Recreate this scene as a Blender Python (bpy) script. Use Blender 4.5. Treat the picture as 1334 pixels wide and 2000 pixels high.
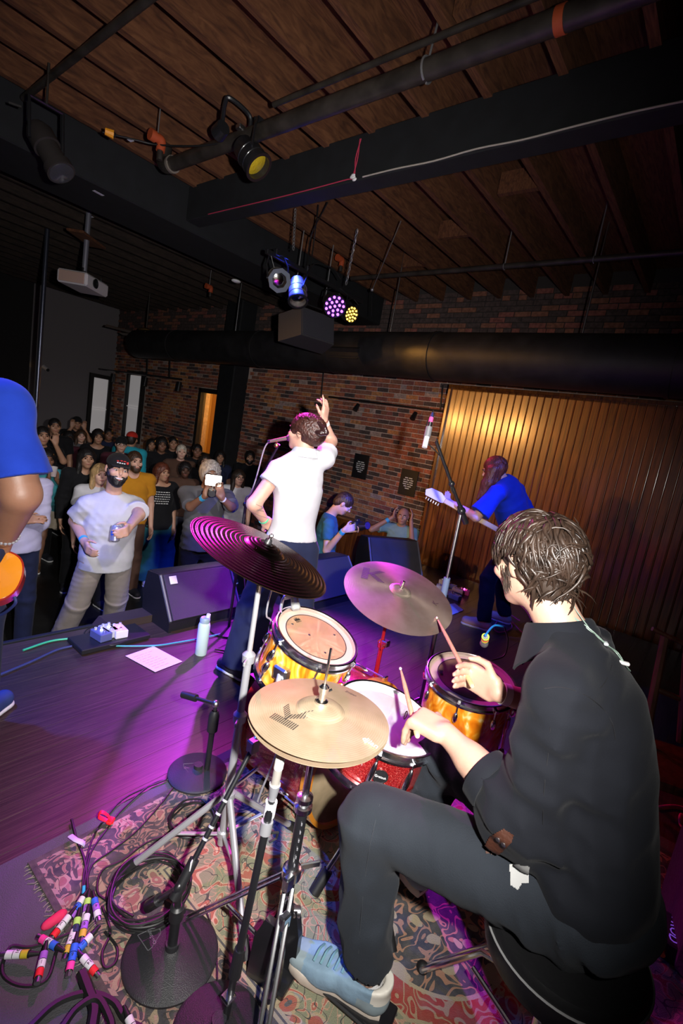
import bpy, bmesh, math, random
import numpy as np
from mathutils import Matrix, Vector
S = bpy.context.scene
for o in list(bpy.data.objects): bpy.data.objects.remove(o, do_unlink=True)
COL = S.collection
random.seed(7); RNG = np.random.default_rng(7)
# ------------------------------------------------------------------ camera
FPX = 939.5                                  # focal length in pixels of the 1334x2000 frame
YAW, PIT, ROL = np.radians([52.25, -9.35, 9.75])
HC = 1.5                                     # camera height over the stage floor
CAM = np.array([0., 0., HC])
_f = np.array([np.sin(YAW)*np.cos(PIT), np.cos(YAW)*np.cos(PIT), np.sin(PIT)])
_r = np.array([np.cos(YAW), -np.sin(YAW), 0.]); _u = np.cross(_r, _f)
_c, _s = np.cos(ROL), np.sin(ROL)
_r, _u = _c*_r+_s*_u, -_s*_r+_c*_u
def ray(x, y): return _f+(x-667)/FPX*_r-(y-1000)/FPX*_u
def at(x, y, d): return CAM+d*ray(x, y)
def onz(x, y, z=0.): d = ray(x, y); return CAM+(z-HC)/d[2]*d
def onx(x, y, X): d = ray(x, y); return CAM+X/d[0]*d
def ony(x, y, Y): d = ray(x, y); return CAM+Y/d[1]*d
cd = bpy.data.cameras.new('camera'); cam = bpy.data.objects.new('camera', cd); COL.objects.link(cam)
cd.sensor_fit = 'VERTICAL'; cd.sensor_height = 36; cd.lens = FPX/2000*36; cd.clip_start = .05; cd.clip_end = 200
cam.matrix_world = Matrix(((_r[0], _u[0], -_f[0], 0), (_r[1], _u[1], -_f[1], 0), (_r[2], _u[2], -_f[2], HC), (0, 0, 0, 1)))
S.camera = cam
S.view_settings.view_transform = 'Standard'; S.view_settings.look = 'None'
S.view_settings.exposure = 0; S.view_settings.gamma = 1; S.view_settings.use_curve_mapping = False
# ------------------------------------------------------------------ world and lights
w = bpy.data.worlds.new('World'); S.world = w; w.use_nodes = True
bg = w.node_tree.nodes['Background']; bg.inputs[0].default_value = (.35, .3, .5, 1); bg.inputs[1].default_value = .006
def _nv0(a): return a/np.linalg.norm(a)
def aim(o, to):
    d = Vector(to)-o.location; o.rotation_euler = d.to_track_quat('-Z', 'Y').to_euler()
def spot(name, loc, to, power, col, size, blend=.6, rad=.05):
    l = bpy.data.lights.new(name, 'SPOT'); l.energy = power; l.color = col; l.spot_size = math.radians(size)
    l.spot_blend = blend; l.shadow_soft_size = rad
    o = bpy.data.objects.new(name, l); COL.objects.link(o); o.location = loc; aim(o, to); return o
# the photographer's flash, held a hand's breadth beside the lens
fl = CAM+.20*_r+.06*_u+.02*_f
fo_ = spot('flash_light', fl, at(560, 1010, 3.), 520, (1, .97, .93), 126, 1.0, .025)
_d = _nv0(at(510, 930, 3.)-fl); _x = _nv0(_r-_d*(_r@_d)); _y = np.cross(-_d, _x)     # the flash head is turned with the camera: its wide side stands upright
fo_.matrix_world = Matrix([[_x[i]*.64, _y[i], -_d[i], fl[i]] for i in range(3)]+[[0, 0, 0, 1]])
# stage lamps (LED cans on the hanging bar and on the bars over the stage), plus an added crowd fill
spot('magenta_stage_light', (3.9, 3.42, 2.6), (2.0, 1.7, 0), 2700, (.5, .02, .9), 40, .8)
spot('magenta_stage_light', (2.6, 3.4, 3.0), (1.2, .8, .4), 420, (1, .03, .75), 36, .7)
spot('blue_stage_light', (.2, 3.4, 3.0), (1.0, 2.6, .3), 700, (.03, .08, 1), 70, .7)
spot('blue_stage_light', (3.2, 3.6, 3.0), (3.6, 2.3, .2), 330, (.03, .06, 1), 60, .7)
spot('blue_stage_light', (2.6, -.4, 3.1), (4.1, 1.6, 1.2), 420, (.04, .1, 1), 36, .6)
spot('blue_stage_light', (3.0, .2, 3.2), (3.4, 2.6, .2), 1300, (.02, .05, 1), 40, .6)
for _y0 in (6.6, 5.6, 4.8): spot('house_amber_light', (-2., _y0, 2.36), (5.6, _y0*.42+.1, 1.3), 330, (1, .46, .12), 26, .7, .07)
spot('added_wash_light', (.9, .2, 3.3), (2.6, 5.2, -.2), 380, (1, .93, .95), 58, .8, .08)  # added unseen spot over the drums, brightens the crowd and the brick
spot('red_stage_light', (3.2, 4.0, 2.7), (2.4, 1.8, 1.5), 120, (1, .05, .08), 40, .7)
spot('red_stage_light', (4.6, 3.6, 2.8), (4.0, 1.7, 1.4), 150, (1, .03, .1), 30, .7)
# ------------------------------------------------------------------ materials
MATS = {}
def ramp(nt, stops, fac):
    n = nt.nodes.new('ShaderNodeValToRGB'); r = n.color_ramp
    while len(r.elements) > 1: r.elements.remove(r.elements[0])
    r.elements[0].position = stops[0][0]; r.elements[0].color = (*stops[0][1], 1)
    for p, c in stops[1:]: e = r.elements.new(p); e.color = (*c, 1)
    nt.links.new(fac, n.inputs[0]); return n.outputs[0]
def mat(name, col, rough=.6, metal=0., var=.0, vs=20., bump=0., bs=60., emit=None, es=0., trans=0., coat=0., spec=.5, stretch=None, alpha=1., sheen=0.):
    if name in MATS: return MATS[name]
    m = bpy.data.materials.new(name); m.use_nodes = True; nt = m.node_tree; b = nt.nodes['Principled BSDF']
    b.inputs['Base Color'].default_value = (*col, 1); b.inputs['Roughness'].default_value = rough; b.inputs['Metallic'].default_value = metal
    b.inputs['Specular IOR Level'].default_value = spec
    if trans: b.inputs['Transmission Weight'].default_value = trans
    if coat: b.inputs['Coat Weight'].default_value = coat; b.inputs['Coat Roughness'].default_value = .06
    if sheen: b.inputs['Sheen Weight'].default_value = sheen
    if alpha < 1: b.inputs['Alpha'].default_value = alpha
    if emit: b.inputs['Emission Color'].default_value = (*emit, 1); b.inputs['Emission Strength'].default_value = es
    if var or bump:
        tc = nt.nodes.new('ShaderNodeTexCoord'); mp = nt.nodes.new('ShaderNodeMapping'); nt.links.new(tc.outputs['Object'], mp.inputs[0])
        if stretch: mp.inputs['Scale'].default_value = stretch
    if var:
        n = nt.nodes.new('ShaderNodeTexNoise'); n.inputs['Scale'].default_value = vs; n.inputs['Detail'].default_value = 4; nt.links.new(mp.outputs[0], n.inputs[0])
        c = np.array(col); o = ramp(nt, [(.3, tuple(np.clip(c*(1-var), 0, 1))), (.7, tuple(np.clip(c*(1+var), 0, 1)))], n.outputs[0]); nt.links.new(o, b.inputs['Base Color'])
    if bump:
        n = nt.nodes.new('ShaderNodeTexNoise'); n.inputs['Scale'].default_value = bs; n.inputs['Detail'].default_value = 3; nt.links.new(mp.outputs[0], n.inputs[0])
        bn = nt.nodes.new('ShaderNodeBump'); bn.inputs['Strength'].default_value = bump; bn.inputs['Distance'].default_value = .01
        nt.links.new(n.outputs[0], bn.inputs['Height']); nt.links.new(bn.outputs[0], b.inputs['Normal'])
    MATS[name] = m; return m
CHROME = mat('chrome', (.88, .88, .9), .2, 1)
STEEL = mat('brushed_steel', (.62, .62, .64), .3, 1)
BLACKM = mat('black_metal', (.012, .012, .014), .35, 0, coat=.3)
BLACKP = mat('black_plastic', (.014, .014, .016), .45)
RUBBER = mat('black_rubber', (.012, .012, .012), .5)
SILVERG = mat('grey_silver_paint', (.42, .42, .45), .4, .5)
WHITEP = mat('white_paper', (.8, .8, .8), .7)
# ------------------------------------------------------------------ objects
WL = {}
def link(name, me, parent=None, loc=(0, 0, 0)):
    o = bpy.data.objects.new(name, me); COL.objects.link(o); loc = np.array(loc, float); WL[o.name] = loc
    if parent is not None: o.parent = parent; o.location = loc-WL[parent.name]
    else: o.location = loc
    return o
def tag(o, label=None, cat=None, group=None, kind=None):
    if label: o['label'] = label
    if cat: o['category'] = cat
    if group: o['group'] = group
    if kind: o['kind'] = kind
    return o
def thing(name, loc, label, cat, group=None): return tag(link(name, None, None, loc), label, cat, group)
def mesh_from(name, v, f, mats, smooth=True, mi=None, ang=None):
    me = bpy.data.meshes.new(name); v = np.asarray(v, np.float32)
    if isinstance(f, np.ndarray):
        n = f.shape[1]; me.vertices.add(len(v)); me.vertices.foreach_set('co', v.ravel()); me.loops.add(f.size)
        me.loops.foreach_set('vertex_index', f.ravel().astype(np.int32)); me.polygons.add(len(f))
        me.polygons.foreach_set('loop_start', np.arange(0, f.size, n, dtype=np.int32)); me.polygons.foreach_set('loop_total', np.full(len(f), n, np.int32))
        me.update(calc_edges=True)
    else: me.from_pydata([tuple(map(float, a)) for a in v], [], f)
    for m in (mats if isinstance(mats, (list, tuple)) else [mats]): me.materials.append(m)
    if mi is not None: me.polygons.foreach_set('material_index', np.asarray(mi, np.int32))
    if smooth:
        me.shade_smooth()
        if ang: me.set_sharp_from_angle(angle=math.radians(ang))
    return me
def basis(d):
    d = np.asarray(d, float); d = d/np.linalg.norm(d); a = np.array([0, 0, 1.]) if abs(d[2]) < .9 else np.array([1., 0, 0])
    x = np.cross(a, d); x /= np.linalg.norm(x); return x, np.cross(d, x), d
def rotm(axis, deg): return np.array(Matrix.Rotation(math.radians(deg), 3, Vector(axis)))
def RZ(deg): return rotm((0, 0, 1), deg)
class MB:
    """collects shapes in world coordinates; build() links them as one mesh object with its origin at the base"""
    def __init__(s): s.v = []; s.f = []; s.m = []; s.cm = 0
    def add(s, v, f):
        n = len(s.v); s.v.extend(np.asarray(v, float).tolist()); s.f.extend([tuple(i+n for i in q) for q in f]); s.m.extend([s.cm]*len(f)); return s
    def box(s, c, sz, R=None, bev=0.):
        c = np.asarray(c, float); h = np.asarray(sz, float)/2
        if bev <= 0:
            v = np.array([(x, y, z) for x in (-1, 1) for y in (-1, 1) for z in (-1, 1)])*h
            f = [(0, 1, 3, 2), (4, 6, 7, 5), (0, 4, 5, 1), (2, 3, 7, 6), (0, 2, 6, 4), (1, 5, 7, 3)]
        else:
            bm = bmesh.new(); bmesh.ops.create_cube(bm, size=1)
            for q in bm.verts: q.co = Vector([q.co[i]*2*h[i] for i in range(3)])
            bmesh.ops.bevel(bm, geom=bm.edges[:], offset=bev, segments=1, affect='EDGES', profile=.5)
            bm.verts.index_update(); v = np.array([q.co[:] for q in bm.verts]); f = [tuple(q.index for q in p.verts) for p in bm.faces]; bm.free()
        if R is not None: v = v@np.asarray(R).T
        return s.add(v+c, f)
    def tube(s, pts, r, n=10, caps=True, flat=None):
        P = np.asarray(pts, float); k = len(P); r = np.full(k, r) if np.isscalar(r) else np.asarray(r, float)
        T = np.gradient(P, axis=0); T /= np.linalg.norm(T, axis=1)[:, None]+1e-12
        x = basis(T[0])[0]; v = []; a = np.arange(n)/n*2*np.pi
        for i in range(k):
            x = x-T[i]*(x@T[i]); x /= np.linalg.norm(x)+1e-12; y = np.cross(T[i], x)
            fl = 1 if flat is None else flat
            v.append(P[i]+r[i]*(np.cos(a)[:, None]*x+fl*np.sin(a)[:, None]*y))
        v = np.concatenate(v); f = []
        for i in range(k-1):
            for j in range(n): j2 = (j+1) % n; f.append((i*n+j, i*n+j2, (i+1)*n+j2, (i+1)*n+j))
        if caps: f.append(tuple(range(n-1, -1, -1))); f.append(tuple((k-1)*n+j for j in range(n)))
        return s.add(v, f)
    def rod(s, a, b, r, r2=None, n=12): return s.tube([a, b], [r, r if r2 is None else r2], n)
    def lathe(s, prof, o, d=(0, 0, 1), n=32, closed=False):
        x, y, z = basis(d); o = np.asarray(o, float); a = np.arange(n)/n*2*np.pi; v = []; k = len(prof)
        for rr, h in prof: v.append(o+h*z+rr*(np.cos(a)[:, None]*x+np.sin(a)[:, None]*y))
        v = np.concatenate(v); f = []
        for i in range(k if closed else k-1):
            i2 = (i+1) % k
            for j in range(n): j2 = (j+1) % n; f.append((i*n+j, i*n+j2, i2*n+j2, i2*n+j))
        if not closed: f.append(tuple(range(n-1, -1, -1))); f.append(tuple((k-1)*n+j for j in range(n)))
        return s.add(v, f)
    def sphere(s, c, r, n=12, m=8, R=None):
        r = np.full(3, r) if np.isscalar(r) else np.asarray(r, float); v = [(0, 0, -1.)]
        for i in range(1, m):
            t = -np.pi/2+np.pi*i/m
            for j in range(n): v.append((np.cos(t)*np.cos(2*np.pi*j/n), np.cos(t)*np.sin(2*np.pi*j/n), np.sin(t)))
        v.append((0, 0, 1.)); v = np.array(v)*r
        if R is not None: v = v@np.asarray(R).T
        f = [(0, 1+(j+1) % n, 1+j) for j in range(n)]; L = len(v)-1
        for i in range(m-2):
            for j in range(n): a = 1+i*n+j; b = 1+i*n+(j+1) % n; f.append((a, b, b+n, a+n))
        f += [(L, 1+(m-2)*n+j, 1+(m-2)*n+(j+1) % n) for j in range(n)]
        return s.add(v+np.asarray(c, float), f)
    def prism(s, poly, o, X, Y, d):
        """2D polygon in the plane (o,X,Y), extruded by vector d"""
        o, X, Y, d = (np.asarray(q, float) for q in (o, X, Y, d)); n = len(poly)
        a = np.array([o+p[0]*X+p[1]*Y for p in poly]); v = np.concatenate([a, a+d])
        f = [tuple(range(n-1, -1, -1)), tuple(range(n, 2*n))]+[(i, (i+1) % n, n+(i+1) % n, n+i) for i in range(n)]
        return s.add(v, f)
    def build(s, name, m, parent=None, smooth=True, ang=35, org=None):
        v = np.array(s.v)
        if org is None: lo, hi = v.min(0), v.max(0); org = np.array([(lo[0]+hi[0])/2, (lo[1]+hi[1])/2, lo[2]])
        me = mesh_from(name, v-org, s.f, m, False, s.m)
        bm = bmesh.new(); bm.from_mesh(me); bmesh.ops.recalc_face_normals(bm, faces=bm.faces); bm.to_mesh(me); bm.free()
        if smooth: me.shade_smooth(); me.set_sharp_from_angle(angle=math.radians(ang))
        return link(name, me, parent, org)
def B(): return MB()
def spline(pts, n=8):
    P = np.asarray(pts, float); P = np.concatenate([[2*P[0]-P[1]], P, [2*P[-1]-P[-2]]]); o = []
    for i in range(1, len(P)-2):
        for t in np.arange(n)/n:
            a, b, c, d = P[i-1:i+3]; o.append(.5*((2*b)+(c-a)*t+(2*a-5*b+4*c-d)*t*t+(3*b-a-3*c+d)*t**3))
    o.append(P[-2]); return np.array(o)
def cable(name, pts, r, m, label=None, cat='cable', group=None, parent=None, n=6, seg=6):
    o = B().tube(spline(pts, seg), r, n).build(name, m, parent)
    return tag(o, label, cat, group) if label else o
def dup(o, off=(0, 0, 0), parent=None, rz=None):
    c = o.copy(); COL.objects.link(c); c.parent = parent; WL[c.name] = WL[o.name]+np.array(off)
    if parent is None: c.location = np.array(o.location)+np.array(off)
    if rz is not None: c.rotation_euler = (0, 0, rz)
    for ch in o.children: dup(ch, off, c)
    return c
def text_mesh(name, txt, size, o, X, Y, m, parent, depth=.0008, align='CENTER', spacing=1.):
    """flat lettering lying in the plane (o, X, Y)"""
    cu = bpy.data.curves.new(name, 'FONT'); cu.body = txt; cu.size = size; cu.align_x = align; cu.align_y = 'CENTER'; cu.extrude = depth; cu.space_line = spacing; cu.resolution_u = 2
    ob = bpy.data.objects.new(name, cu); COL.objects.link(ob); dg = bpy.context.evaluated_depsgraph_get()
    me = bpy.data.meshes.new_from_object(ob.evaluated_get(dg)); bpy.data.objects.remove(ob, do_unlink=True); bpy.data.curves.remove(cu)
    X, Y = np.asarray(X, float), np.asarray(Y, float); X = X/np.linalg.norm(X); Y = Y/np.linalg.norm(Y); Z = np.cross(X, Y)
    me.transform(Matrix([[X[i], Y[i], Z[i], 0] for i in range(3)]+[[0, 0, 0, 1]])); me.materials.clear(); me.materials.append(m)
    return link(name, me, parent, o)
# ------------------------------------------------------------------ signed-distance modelling for bodies and clothes
def _nv(a): a = np.asarray(a, float); return a/np.linalg.norm(a)
class SDF:
    def __init__(s): s.p = []
    def cone(s, a, b, ra, rb=None, k=.03, flat=False, sq=None, sub=False):
        """tapered capsule; flat = cut ends; sq = (axis, factor): thinner along axis by factor"""
        s.p.append(('c', np.asarray(a, float), np.asarray(b, float), ra, ra if rb is None else rb, k, flat, sq, sub)); return s
    def chain(s, pts, rs, k=.02, sq=None):
        for i in range(len(pts)-1): s.cone(pts[i], pts[i+1], rs[i], rs[i+1], k, sq=sq)
        return s
    def ell(s, c, r, R=None, k=.03, sub=False):
        s.p.append(('e', np.asarray(c, float), np.asarray(r, float)*np.ones(3), np.eye(3) if R is None else np.asarray(R), k, sub)); return s
    def box(s, c, h, R=None, rd=.01, k=.02, sub=False):
        s.p.append(('b', np.asarray(c, float), np.asarray(h, float), np.eye(3) if R is None else np.asarray(R), rd, k, sub)); return s
    def plane(s, o, n): s.p.append(('p', np.asarray(o, float), _nv(n))); return s      # keeps the side n points away from
    def mesh(s, vox, disp=None):
        los, his = [], []
        for q in s.p:
            if q[0] == 'c' and not q[8]: r = max(q[3], q[4])+.01; los += [q[1]-r, q[2]-r]; his += [q[1]+r, q[2]+r]
            elif q[0] == 'e' and not q[5]: r = q[2].max()+.01; los.append(q[1]-r); his.append(q[1]+r)
            elif q[0] == 'b' and not q[6]: r = np.linalg.norm(q[2])+q[4]+.01; los.append(q[1]-r); his.append(q[1]+r)
        lo = np.min(los, 0)-3*vox; hi = np.max(his, 0)+3*vox; n = np.ceil((hi-lo)/vox).astype(int)+1
        D = np.full(n, .25, np.float32); ax = [lo[i]+vox*np.arange(n[i]) for i in range(3)]
        for q in s.p:
            if q[0] == 'p': 
                d = sum(((ax[i]-q[1][i])*q[2][i]).reshape([-1 if j == i else 1 for j in range(3)]) for i in range(3)); D = np.maximum(D, d.astype(np.float32)); continue
            if q[0] == 'c': r = max(q[3], q[4]); a = np.minimum(q[1], q[2])-r; b = np.maximum(q[1], q[2])+r; k, sub = q[5], q[8]
            elif q[0] == 'e': r = q[2].max(); a = q[1]-r; b = q[1]+r; k, sub = q[4], q[5]
            else: r = np.linalg.norm(q[2])+q[4]; a = q[1]-r; b = q[1]+r; k, sub = q[5], q[6]
            mg = k+3*vox; i0 = np.clip(np.floor((a-mg-lo)/vox).astype(int), 0, n); i1 = np.clip(np.ceil((b+mg-lo)/vox).astype(int)+1, 0, n)
            if (i1 <= i0).any(): continue
            sl = tuple(slice(i0[i], i1[i]) for i in range(3)); X, Y, Z = np.meshgrid(*[ax[i][sl[i]].astype(np.float32) for i in range(3)], indexing='ij')
            if q[0] == 'c':
                A, Bb = q[1], q[2]; dv = Bb-A; L2 = dv@dv+1e-12; L = math.sqrt(L2); x, y, z = X-A[0], Y-A[1], Z-A[2]
                t0 = (x*dv[0]+y*dv[1]+z*dv[2])/L2; t = np.clip(t0, 0, 1); x = x-t*dv[0]; y = y-t*dv[1]; z = z-t*dv[2]
                fac = 1.
                if q[7] is not None:
                    nx = _nv(q[7][0]); g = (x*nx[0]+y*nx[1]+z*nx[2])*(q[7][1]-1); x = x+g*nx[0]; y = y+g*nx[1]; z = z+g*nx[2]; fac = 1/math.sqrt(max(q[7][1], 1))
                d = (np.sqrt(x*x+y*y+z*z)-(q[3]+(q[4]-q[3])*t))*fac
                if q[6]:
                    ex = np.maximum(-t0, t0-1)*L; d = np.maximum(d, ex)
            elif q[0] == 'e':
                P = np.stack([X-q[1][0], Y-q[1][1], Z-q[1][2]], -1)@q[3].astype(np.float32)
                k0 = np.linalg.norm(P/q[2], axis=-1); k1 = np.linalg.norm(P/q[2]**2, axis=-1)+1e-9; d = k0*(k0-1)/k1
            else:
                P = np.abs(np.stack([X-q[1][0], Y-q[1][1], Z-q[1][2]], -1)@q[3].astype(np.float32))-q[2]
                d = np.linalg.norm(np.maximum(P, 0), axis=-1)+np.minimum(P.max(-1), 0)-q[4]
            o = D[sl]
            if sub: h = np.maximum(k-np.abs(o+d), 0)/max(k, 1e-6); D[sl] = np.maximum(o, -d)+h*h*k*.25
            else: h = np.maximum(k-np.abs(o-d), 0)/max(k, 1e-6); D[sl] = np.minimum(o, d)-h*h*k*.25
        if disp is not None:
            m = np.argwhere(np.abs(D) < .03); P = lo+m*vox; D[tuple(m.T)] += disp(P).astype(np.float32)
        D[0], D[-1], D[:, 0], D[:, -1], D[:, :, 0], D[:, :, -1] = (.25,)*6
        return nets(D, lo, vox)
def nets(D, lo, vox):
    ins = D < 0; n = np.array(D.shape); cn = n-1
    c8 = [ins[i:cn[0]+i, j:cn[1]+j, k:cn[2]+k] for i in (0, 1) for j in (0, 1) for k in (0, 1)]
    su = np.zeros(cn, np.int8)
    for q in c8: su += q
    act = (su > 0) & (su < 8); idx = np.full(cn, -1, np.int32); A = np.argwhere(act); idx[act] = np.arange(len(A))
    off = np.array([(i, j, k) for i in (0, 1) for j in (0, 1) for k in (0, 1)])
    val = np.stack([D[A[:, 0]+o[0], A[:, 1]+o[1], A[:, 2]+o[2]] for o in off], 1); acc = np.zeros((len(A), 3)); cnt = np.zeros(len(A))
    for a in range(8):
        for b in range(a+1, 8):
            if np.abs(off[a]-off[b]).sum() != 1: continue
            va, vb = val[:, a], val[:, b]; m = (va < 0) != (vb < 0); t = np.where(m, va/np.where(va == vb, 1, va-vb), 0)
            acc += m[:, None]*(off[a]+t[:, None]*(off[b]-off[a])); cnt += m
    V = lo+vox*(A+acc/cnt[:, None]); Q = []
    for ax in range(3):
        o1, o2 = (ax+1) % 3, (ax+2) % 3
        s0 = [slice(None)]*3; s1 = [slice(None)]*3; s0[ax] = slice(0, -1); s1[ax] = slice(1, None)
        e = np.argwhere(ins[tuple(s0)] != ins[tuple(s1)]); e = e[(e[:, o1] > 0) & (e[:, o2] > 0) & (e[:, o1] < cn[o1]) & (e[:, o2] < cn[o2])]
        d1 = np.zeros(3, int); d1[o1] = 1; d2 = np.zeros(3, int); d2[o2] = 1
        q = np.stack([idx[tuple((e-d1-d2).T)], idx[tuple((e-d2).T)], idx[tuple(e.T)], idx[tuple((e-d1).T)]], 1)
        fl = ~ins[tuple(e.T)]; q[fl] = q[fl][:, ::-1]; Q.append(q)
    return V, np.concatenate(Q)
def relax(V, Q, it=2):
    E = np.concatenate([Q[:, [0, 1]], Q[:, [1, 2]], Q[:, [2, 3]], Q[:, [3, 0]]]); E = np.concatenate([E, E[:, ::-1]]); c = np.bincount(E[:, 0], minlength=len(V))+1e-9
    for _ in range(it):
        V = .5*V+.5*np.stack([np.bincount(E[:, 0], V[E[:, 1], i], len(V)) for i in range(3)], 1)/c[:, None]
    return V
def sdf_obj(name, sdf, vox, m, parent, disp=None, it=2, mi=None):
    V, Q = sdf.mesh(vox, disp); V = relax(V, Q, it); lo, hi = V.min(0), V.max(0); org = np.array([(lo[0]+hi[0])/2, (lo[1]+hi[1])/2, lo[2]])
    sel = None if mi is None else mi(V[Q].mean(1))
    return link(name, mesh_from(name, V-org, Q, m, True, sel), parent, org)
def folds(amp, fr=9., seed=0, axis=None):
    """cloth wrinkles: sharp-crested ridges, warped"""
    fr = fr*5; g = np.random.default_rng(seed); D = g.normal(size=(4, 3)); D /= np.linalg.norm(D, axis=1)[:, None]; ph = g.uniform(0, 6, 8)
    if axis is not None: D[:2] = _nv(axis)*.85+D[:2]*.45
    def fn(P):
        W = P+.05*np.stack([np.sin(7*P[:, 1]+ph[4]+5*P[:, 2]), np.sin(8*P[:, 2]+ph[5]+4*P[:, 0]), np.sin(7.5*P[:, 0]+ph[6]+6*P[:, 1])], 1); o = 0
        for i in range(4): o = o+(1-2*np.abs(np.sin(W@D[i]*fr*(1+.35*i)+ph[i])))/(1+.5*i)
        md = np.clip(.45+.9*np.sin(6.3*P[:, 0]+ph[0]+3*P[:, 2])*np.sin(7.1*P[:, 2]+ph[1]+4*P[:, 1])+.4*np.sin(15*P[:, 1]+ph[2]), .25, 1)
        return -amp*o*md/2.0
    return fn
# ------------------------------------------------------------------ the room
FL = -.85            # audience floor
XW = 6.2             # brick wall
XP = 5.6             # wood panelling
ZJ, ZD = 3.5, 3.76   # joist undersides, deck
def wood(name, cols, sc=(1, 12, 12), rough=.4, bump=.15, coat=0., ns=4., world=False):
    m = bpy.data.materials.new(name); m.use_nodes = True; nt = m.node_tree; b = nt.nodes['Principled BSDF']; L = nt.links
    tc = nt.nodes.new('ShaderNodeTexCoord'); mp = nt.nodes.new('ShaderNodeMapping'); mp.inputs['Scale'].default_value = sc
    oi = nt.nodes.new('ShaderNodeObjectInfo'); ad = nt.nodes.new('ShaderNodeVectorMath'); ad.operation = 'ADD'
    cx = nt.nodes.new('ShaderNodeCombineXYZ'); mu = nt.nodes.new('ShaderNodeMath'); mu.operation = 'MULTIPLY'; mu.inputs[1].default_value = 37.
    L.new(oi.outputs['Random'], mu.inputs[0]); L.new(mu.outputs[0], cx.inputs[0]); L.new(mu.outputs[0], cx.inputs[1])
    L.new(nt.nodes.new('ShaderNodeNewGeometry').outputs['Position'] if world else tc.outputs['Object'], mp.inputs[0]); L.new(mp.outputs[0], ad.inputs[0])
    if not world: L.new(cx.outputs[0], ad.inputs[1])
    n = nt.nodes.new('ShaderNodeTexNoise'); n.inputs['Scale'].default_value = ns; n.inputs['Detail'].default_value = 8; n.inputs['Distortion'].default_value = 1.2; L.new(ad.outputs[0], n.inputs[0])
    c = ramp(nt, [(.3, cols[0]), (.5, cols[1]), (.72, cols[2])], n.outputs[0]); L.new(c, b.inputs['Base Color'])
    b.inputs['Roughness'].default_value = rough
    if coat: b.inputs['Coat Weight'].default_value = coat; b.inputs['Coat Roughness'].default_value = .16
    bn = nt.nodes.new('ShaderNodeBump'); bn.inputs['Strength'].default_value = bump; bn.inputs['Distance'].default_value = .01; L.new(n.outputs[0], bn.inputs['Height']); L.new(bn.outputs[0], b.inputs['Normal'])
    MATS[name] = m; return m
BLK = mat('matt_black_paint', (.006, .007, .009), .8, var=.3, vs=8)
DARKW = mat('dark_painted_wall', (.016, .014, .014), .9)
MORT = mat('mortar', (.58, .46, .40), .95, var=.25, vs=12, bump=.4, bs=90)
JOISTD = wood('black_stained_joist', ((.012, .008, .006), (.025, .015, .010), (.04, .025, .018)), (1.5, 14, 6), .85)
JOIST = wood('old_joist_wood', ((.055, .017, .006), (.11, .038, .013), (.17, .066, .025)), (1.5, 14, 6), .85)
PANW = wood('stained_oak_panel', ((.05, .011, .0015), (.16, .043, .005), (.26, .082, .012)), (4, 9, .6), .34, .03, 1., 3., True)
STAGEW = wood('dark_stage_boards', ((.028, .017, .015), (.05, .030, .025), (.09, .055, .042)), (.9, 55, 20), .36, .08)
# audience floor
fo = B().box((-.5, 5.5, FL-.05), (14.5, 17, .1)).build('floor', mat('black_floor', (.012, .012, .013), .45, var=.4, vs=3), smooth=False); tag(fo, kind='structure')
# stage platform with boards
st = thing('stage_platform', (1.8, .5, FL), 'dark stained wooden stage platform that the band stands on', 'stage')
B().box((1.58, .37, FL/2-.02), (7.9, 5.16, -FL-.04)).build('stage_base', BLK, st, False)
me = None
for i in range(36):
    y = -2.14+i*.143
    if me is None: o = B().box((1.58, y, -.012), (7.9, .1425, .024), bev=.0008).build('stage_board', STAGEW, st, False); me = o.data
    else: o = link('stage_board', me, st, (1.58, y, -.024))
B().box((1.58, 2.975, -.03), (7.9, .03, .06), bev=.004).build('stage_nosing', BLK, st)
# ceiling: deck and joists
ce = B().box((0, 5.5, ZD+.05), (12.6, 16, .1)).build('ceiling', JOIST, smooth=False); tag(ce, kind='structure')
jm = B().box((0, 0, 0), (12.2, .05, ZD-ZJ)).build('joist', JOIST, ce, False); jm.location = np.array([.05, .02, ZJ])-WL['ceiling']
jd = None
for i in range(30):
    y = .33+i*.415
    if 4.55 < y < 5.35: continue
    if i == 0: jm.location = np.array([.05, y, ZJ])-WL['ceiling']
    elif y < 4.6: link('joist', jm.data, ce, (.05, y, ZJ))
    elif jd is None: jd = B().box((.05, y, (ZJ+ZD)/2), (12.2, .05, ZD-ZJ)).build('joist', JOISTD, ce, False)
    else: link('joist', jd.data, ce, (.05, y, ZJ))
for (x, y) in ((2.2, 1.15), (3.3, 2.0), (4.4, 2.4), (3.8, 1.55), (5.0, 3.2)):
    B().box((x, y+.2, ZJ+.1), (.05, .365, .16)).build('blocking', JOIST, ce, False)
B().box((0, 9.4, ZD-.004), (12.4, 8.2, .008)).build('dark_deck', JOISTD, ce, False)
# beams
tag(B().box((0, 4.95, 3.36), (12.2, .7, .41), bev=.012).build('trim_1', BLK), 'wide black painted boxed ceiling beam running under the joists', kind='structure')
b2 = tag(B().box((2.81, 1.3, 3.37), (.16, 6.55, .305), bev=.008).build('trim_2', BLK), 'narrow black beam with a pale wire stapled along it', kind='structure')
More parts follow.
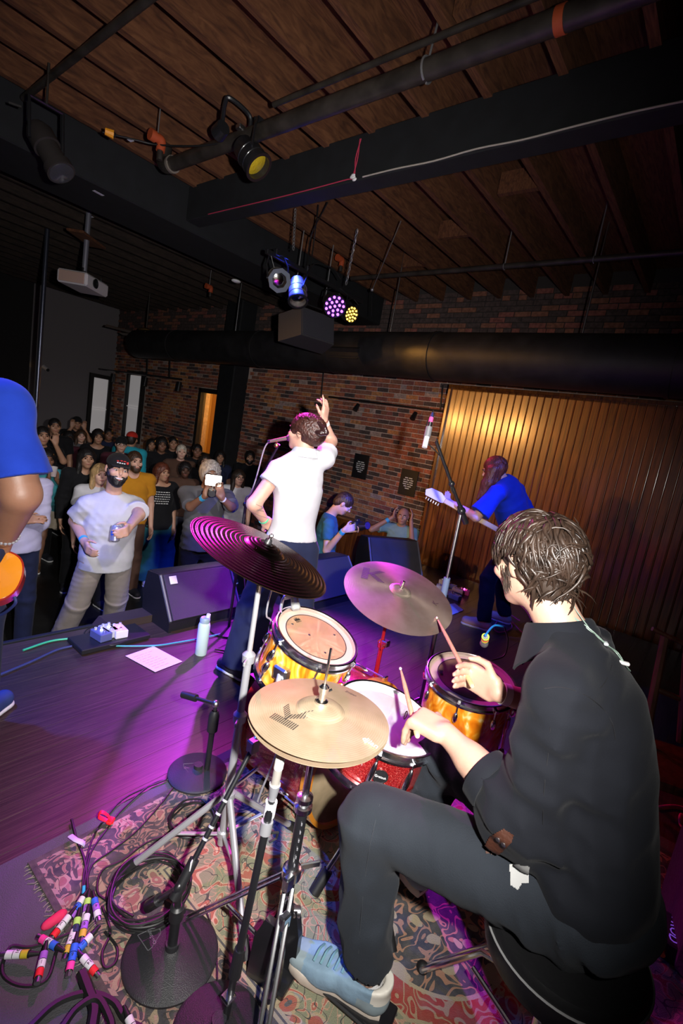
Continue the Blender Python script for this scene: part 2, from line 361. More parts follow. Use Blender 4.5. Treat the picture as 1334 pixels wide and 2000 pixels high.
# walls
def brick_wall(name, x, segs, zlo):
    mb = B()
    for (y0, y1, z0, z1) in segs: mb.box((x+.1, (y0+y1)/2, (z0+z1)/2), (.2, y1-y0, z1-z0))
    return tag(mb.build(name, MORT, smooth=False), kind='structure')
WY0, WY1 = 8.16, 9.02; WZ0, WZ1 = -.3, 1.86
MORTD = mat('dim_mortar', (.05, .042, .04), .95)  # dimness of the wall above the duct put into the mortar colour
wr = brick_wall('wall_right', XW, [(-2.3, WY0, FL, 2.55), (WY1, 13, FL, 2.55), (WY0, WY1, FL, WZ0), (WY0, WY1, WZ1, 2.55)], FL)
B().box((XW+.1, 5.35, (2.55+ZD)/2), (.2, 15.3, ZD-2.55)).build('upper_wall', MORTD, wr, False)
BRM = [mat('brick_'+n, c, .9, var=.35, vs=25, bump=.5, bs=120) for n, c in (('red', (.42, .13, .07)), ('brown', (.27, .11, .07)), ('dark', (.09, .06, .056)), ('orange', (.55, .23, .09)), ('maroon', (.28, .095, .075)), ('grey', (.42, .30, .26)))]
bl, bh, cz = .2, .057, .0677
cand = []
def noise2(y, z): return math.sin(1.7*y+.6)*math.sin(2.1*z+1.3)+.5*math.sin(4.1*y+2.2*z)
for c in range(int((3.70+.75)/cz)):
    z = -.75+c*cz; hd = (c % 6 == 3); stp = .108 if hd else .213; y = (2.8 if z < 2.2 else -.6)+(0 if c % 2 else stp/2)
    while y < 13:
        if not (7.6 < y < 8.1) and not (WY0-.12 < y < WY1+.12 and WZ0-.1 < z < WZ1+.08) and not (11.3 < y < 12.4 and z < 2.05): cand.append((y, z, hd))
        y += stp
random.shuffle(cand); cand.sort(key=lambda q: (q[1] < .25 or q[1] > 2.45 or q[0] < 2.9)*10+(q[0] > 7.6)*10+((q[0]-2.9)*.22)+random.random()*.0)
proto = {}
def bm_idx(y, z):
    v = noise2(y, z); r = random.random()
    if v > .55 and r < .6: return 3
    return random.choices(range(6), (30, 26, 20, 6, 14, 6))[0] if not (z < 1.1 and r < .4) else random.choice((2, 1, 2))
SB = B(); SBm = []
for n, (y, z, hd) in enumerate(cand):
    m = bm_idx(y, z) if z < 2.5 else random.choice((2, 2, 2, 1, 4, 2)); w_ = (.098 if hd else bl)  # mostly dark bricks above the duct, so the dimness is in their colour
    if n < 300:
        key = (hd, m)
        if key not in proto: proto[key] = B().box((0, 0, 0), (.024, w_, bh), bev=.004).build('brick', BRM[m], wr); o = proto[key]; o.location = np.array([XW-.004, y, z-bh/2])-WL[wr.name]
        else: o = link('brick', proto[key].data, wr, (XW-.004+random.uniform(-.003, .003), y, z-bh/2))
        o.rotation_euler = (random.uniform(-.01, .01), 0, random.uniform(-.015, .015))
    else: SB.cm = m; SB.box((XW-.004, y, z), (.022, w_, bh))
tag(SB.build('brick_rows', BRM, wr, False), kind='stuff')
tag(B().box((XW-.1, 7.84, 1.4), (.5, .46, 4.5), bev=.02).build('trim_3', BLK), 'black painted column standing against the brick wall', kind='structure')
tag(B().box((3.9, 13.1, 1.4), (4.7, .2, 4.8)).build('wall_far', mat('pale_grey_wall', (.20, .18, .19), .9), smooth=False), kind='structure')
tag(B().box((-2.6, 13.2, 1.4), (8.3, .2, 4.8)).build('wall_far_dark', DARKW, smooth=False), kind='structure')
tag(B().box((4.6, 12.95, 1.4), (1.3, .12, 4.6)).build('trim_4', DARKW, smooth=False), kind='structure').location = (3.55, 12.93, -.9)
tag(B().box((-6.4, 5.5, 1.4), (.2, 16, 4.8)).build('wall_left', DARKW, smooth=False), kind='structure')
tag(B().box((0, -2.35, 1.4), (12.6, .2, 4.8)).build('wall_back', DARKW, smooth=False), kind='structure')
# windows with pale blinds at the far end
BLIND = mat('pale_blind_glow', (.62, .6, .6), .8, emit=(.9, .85, .85), es=.16)  # faint emission stands for dim street light coming through the blinds
FRM = mat('dark_window_frame', (.012, .01, .009), .6)
def window(name, ctr, w_, h, axis, blind=True):
    root = tag(link(name, None, None, ctr-np.array([0, 0, h/2])), kind='structure')
    X = np.array(axis, float); N = np.array([X[1], -X[0], 0]); N = N if N@(CAM-ctr) > 0 else -N; R = np.stack([X, N, [0, 0, 1]], 1)
    mb = B(); t = .09
    for s_ in (-1, 1): mb.box(ctr+X*s_*(w_/2+t/2)+N*.02, (t, .08, h+2*t), R); mb.box(ctr+np.array([0, 0, s_*(h/2+t/2)])+N*.02, (w_, .08, t), R)
    mb.build('window_frame', FRM, root, False)
    for s_ in (-1, 1): B().box(ctr+np.array([0, 0, s_*h/4])-N*.0, (w_, .01, h/2-.02), R).build('blind_panel', BLIND, root, False)
    B().box(ctr+N*.025, (w_, .02, .025), R).build('sash_bar', BLIND, root, False)
window('window_1', ony(192, 798, 12.98)+np.array([0, 0, 0]), .38, 1.55, (1, 0, 0))
window('window_2', onx(262, 795, XW-.03), .62, 1.55, (0, 1, 0))
# glazed opening with an amber lit room behind
w3 = tag(link('window_3', None, None, (XW, (WY0+WY1)/2, WZ0)), kind='structure')
mb = B(); t = .09
for y in (WY0, WY1): mb.box((XW-.01, y, (WZ0+WZ1)/2), (.14, t, WZ1-WZ0+t))
for z in (WZ0, WZ1): mb.box((XW-.01, (WY0+WY1)/2, z), (.14, WY1-WY0, t))
mb.box((XW-.01, (WY0+WY1)/2, .55), (.1, WY1-WY0, .06)); mb.build('window_frame', FRM, w3, False)
GLS = mat('window_glass', (1, 1, 1), .02, trans=1.)
for z0, z1 in ((WZ0+.05, .52), (.58, WZ1-.05)): B().box((XW+.03, (WY0+WY1)/2, (z0+z1)/2), (.006, WY1-WY0-.1, z1-z0)).build('pane', GLS, w3, False)
AMB = mat('plaster_ochre', (.5, .34, .17), .9)
mb = B(); mb.box((XW+1.25, 8.9, 1.0), (.06, 3.4, 3.8)); mb.box((XW+.7, 10.4, 1.0), (1.1, .06, 3.8)); mb.box((XW+.7, 7.2, 1.0), (1.1, .06, 3.8)); mb.box((XW+.7, 8.9, 2.9), (1.2, 3.4, .06)); mb.box((XW+.7, 8.9, FL), (1.2, 3.4, .06))
tag(mb.build('wall_next_room', AMB, smooth=False), kind='structure')
bulb = thing('wall_bulb', (XW+.9, 8.75, 1.72), 'small warm bulb glowing in the room behind the glazed opening', 'lamp')
B().sphere((XW+.9, 8.75, 1.75), .035).build('glass', mat('bulb_glow', (1, .7, .3), .5, emit=(1, .62, .2), es=60), bulb); B().rod((XW+.9, 8.75, 1.78), (XW+.9, 8.75, 2.9), .008).build('flex', BLACKM, bulb)
pl = bpy.data.lights.new('bulb_light', 'POINT'); pl.energy = 60; pl.color = (1, .5, .1); pl.shadow_soft_size = .05
po = bpy.data.objects.new('bulb_light', pl); COL.objects.link(po); po.location = (XW+.9, 8.75, 1.66)
# wood panelling beside the stage: tongue-and-groove boards
wp = tag(B().box((XP+.06, .42, .7), (.10, 5.04, 3.1)).build('wall_panelling', mat('dark_stain', (.03, .012, .004), .6), smooth=False), kind='structure')
pb = None; pw = .082
for i in range(int(5.0/pw)):
    y = 2.9-i*pw
    if pb is None:
        h = 2.27-FL; pf = [(-.040, .014), (-.040, .006), (-.0385, 0), (-.034, -.0005), (-.031, .004), (-.028, 0), (.036, 0), (.040, .006), (.040, .014)]
        o = B().prism(pf, (XP-.004, y, FL), (0, 1, 0), (1, 0, 0), (0, 0, h)).build('panel_board', PANW, wp, False); pb = o
    else: link('panel_board', pb.data, wp, (WL[pb.name][0], y+(WL[pb.name][1]-2.9), FL))
for nm, c, s_ in (('edge_trim', (XP-.01, 2.955, (2.27+FL)/2), (.05, .04, 2.27-FL)), ('cap_trim', (XP-.01, .42, 2.285), (.07, 5.1, .035))): B().box(c, s_, bev=.004).build(nm, PANW, wp)
hw = tag(B().box((XP+.04, 4.0, (FL+.25)/2), (.1, 2.06, .25-FL)).build('wall_half', PANW, smooth=False), 'low wooden half wall with a lighter ledge below the brick', kind='structure')
B().box((XP+.04, 4.0, .258), (.16, 2.06, .03), bev=.005).build('ledge', wood('ledge_wood', ((.12, .05, .015), (.25, .11, .03), (.36, .17, .05)), (10, .8, 10), .4), hw)
B().box((XP-.02, 3.02, -.2), (.03, .1, .93), bev=.004).build('end_post', PANW, hw)
# framed black notices on the brick
NOT = mat('black_notice', (.01, .01, .012), .5); WHT = mat('white_print', (.75, .75, .75), .7)
for q, (x, y) in enumerate(((704, 911), (797, 943))):
    P = onx(x, y, XW-.03); o = thing('notice_board', P-np.array([0, 0, .2]), ('black printed notice on brick above the photographer in teal' if q == 0 else 'black printed notice on brick above the man holding his ears'), 'sign', 'black notices on the brick wall')
    B().box(P, (.012, .29, .385), bev=.002).build('board', NOT, o)
    mb = B()
    for r_, (ws) in enumerate(((.05, .06), (.04, .05, .05), (.08, .07), (.06, .03, .05), (.05, .06), (.07,))):
        tw = sum(ws)+.014*(len(ws)-1); yy = tw/2
        for w1 in ws:
            mb.box(P+np.array([-.0065, yy-w1/2, .07-r_*.031]), (.001, w1, .014)); yy -= w1+.014
    mb.build('print_lines', WHT, o, False)
# round duct along the wall
DUCT = mat('black_duct_paint', (.014, .013, .014), .55, var=.4, vs=6, bump=.15, bs=30)
du = thing('air_duct', (5.0, 4, 2.25), 'big round black air duct hung along the brick wall', 'duct')
B().tube([(5.0, y, 2.515) for y in (-2.2, 0, 3, 6, 9.6)], .262, 40).build('duct_pipe', DUCT, du)
for y in (.6, 2.9, 4.4, 5.9, 8.2): B().tube([(5.0, y-.02, 2.515), (5.0, y+.02, 2.515)], .272, 40).build('seam_band', DUCT, du)
mb = B(); P = onx(675, 690, 4.78); mb.box(P, (.05, .5, .16), rotm((0, 1, 0), -40)); g = mb.build('grille', DUCT, du, False)
for i in range(5): B().box(P+np.array([-.03, 0, .06-.03*i]), (.02, .46, .008)).build('grille_slat', DUCT, du, False)
for y in (1.4, 3.6, 6.6): B().rod((5.0, y, 2.77), (5.0, y, ZD), .008).build('hanger_rod', STEEL, du)
# horizontal black rail with small spot heads on the brick
tr = thing('track_rail', onx(760, 791, XW-.06), 'thin black lighting rail with small heads on the brick wall', 'light rail')
a, b = onx(642, 775, XW-.07), onx(872, 804, XW-.07); B().rod(a, b, .014).build('rail', BLACKM, tr)
for x, y0, y1 in ((632, 722, 774), (865, 752, 800)): B().rod(onx(x, y0, XW-.06), onx(x-5, y1, XW-.06), .012).build('drop_pipe', BLACKM, tr)
for x, y in ((812, 806), (700, 790)): P = onx(x, y, XW-.1); B().rod(P, P-np.array([0.06, .0, .1]), .03, .04).build('spot_head', BLACKM, tr)
tr = thing('track_rail', onx(260, 727, XW-.4), 'long black lighting rail high on the far dark brick', 'light rail')
B().rod(onx(172, 718, XW-.4), onx(355, 741, XW-.4), .02).build('rail', BLACKM, tr)
for x, y in ((180, 724), (222, 730), (285, 737), (351, 746)): P = onx(x, y, XW-.4); B().rod(P, P-np.array([.02, .0, .2]), .05, .06).build('spot_head', BLACKM, tr)
for x, y0, y1 in ((176, 690, 718), (288, 690, 733), (332, 695, 738)): B().rod(onx(x, y0, XW-.4), onx(x-1, y1, XW-.4), .014).build('drop_pipe', BLACKM, tr)
# ------------------------------------------------------------------ drum kit
def pearl():
    m = bpy.data.materials.new('orange_pearl_wrap'); m.use_nodes = True; nt = m.node_tree; b = nt.nodes['Principled BSDF']; L = nt.links
    tc = nt.nodes.new('ShaderNodeTexCoord'); mp = nt.nodes.new('ShaderNodeMapping'); mp.inputs['Scale'].default_value = (1, 1, .55); L.new(tc.outputs['Object'], mp.inputs[0])
    n = nt.nodes.new('ShaderNodeTexNoise'); n.inputs['Scale'].default_value = 11; n.inputs['Detail'].default_value = 1.5; n.inputs['Distortion'].default_value = 2.6; L.new(mp.outputs[0], n.inputs[0])
    c = ramp(nt, [(.3, (.62, .13, .004)), (.45, (.85, .26, .01)), (.55, (.95, .45, .05)), (.63, (1, .78, .36)), (.7, (.9, .35, .02))], n.outputs[0]); L.new(c, b.inputs['Base Color'])
    b.inputs['Roughness'].default_value = .25; b.inputs['Coat Weight'].default_value = 1; b.inputs['Coat Roughness'].default_value = .03; return m
def sparkle():
    m = bpy.data.materials.new('red_sparkle_wrap'); m.use_nodes = True; nt = m.node_tree; b = nt.nodes['Principled BSDF']; L = nt.links
    tc = nt.nodes.new('ShaderNodeTexCoord'); v = nt.nodes.new('ShaderNodeTexVoronoi'); v.inputs['Scale'].default_value = 650; L.new(tc.outputs['Object'], v.inputs[0])
    s = nt.nodes.new('ShaderNodeSeparateColor'); L.new(v.outputs['Color'], s.inputs[0])
    c = ramp(nt, [(.0, (.16, .002, .004)), (.6, (.30, .006, .008)), (.88, (.5, .03, .03)), (1., (.8, .25, .2))], s.outputs[0]); L.new(c, b.inputs['Base Color'])
    b.inputs['Roughness'].default_value = .3; b.inputs['Metallic'].default_value = .25; b.inputs['Coat Weight'].default_value = 1; b.inputs['Coat Roughness'].default_value = .03; return m
PEARL, SPARK = pearl(), sparkle()
TAN = mat('tan_drumhead', (.68, .42, .25), .35, var=.08, vs=9); TANR = mat('pale_head_rim', (.60, .43, .34), .35)
BRN = mat('brown_drumhead', (.30, .17, .10), .3, var=.15, vs=9); COATED = mat('white_coated_head', (.82, .82, .82), .7, var=.05, vs=14, bump=.08, bs=300)
INK = mat('black_ink', (.015, .013, .013), .5); GREYINK = mat('grey_ink', (.045, .033, .026), .6)
RED = mat('red_lacquer', (.22, .006, .008), .25, coat=.8)
def drum(name, c, n, r, depth, shell, head, rimcol, nl, rot, label, double=True, dark_ring=True, cat='drum', lugl=.05, hoopm=None):
    c = np.asarray(c, float); n = _nv(n); x, y, z = basis(n); hm = hoopm or CHROME
    t = thing(name, c-n*depth, label, cat)
    B().lathe([(r-.008, -.012), (r-.002, -.012), (r-.002, -depth+.012), (r-.008, -depth+.012)], c, n, 64).build('shell', shell, t)
    hoop = [(r, .004), (r+.006, .006), (r+.010, .004), (r+.008, -.004), (r+.008, -.016), (r+.014, -.020), (r+.014, -.026), (r+.002, -.026), (r, -.01)]
    B().lathe(hoop, c, n, 64, True).build('top_hoop', hm, t)
    B().lathe(hoop, c-n*depth, -n, 64, True).build('bottom_hoop', hm, t)
    B().lathe([(0.001, -.006), (r*.78, -.006)], c, n, 64).build('batter_head', head, t)
    B().lathe([(r*.78, -.006), (r*.955, -.0055), (r, -.012), (r*.78, -.0075)], c, n, 64, True).build('head_collar', rimcol, t)
    if dark_ring: B().lathe([(r*.775, -.0052), (r*.795, -.0052), (r*.795, -.007), (r*.775, -.007)], c, n, 64, True).build('damping_ring', INK, t)
    B().lathe([(.001, 0), (r-.004, 0)], c-n*(depth-.004), n, 48).build('bottom_head', TANR, t)
    lug = []
    for i in range(nl):
        a = math.radians(rot)+i*2*math.pi/nl; d = math.cos(a)*x+math.sin(a)*y; R = np.stack([np.cross(n, d), d, n], 1)
        for top in ((1, 0) if double else (1,)):
            h = -.075 if top else -depth+.075
            if depth < .17: h = -depth/2
            p = c+d*(r+.012)+n*h
            lg = B().sphere(p, (.0105, .014, lugl/2 if depth >= .17 else depth*.3), 10, 8, R).build('lug', hm, t)
            B().rod(p+n*(lugl*.4 if top else -lugl*.4), c+d*(r+.013)+n*(-.014 if top else -depth+.014), .003, n=8).build('tension_rod', STEEL, lg)
            B().box(c+d*(r+.013)+n*(-.016 if top else -depth+.016), (.014, .012, .018), R, .002).build('claw', hm, lg)
            if depth < .17: B().rod(p-n*.03, c+d*(r+.013)-n*(depth-.014), .003, n=8).build('tension_rod', STEEL, lg); break
    return t, (x, y, z)
rt, rb_ = drum('rack_tom', (1.278, 1.004, .778), (.053, -.324, 1), .150, .205, PEARL, TAN, TANR, 6, 20, 'small orange pearl rack tom with tan head, beside the dark crash cymbal')
# printed crown and small rivet marks on the tom heads
def crown(o, X, Y, s, m, par, name='crown_print'):
    mb = B(); poly = [(-.5, -.1), (-.42, .35), (-.25, .08), (-.12, .5), (0, .12), (.14, .5), (.25, .08), (.44, .35), (.5, -.1)]
    Z = np.cross(X, Y); mb.prism([(a*s, b*s) for a, b in poly], o, X, Y, Z*.0006)
    ob = mb.build(name, m, par, False)
    text_mesh('maker_print', 'REMO', s*.36, o-Y*s*.3+Z*.0003, X, Y, m, par, .0003)
Pc = np.array((1.278, 1.004, .778)); nR = _nv((.053, -.324, 1)); q = onz(583, 1210, .80)
Xr = _nv(np.cross((0, 1, .3), nR)); Yr = np.cross(nR, Xr)
def onplane(px_, py_, c, n): d = ray(px_, py_); return CAM+d*(((c-CAM)@n)/(d@n))
crown(onplane(581, 1211, Pc-nR*.005, nR), Xr, Yr, .028, INK, rt)
for a, b in ((571, 1219), (604, 1240), (653, 1240), (635, 1275)): B().lathe([(.001, 0), (.0045, 0), (.0045, .001), (.001, .0015)], onplane(a, b, Pc-nR*.006, nR), nR, 10).build('head_rivet', STEEL, rt)
B().rod(Pc-nR*.12+np.array([.10, .06, 0]), (1.42, 1.10, .56), .010).build('mount_rod', CHROME, rt)
br = Pc-nR*.10-.165*_nv((1, .25, 0)); B().box(br, (.03, .06, .05), bev=.006).build('mount_bracket', STEEL, rt)
B().tube(spline([br+(-.01, 0, 0), br+(-.03, -.02, -.03), br+(-.02, -.05, -.10)], 4), .008).build('mount_arm', SILVERG, rt)
ft, fb_ = drum('floor_tom', (1.884, .638, .596), (-.123, -.062, 1), .176, .36, PEARL, BRN, TANR, 8, 12, 'large orange pearl floor tom with brown head, under the drummer\'s hand')
Pf = np.array((1.884, .638, .596)); nF = _nv((-.123, -.062, 1))
crown(onplane(863, 1313, Pf-nF*.005, nF), Xr, Yr, .034, INK, ft)
for i, a in enumerate((40, 160, 280)):
    d = math.cos(math.radians(a))*fb_[0]+math.sin(math.radians(a))*fb_[1]; p = Pf+d*.195
    B().rod(p-nF*.16, (p+d*.02)*(1, 1, 0)+(0, 0, .03), .0065).build('leg', CHROME, ft); B().rod((p+d*.02)*(1, 1, 0)+(0, 0, .035), (p+d*.02)*(1, 1, 0)+(0, 0, .012), .014).build('rubber_foot', RUBBER, ft); B().box(p-nF*.2, (.03, .03, .05), bev=.005).build('leg_bracket', CHROME, ft)
Ps = np.array((1.337, .696, .600)); nS = _nv((.069, -.19, 1))
sn, sb_ = drum('snare_drum', Ps, nS, .175, .165, SPARK, COATED, COATED, 10, 10, 'red sparkle snare drum with white coated head', dark_ring=False, lugl=.05)
d = _nv((CAM-Ps)*(1, 1, 0)); d = _nv(d+np.array([.18, -.10, 0])); d = _nv(d-nS*(d@nS)); bp = Ps+d*.176-nS*.088; Xb = _nv(np.cross(nS, d))
bd = B().lathe([(.001, .0), (.024, 0), (.024, .002), (.001, .0035)], bp-d*.002, d, 28).build('badge', BLACKP, sn)
B().lathe([(.022, .002), (.0245, .002), (.0245, .0032), (.022, .0032)], bp-d*.002, d, 28, True).build('badge_ring', STEEL, bd)
text_mesh('badge_script', 'Gretsch', .0115, bp+d*.0018, Xb, nS, WHITEP, bd, .0003)
a = _nv(np.cross(nS, d)); so = Ps+a*.182-nS*.08; B().box(so, (.03, .03, .07), np.stack([np.cross(nS, a), a, nS], 1), .005).build('strainer', CHROME, sn)
# snare stand
ss = thing('snare_stand', (1.33, .70, .0), 'chrome tripod stand under the red snare drum', 'stand')
B().rod((1.335, .70, .16), (1.337, .70, .40), .011).build('post', CHROME, ss)
for a in (30, 150, 270):
    e = np.array([math.cos(math.radians(a)), math.sin(math.radians(a)), 0]); B().tube(spline([(1.337, .70, .40), np.array((1.337, .70, .41))+e*.12, Ps-nS*.175+e*.17], 4), .006).build('basket_arm', CHROME, ss)
for fx in (onz(612, 1752), onz(762, 1868), np.array([1.5, .86, 0])):
    v = _nv((fx-np.array([1.337, .7, 0]))*(1, 1, 0)); fx = np.array([1.337, .7, 0])+v*min(.32, np.linalg.norm(fx-np.array([1.337, .7, 0]))); tp = np.array([1.337, .7, .26])
    B().rod(tp, fx+(0, 0, .02), .009).build('leg', CHROME, ss); B().tube([fx+(tp-fx)*.25+(0, 0, .012), fx+(0, 0, .015)], [.017, .019], 12).build('rubber_foot', RUBBER, ss)
# bass drum
bc = np.array((1.475, .865, .30)); ax = np.array([0, 1., 0])
bd_ = thing('bass_drum', (1.475, 1.05, 0), 'red sparkle bass drum lying behind the snare, hoops edged orange', 'drum')
R_ = .275
B().lathe([(R_-.008, .02), (R_, .02), (R_, .36), (R_-.008, .36)], bc, ax, 64).build('shell', SPARK, bd_)
for h in (.0, .36): B().lathe([(R_-.002, h-.01), (R_+.014, h-.01), (R_+.014, h+.03), (R_-.002, h+.03)], bc, ax, 64, True).build('wood_hoop', mat('orange_hoop', (.55, .2, .02), .3, coat=.6) if h == 0 else RED, bd_)
B().lathe([(.001, .004), (R_, .004), (R_, .006), (.001, .006)], bc, ax, 64).build('batter_head', mat('smoky_clear_head', (.30, .23, .14), .15, var=.5, vs=5), bd_)
B().lathe([(.001, .37), (R_, .37)], bc, ax, 64).build('front_head', INK, bd_)
for i in range(8):
    a = math.radians(22.5+45*i); e = np.array([math.cos(a), 0, math.sin(a)]); p = bc+e*(R_+.02)
    B().rod(p+ax*.0, p+ax*.1, .004).build('tension_rod', STEEL, bd_); B().box(p+ax*.005-e*.004, (.03, .012, .03), bev=.003).build('claw', CHROME, bd_); B().sphere(p+ax*.14-e*.008, (.012, .05, .012)).build('lug', CHROME, bd_)
for s_ in (-1, 1): B().rod(bc+np.array([s_*.24, .28, -.12]), (1.475+s_*.40, 1.24, .015), .008).build('spur', CHROME, bd_)
# kick pedal
kp = thing('kick_pedal', (1.46, .8, 0), 'black metal bass drum pedal in front of the batter head', 'pedal')
B().box((1.46, .66, .012), (.10, .34, .012), bev=.003).build('base_plate', BLACKM, kp); B().box((1.46, .64, .06), (.085, .28, .01), rotm((1, 0, 0), 14), .003).build('footboard', STEEL, kp)
for s_ in (-1, 1): B().rod((1.46+s_*.05, .80, .01), (1.46+s_*.05, .80, .21), .007).build('post', CHROME, kp)
B().rod((1.40, .80, .20), (1.52, .80, .20), .006).build('axle', CHROME, kp); B().rod((1.46, .80, .20), (1.46, .77, .40), .004).build('beater_rod', CHROME, kp); B().sphere((1.46, .77, .41), (.022, .03, .03)).build('beater', WHITEP, kp)
# ---------------------------------------------------------------- cymbals
def cymbal_mat(name, c0, c1, rough, ring, an=.75, patina=.5, met=.8):
    m = bpy.data.materials.new(name); m.use_nodes = True; nt = m.node_tree; b = nt.nodes['Principled BSDF']; L = nt.links
    tc = nt.nodes.new('ShaderNodeTexCoord'); n = nt.nodes.new('ShaderNodeTexNoise'); n.inputs['Scale'].default_value = 14; n.inputs['Detail'].default_value = 6; L.new(tc.outputs['Object'], n.inputs[0])
    c = ramp(nt, [(.5-patina/2, c0), (.5+patina/2, c1)], n.outputs[0]); L.new(c, b.inputs['Base Color']); b.inputs['Metallic'].default_value = met; b.inputs['Roughness'].default_value = rough
    b.inputs['Anisotropic'].default_value = an; tg = nt.nodes.new('ShaderNodeTangent'); tg.direction_type = 'RADIAL'; tg.axis = 'Z'; L.new(tg.outputs[0], b.inputs['Tangent'])
    w_ = nt.nodes.new('ShaderNodeTexWave'); w_.wave_type = 'RINGS'; w_.rings_direction = 'Z'; w_.inputs['Scale'].default_value = ring[0]; w_.inputs['Distortion'].default_value = ring[2]; w_.inputs['Detail'].default_value = 2; L.new(tc.outputs['Object'], w_.inputs[0])
    bn = nt.nodes.new('ShaderNodeBump'); bn.inputs['Strength'].default_value = ring[1]; bn.inputs['Distance'].default_value = .002; L.new(w_.outputs[0], bn.inputs['Height']); L.new(bn.outputs[0], b.inputs['Normal']); return m
BRASS = cymbal_mat('worn_bronze', (.48, .35, .22), (.66, .50, .35), .34, (60, .12, .3), met=.6)
RIDEM = cymbal_mat('dull_bronze', (.45, .34, .25), (.62, .50, .40), .34, (55, .10, .5))
DARKC = cymbal_mat('dark_lathed_bronze', (.10, .07, .065), (.2, .14, .13), .24, (22, .55, .4), .5, met=1)
EDGE = mat('bright_bronze_edge', (.75, .5, .28), .25, 1)
def zc(r, R, rb, hb, drop):
    if r < rb: return hb*math.sqrt(max(0, 1-(r/rb)**2*.92))-hb*.28
    t = (r-rb)/(R-rb); return -drop*(.75*t+.25*t*t)
def cymbal(name, c, n, R, m, parent, rb=.062, hb=.024, drop=.022, inv=False, smooth_bell=True):
    rs = np.concatenate([np.linspace(.008, rb, 10), np.linspace(rb*1.03, R, 14)]); s_ = -1 if inv else 1
    pr = [(r, s_*zc(r, R, rb, hb, drop)) for r in rs]; pr += [(r, s_*zc(r, R, rb, hb, drop)-.0016) for r in rs[::-1]]
    mb = B(); mb.lathe(pr, (0, 0, 0), (0, 0, 1), 96, True); o = mb.build(name, m, parent, True, 60, org=np.zeros(3))
    o.rotation_euler = Vector(n).to_track_quat('Z', 'Y').to_euler(); WL[o.name] = np.array(c, float)
    o.location = np.array(c)-(WL[parent.name] if parent is not None else 0); return o
def on_cym(u, v, R, rb=.062, hb=.024, drop=.022): return (u, v, zc(math.hypot(u, v), R, rb, hb, drop)+.0005)
def hatch_K(o, R, ctr, rot, s, m, drop=.022, bars=13):
    """a K drawn with rows of short bars, printed on the bow"""
    mb = B(); cr, sr = math.cos(math.radians(rot)), math.sin(math.radians(rot))
    def quad(ps):
        v = [on_cym(ctr[0]+s*(a*cr-b*sr), ctr[1]+s*(a*sr+b*cr), R, drop=drop) for a, b in ps]; mb.add(v, [(0, 1, 2, 3)])
    def stroke(a, b, w_, nb):
        a, b = np.array(a), np.array(b)
        for i in range(nb):
            t0, t1 = i/nb, (i+.55)/nb; p, q_ = a+(b-a)*t0, a+(b-a)*t1; wv = np.array([w_/2, 0]); quad([p-wv, p+wv, q_+wv, q_-wv])
    stroke((-.32, -.5), (-.32, .5), .3, bars); stroke((-.1, .0), (.42, .5), .3, bars//2+1); stroke((.42, -.5), (-.08, .05), .3, bars//2+1)
    g = mb.build('logo_print', m, o, False, org=np.zeros(3)); g.location = (0, 0, 0); return g
def script(o, R, ctr, rot, size, txt, m, drop=.022):
    cr, sr = math.cos(math.radians(rot)), math.sin(math.radians(rot)); p = on_cym(*ctr, R, drop=drop)
    g = text_mesh('script_print', txt, size, np.array(p)+(0, 0, .0006), (cr, sr, 0), (-sr, cr, 0), m, o, .0002); g.location = np.array(p)+(0, 0, .0006); return g
def img_dir(c, n):    # in-plane angle of picture-right and picture-up on a tilted disc (local frame of the disc)
    M_ = np.array(Vector(n).to_track_quat('Z', 'Y').to_matrix()); return M_
# hi-hat
HX, HY, HZ = .899, .656, .812
hh = thing('hi_hat', (HX, HY, 0), 'pair of bronze hi-hat cymbals on chrome pedal stand by the blue shoe', 'cymbal')
top = cymbal('top_cymbal', (HX, HY, HZ), (.027, .005, 1), .178, BRASS, hh, drop=.014); cymbal('bottom_cymbal', (HX, HY, HZ-.038), (0, 0, 1), .178, BRASS, hh, drop=.014, inv=True)
def loc_of(o, c, n, px_, py_):
    n = _nv(n); M_ = img_dir(c, n); p = onplane(px_, py_, np.asarray(c), n)-np.asarray(c); l = M_.T@p; return (l[0], l[1])
def rot_of(c, n, a, b):
    l0 = np.array(loc_of(None, c, n, *a)); l1 = np.array(loc_of(None, c, n, *b)); d = l1-l0; return math.degrees(math.atan2(d[1], d[0]))
hc, hn = (HX, HY, HZ-.004), (.027, .005, 1)
hatch_K(top, .178, loc_of(top, hc, hn, 566, 1400), rot_of(hc, hn, (545, 1420), (600, 1385)), .075, GREYINK, .014)
script(top, .178, loc_of(top, hc, hn, 716, 1442), rot_of(hc, hn, (700, 1432), (735, 1455)), .024, 'Zildjian', WHITEP, .014)
script(top, .178, loc_of(top, hc, hn, 686, 1352), rot_of(hc, hn, (664, 1342), (708, 1362)), .012, 'Zildjian', GREYINK, .014)
B().rod((HX, HY, HZ+.01), (HX, HY, HZ+.165), .0034).build('pull_rod', CHROME, hh)
B().lathe([(.012, 0), (.016, .004), (.016, .012), (.009, .016), (.009, .034), (.013, .036), (.013, .05), (.007, .056)], (HX, HY, HZ+.012), n=16).build('clutch', CHROME, hh)
B().rod((HX-.006, HY, HZ+.045), (HX+.022, HY-.008, HZ+.05), .004).build('clutch_screw', CHROME, hh)
B().lathe([(.02, 0), (.022, .006), (.012, .012)], (HX, HY, HZ+.004), n=16).build('felt_washer', WHITEP, hh)
B().rod((HX, HY, .52), (HX, HY, HZ-.04), .0095).build('upper_tube', CHROME, hh)
B().lathe([(.016, 0), (.024, .004), (.024, .018), (.016, .022), (.018, .03), (.022, .032), (.022, .044), (.013, .048)], (HX, HY, .52), n=20).build('height_clamp', CHROME, hh)
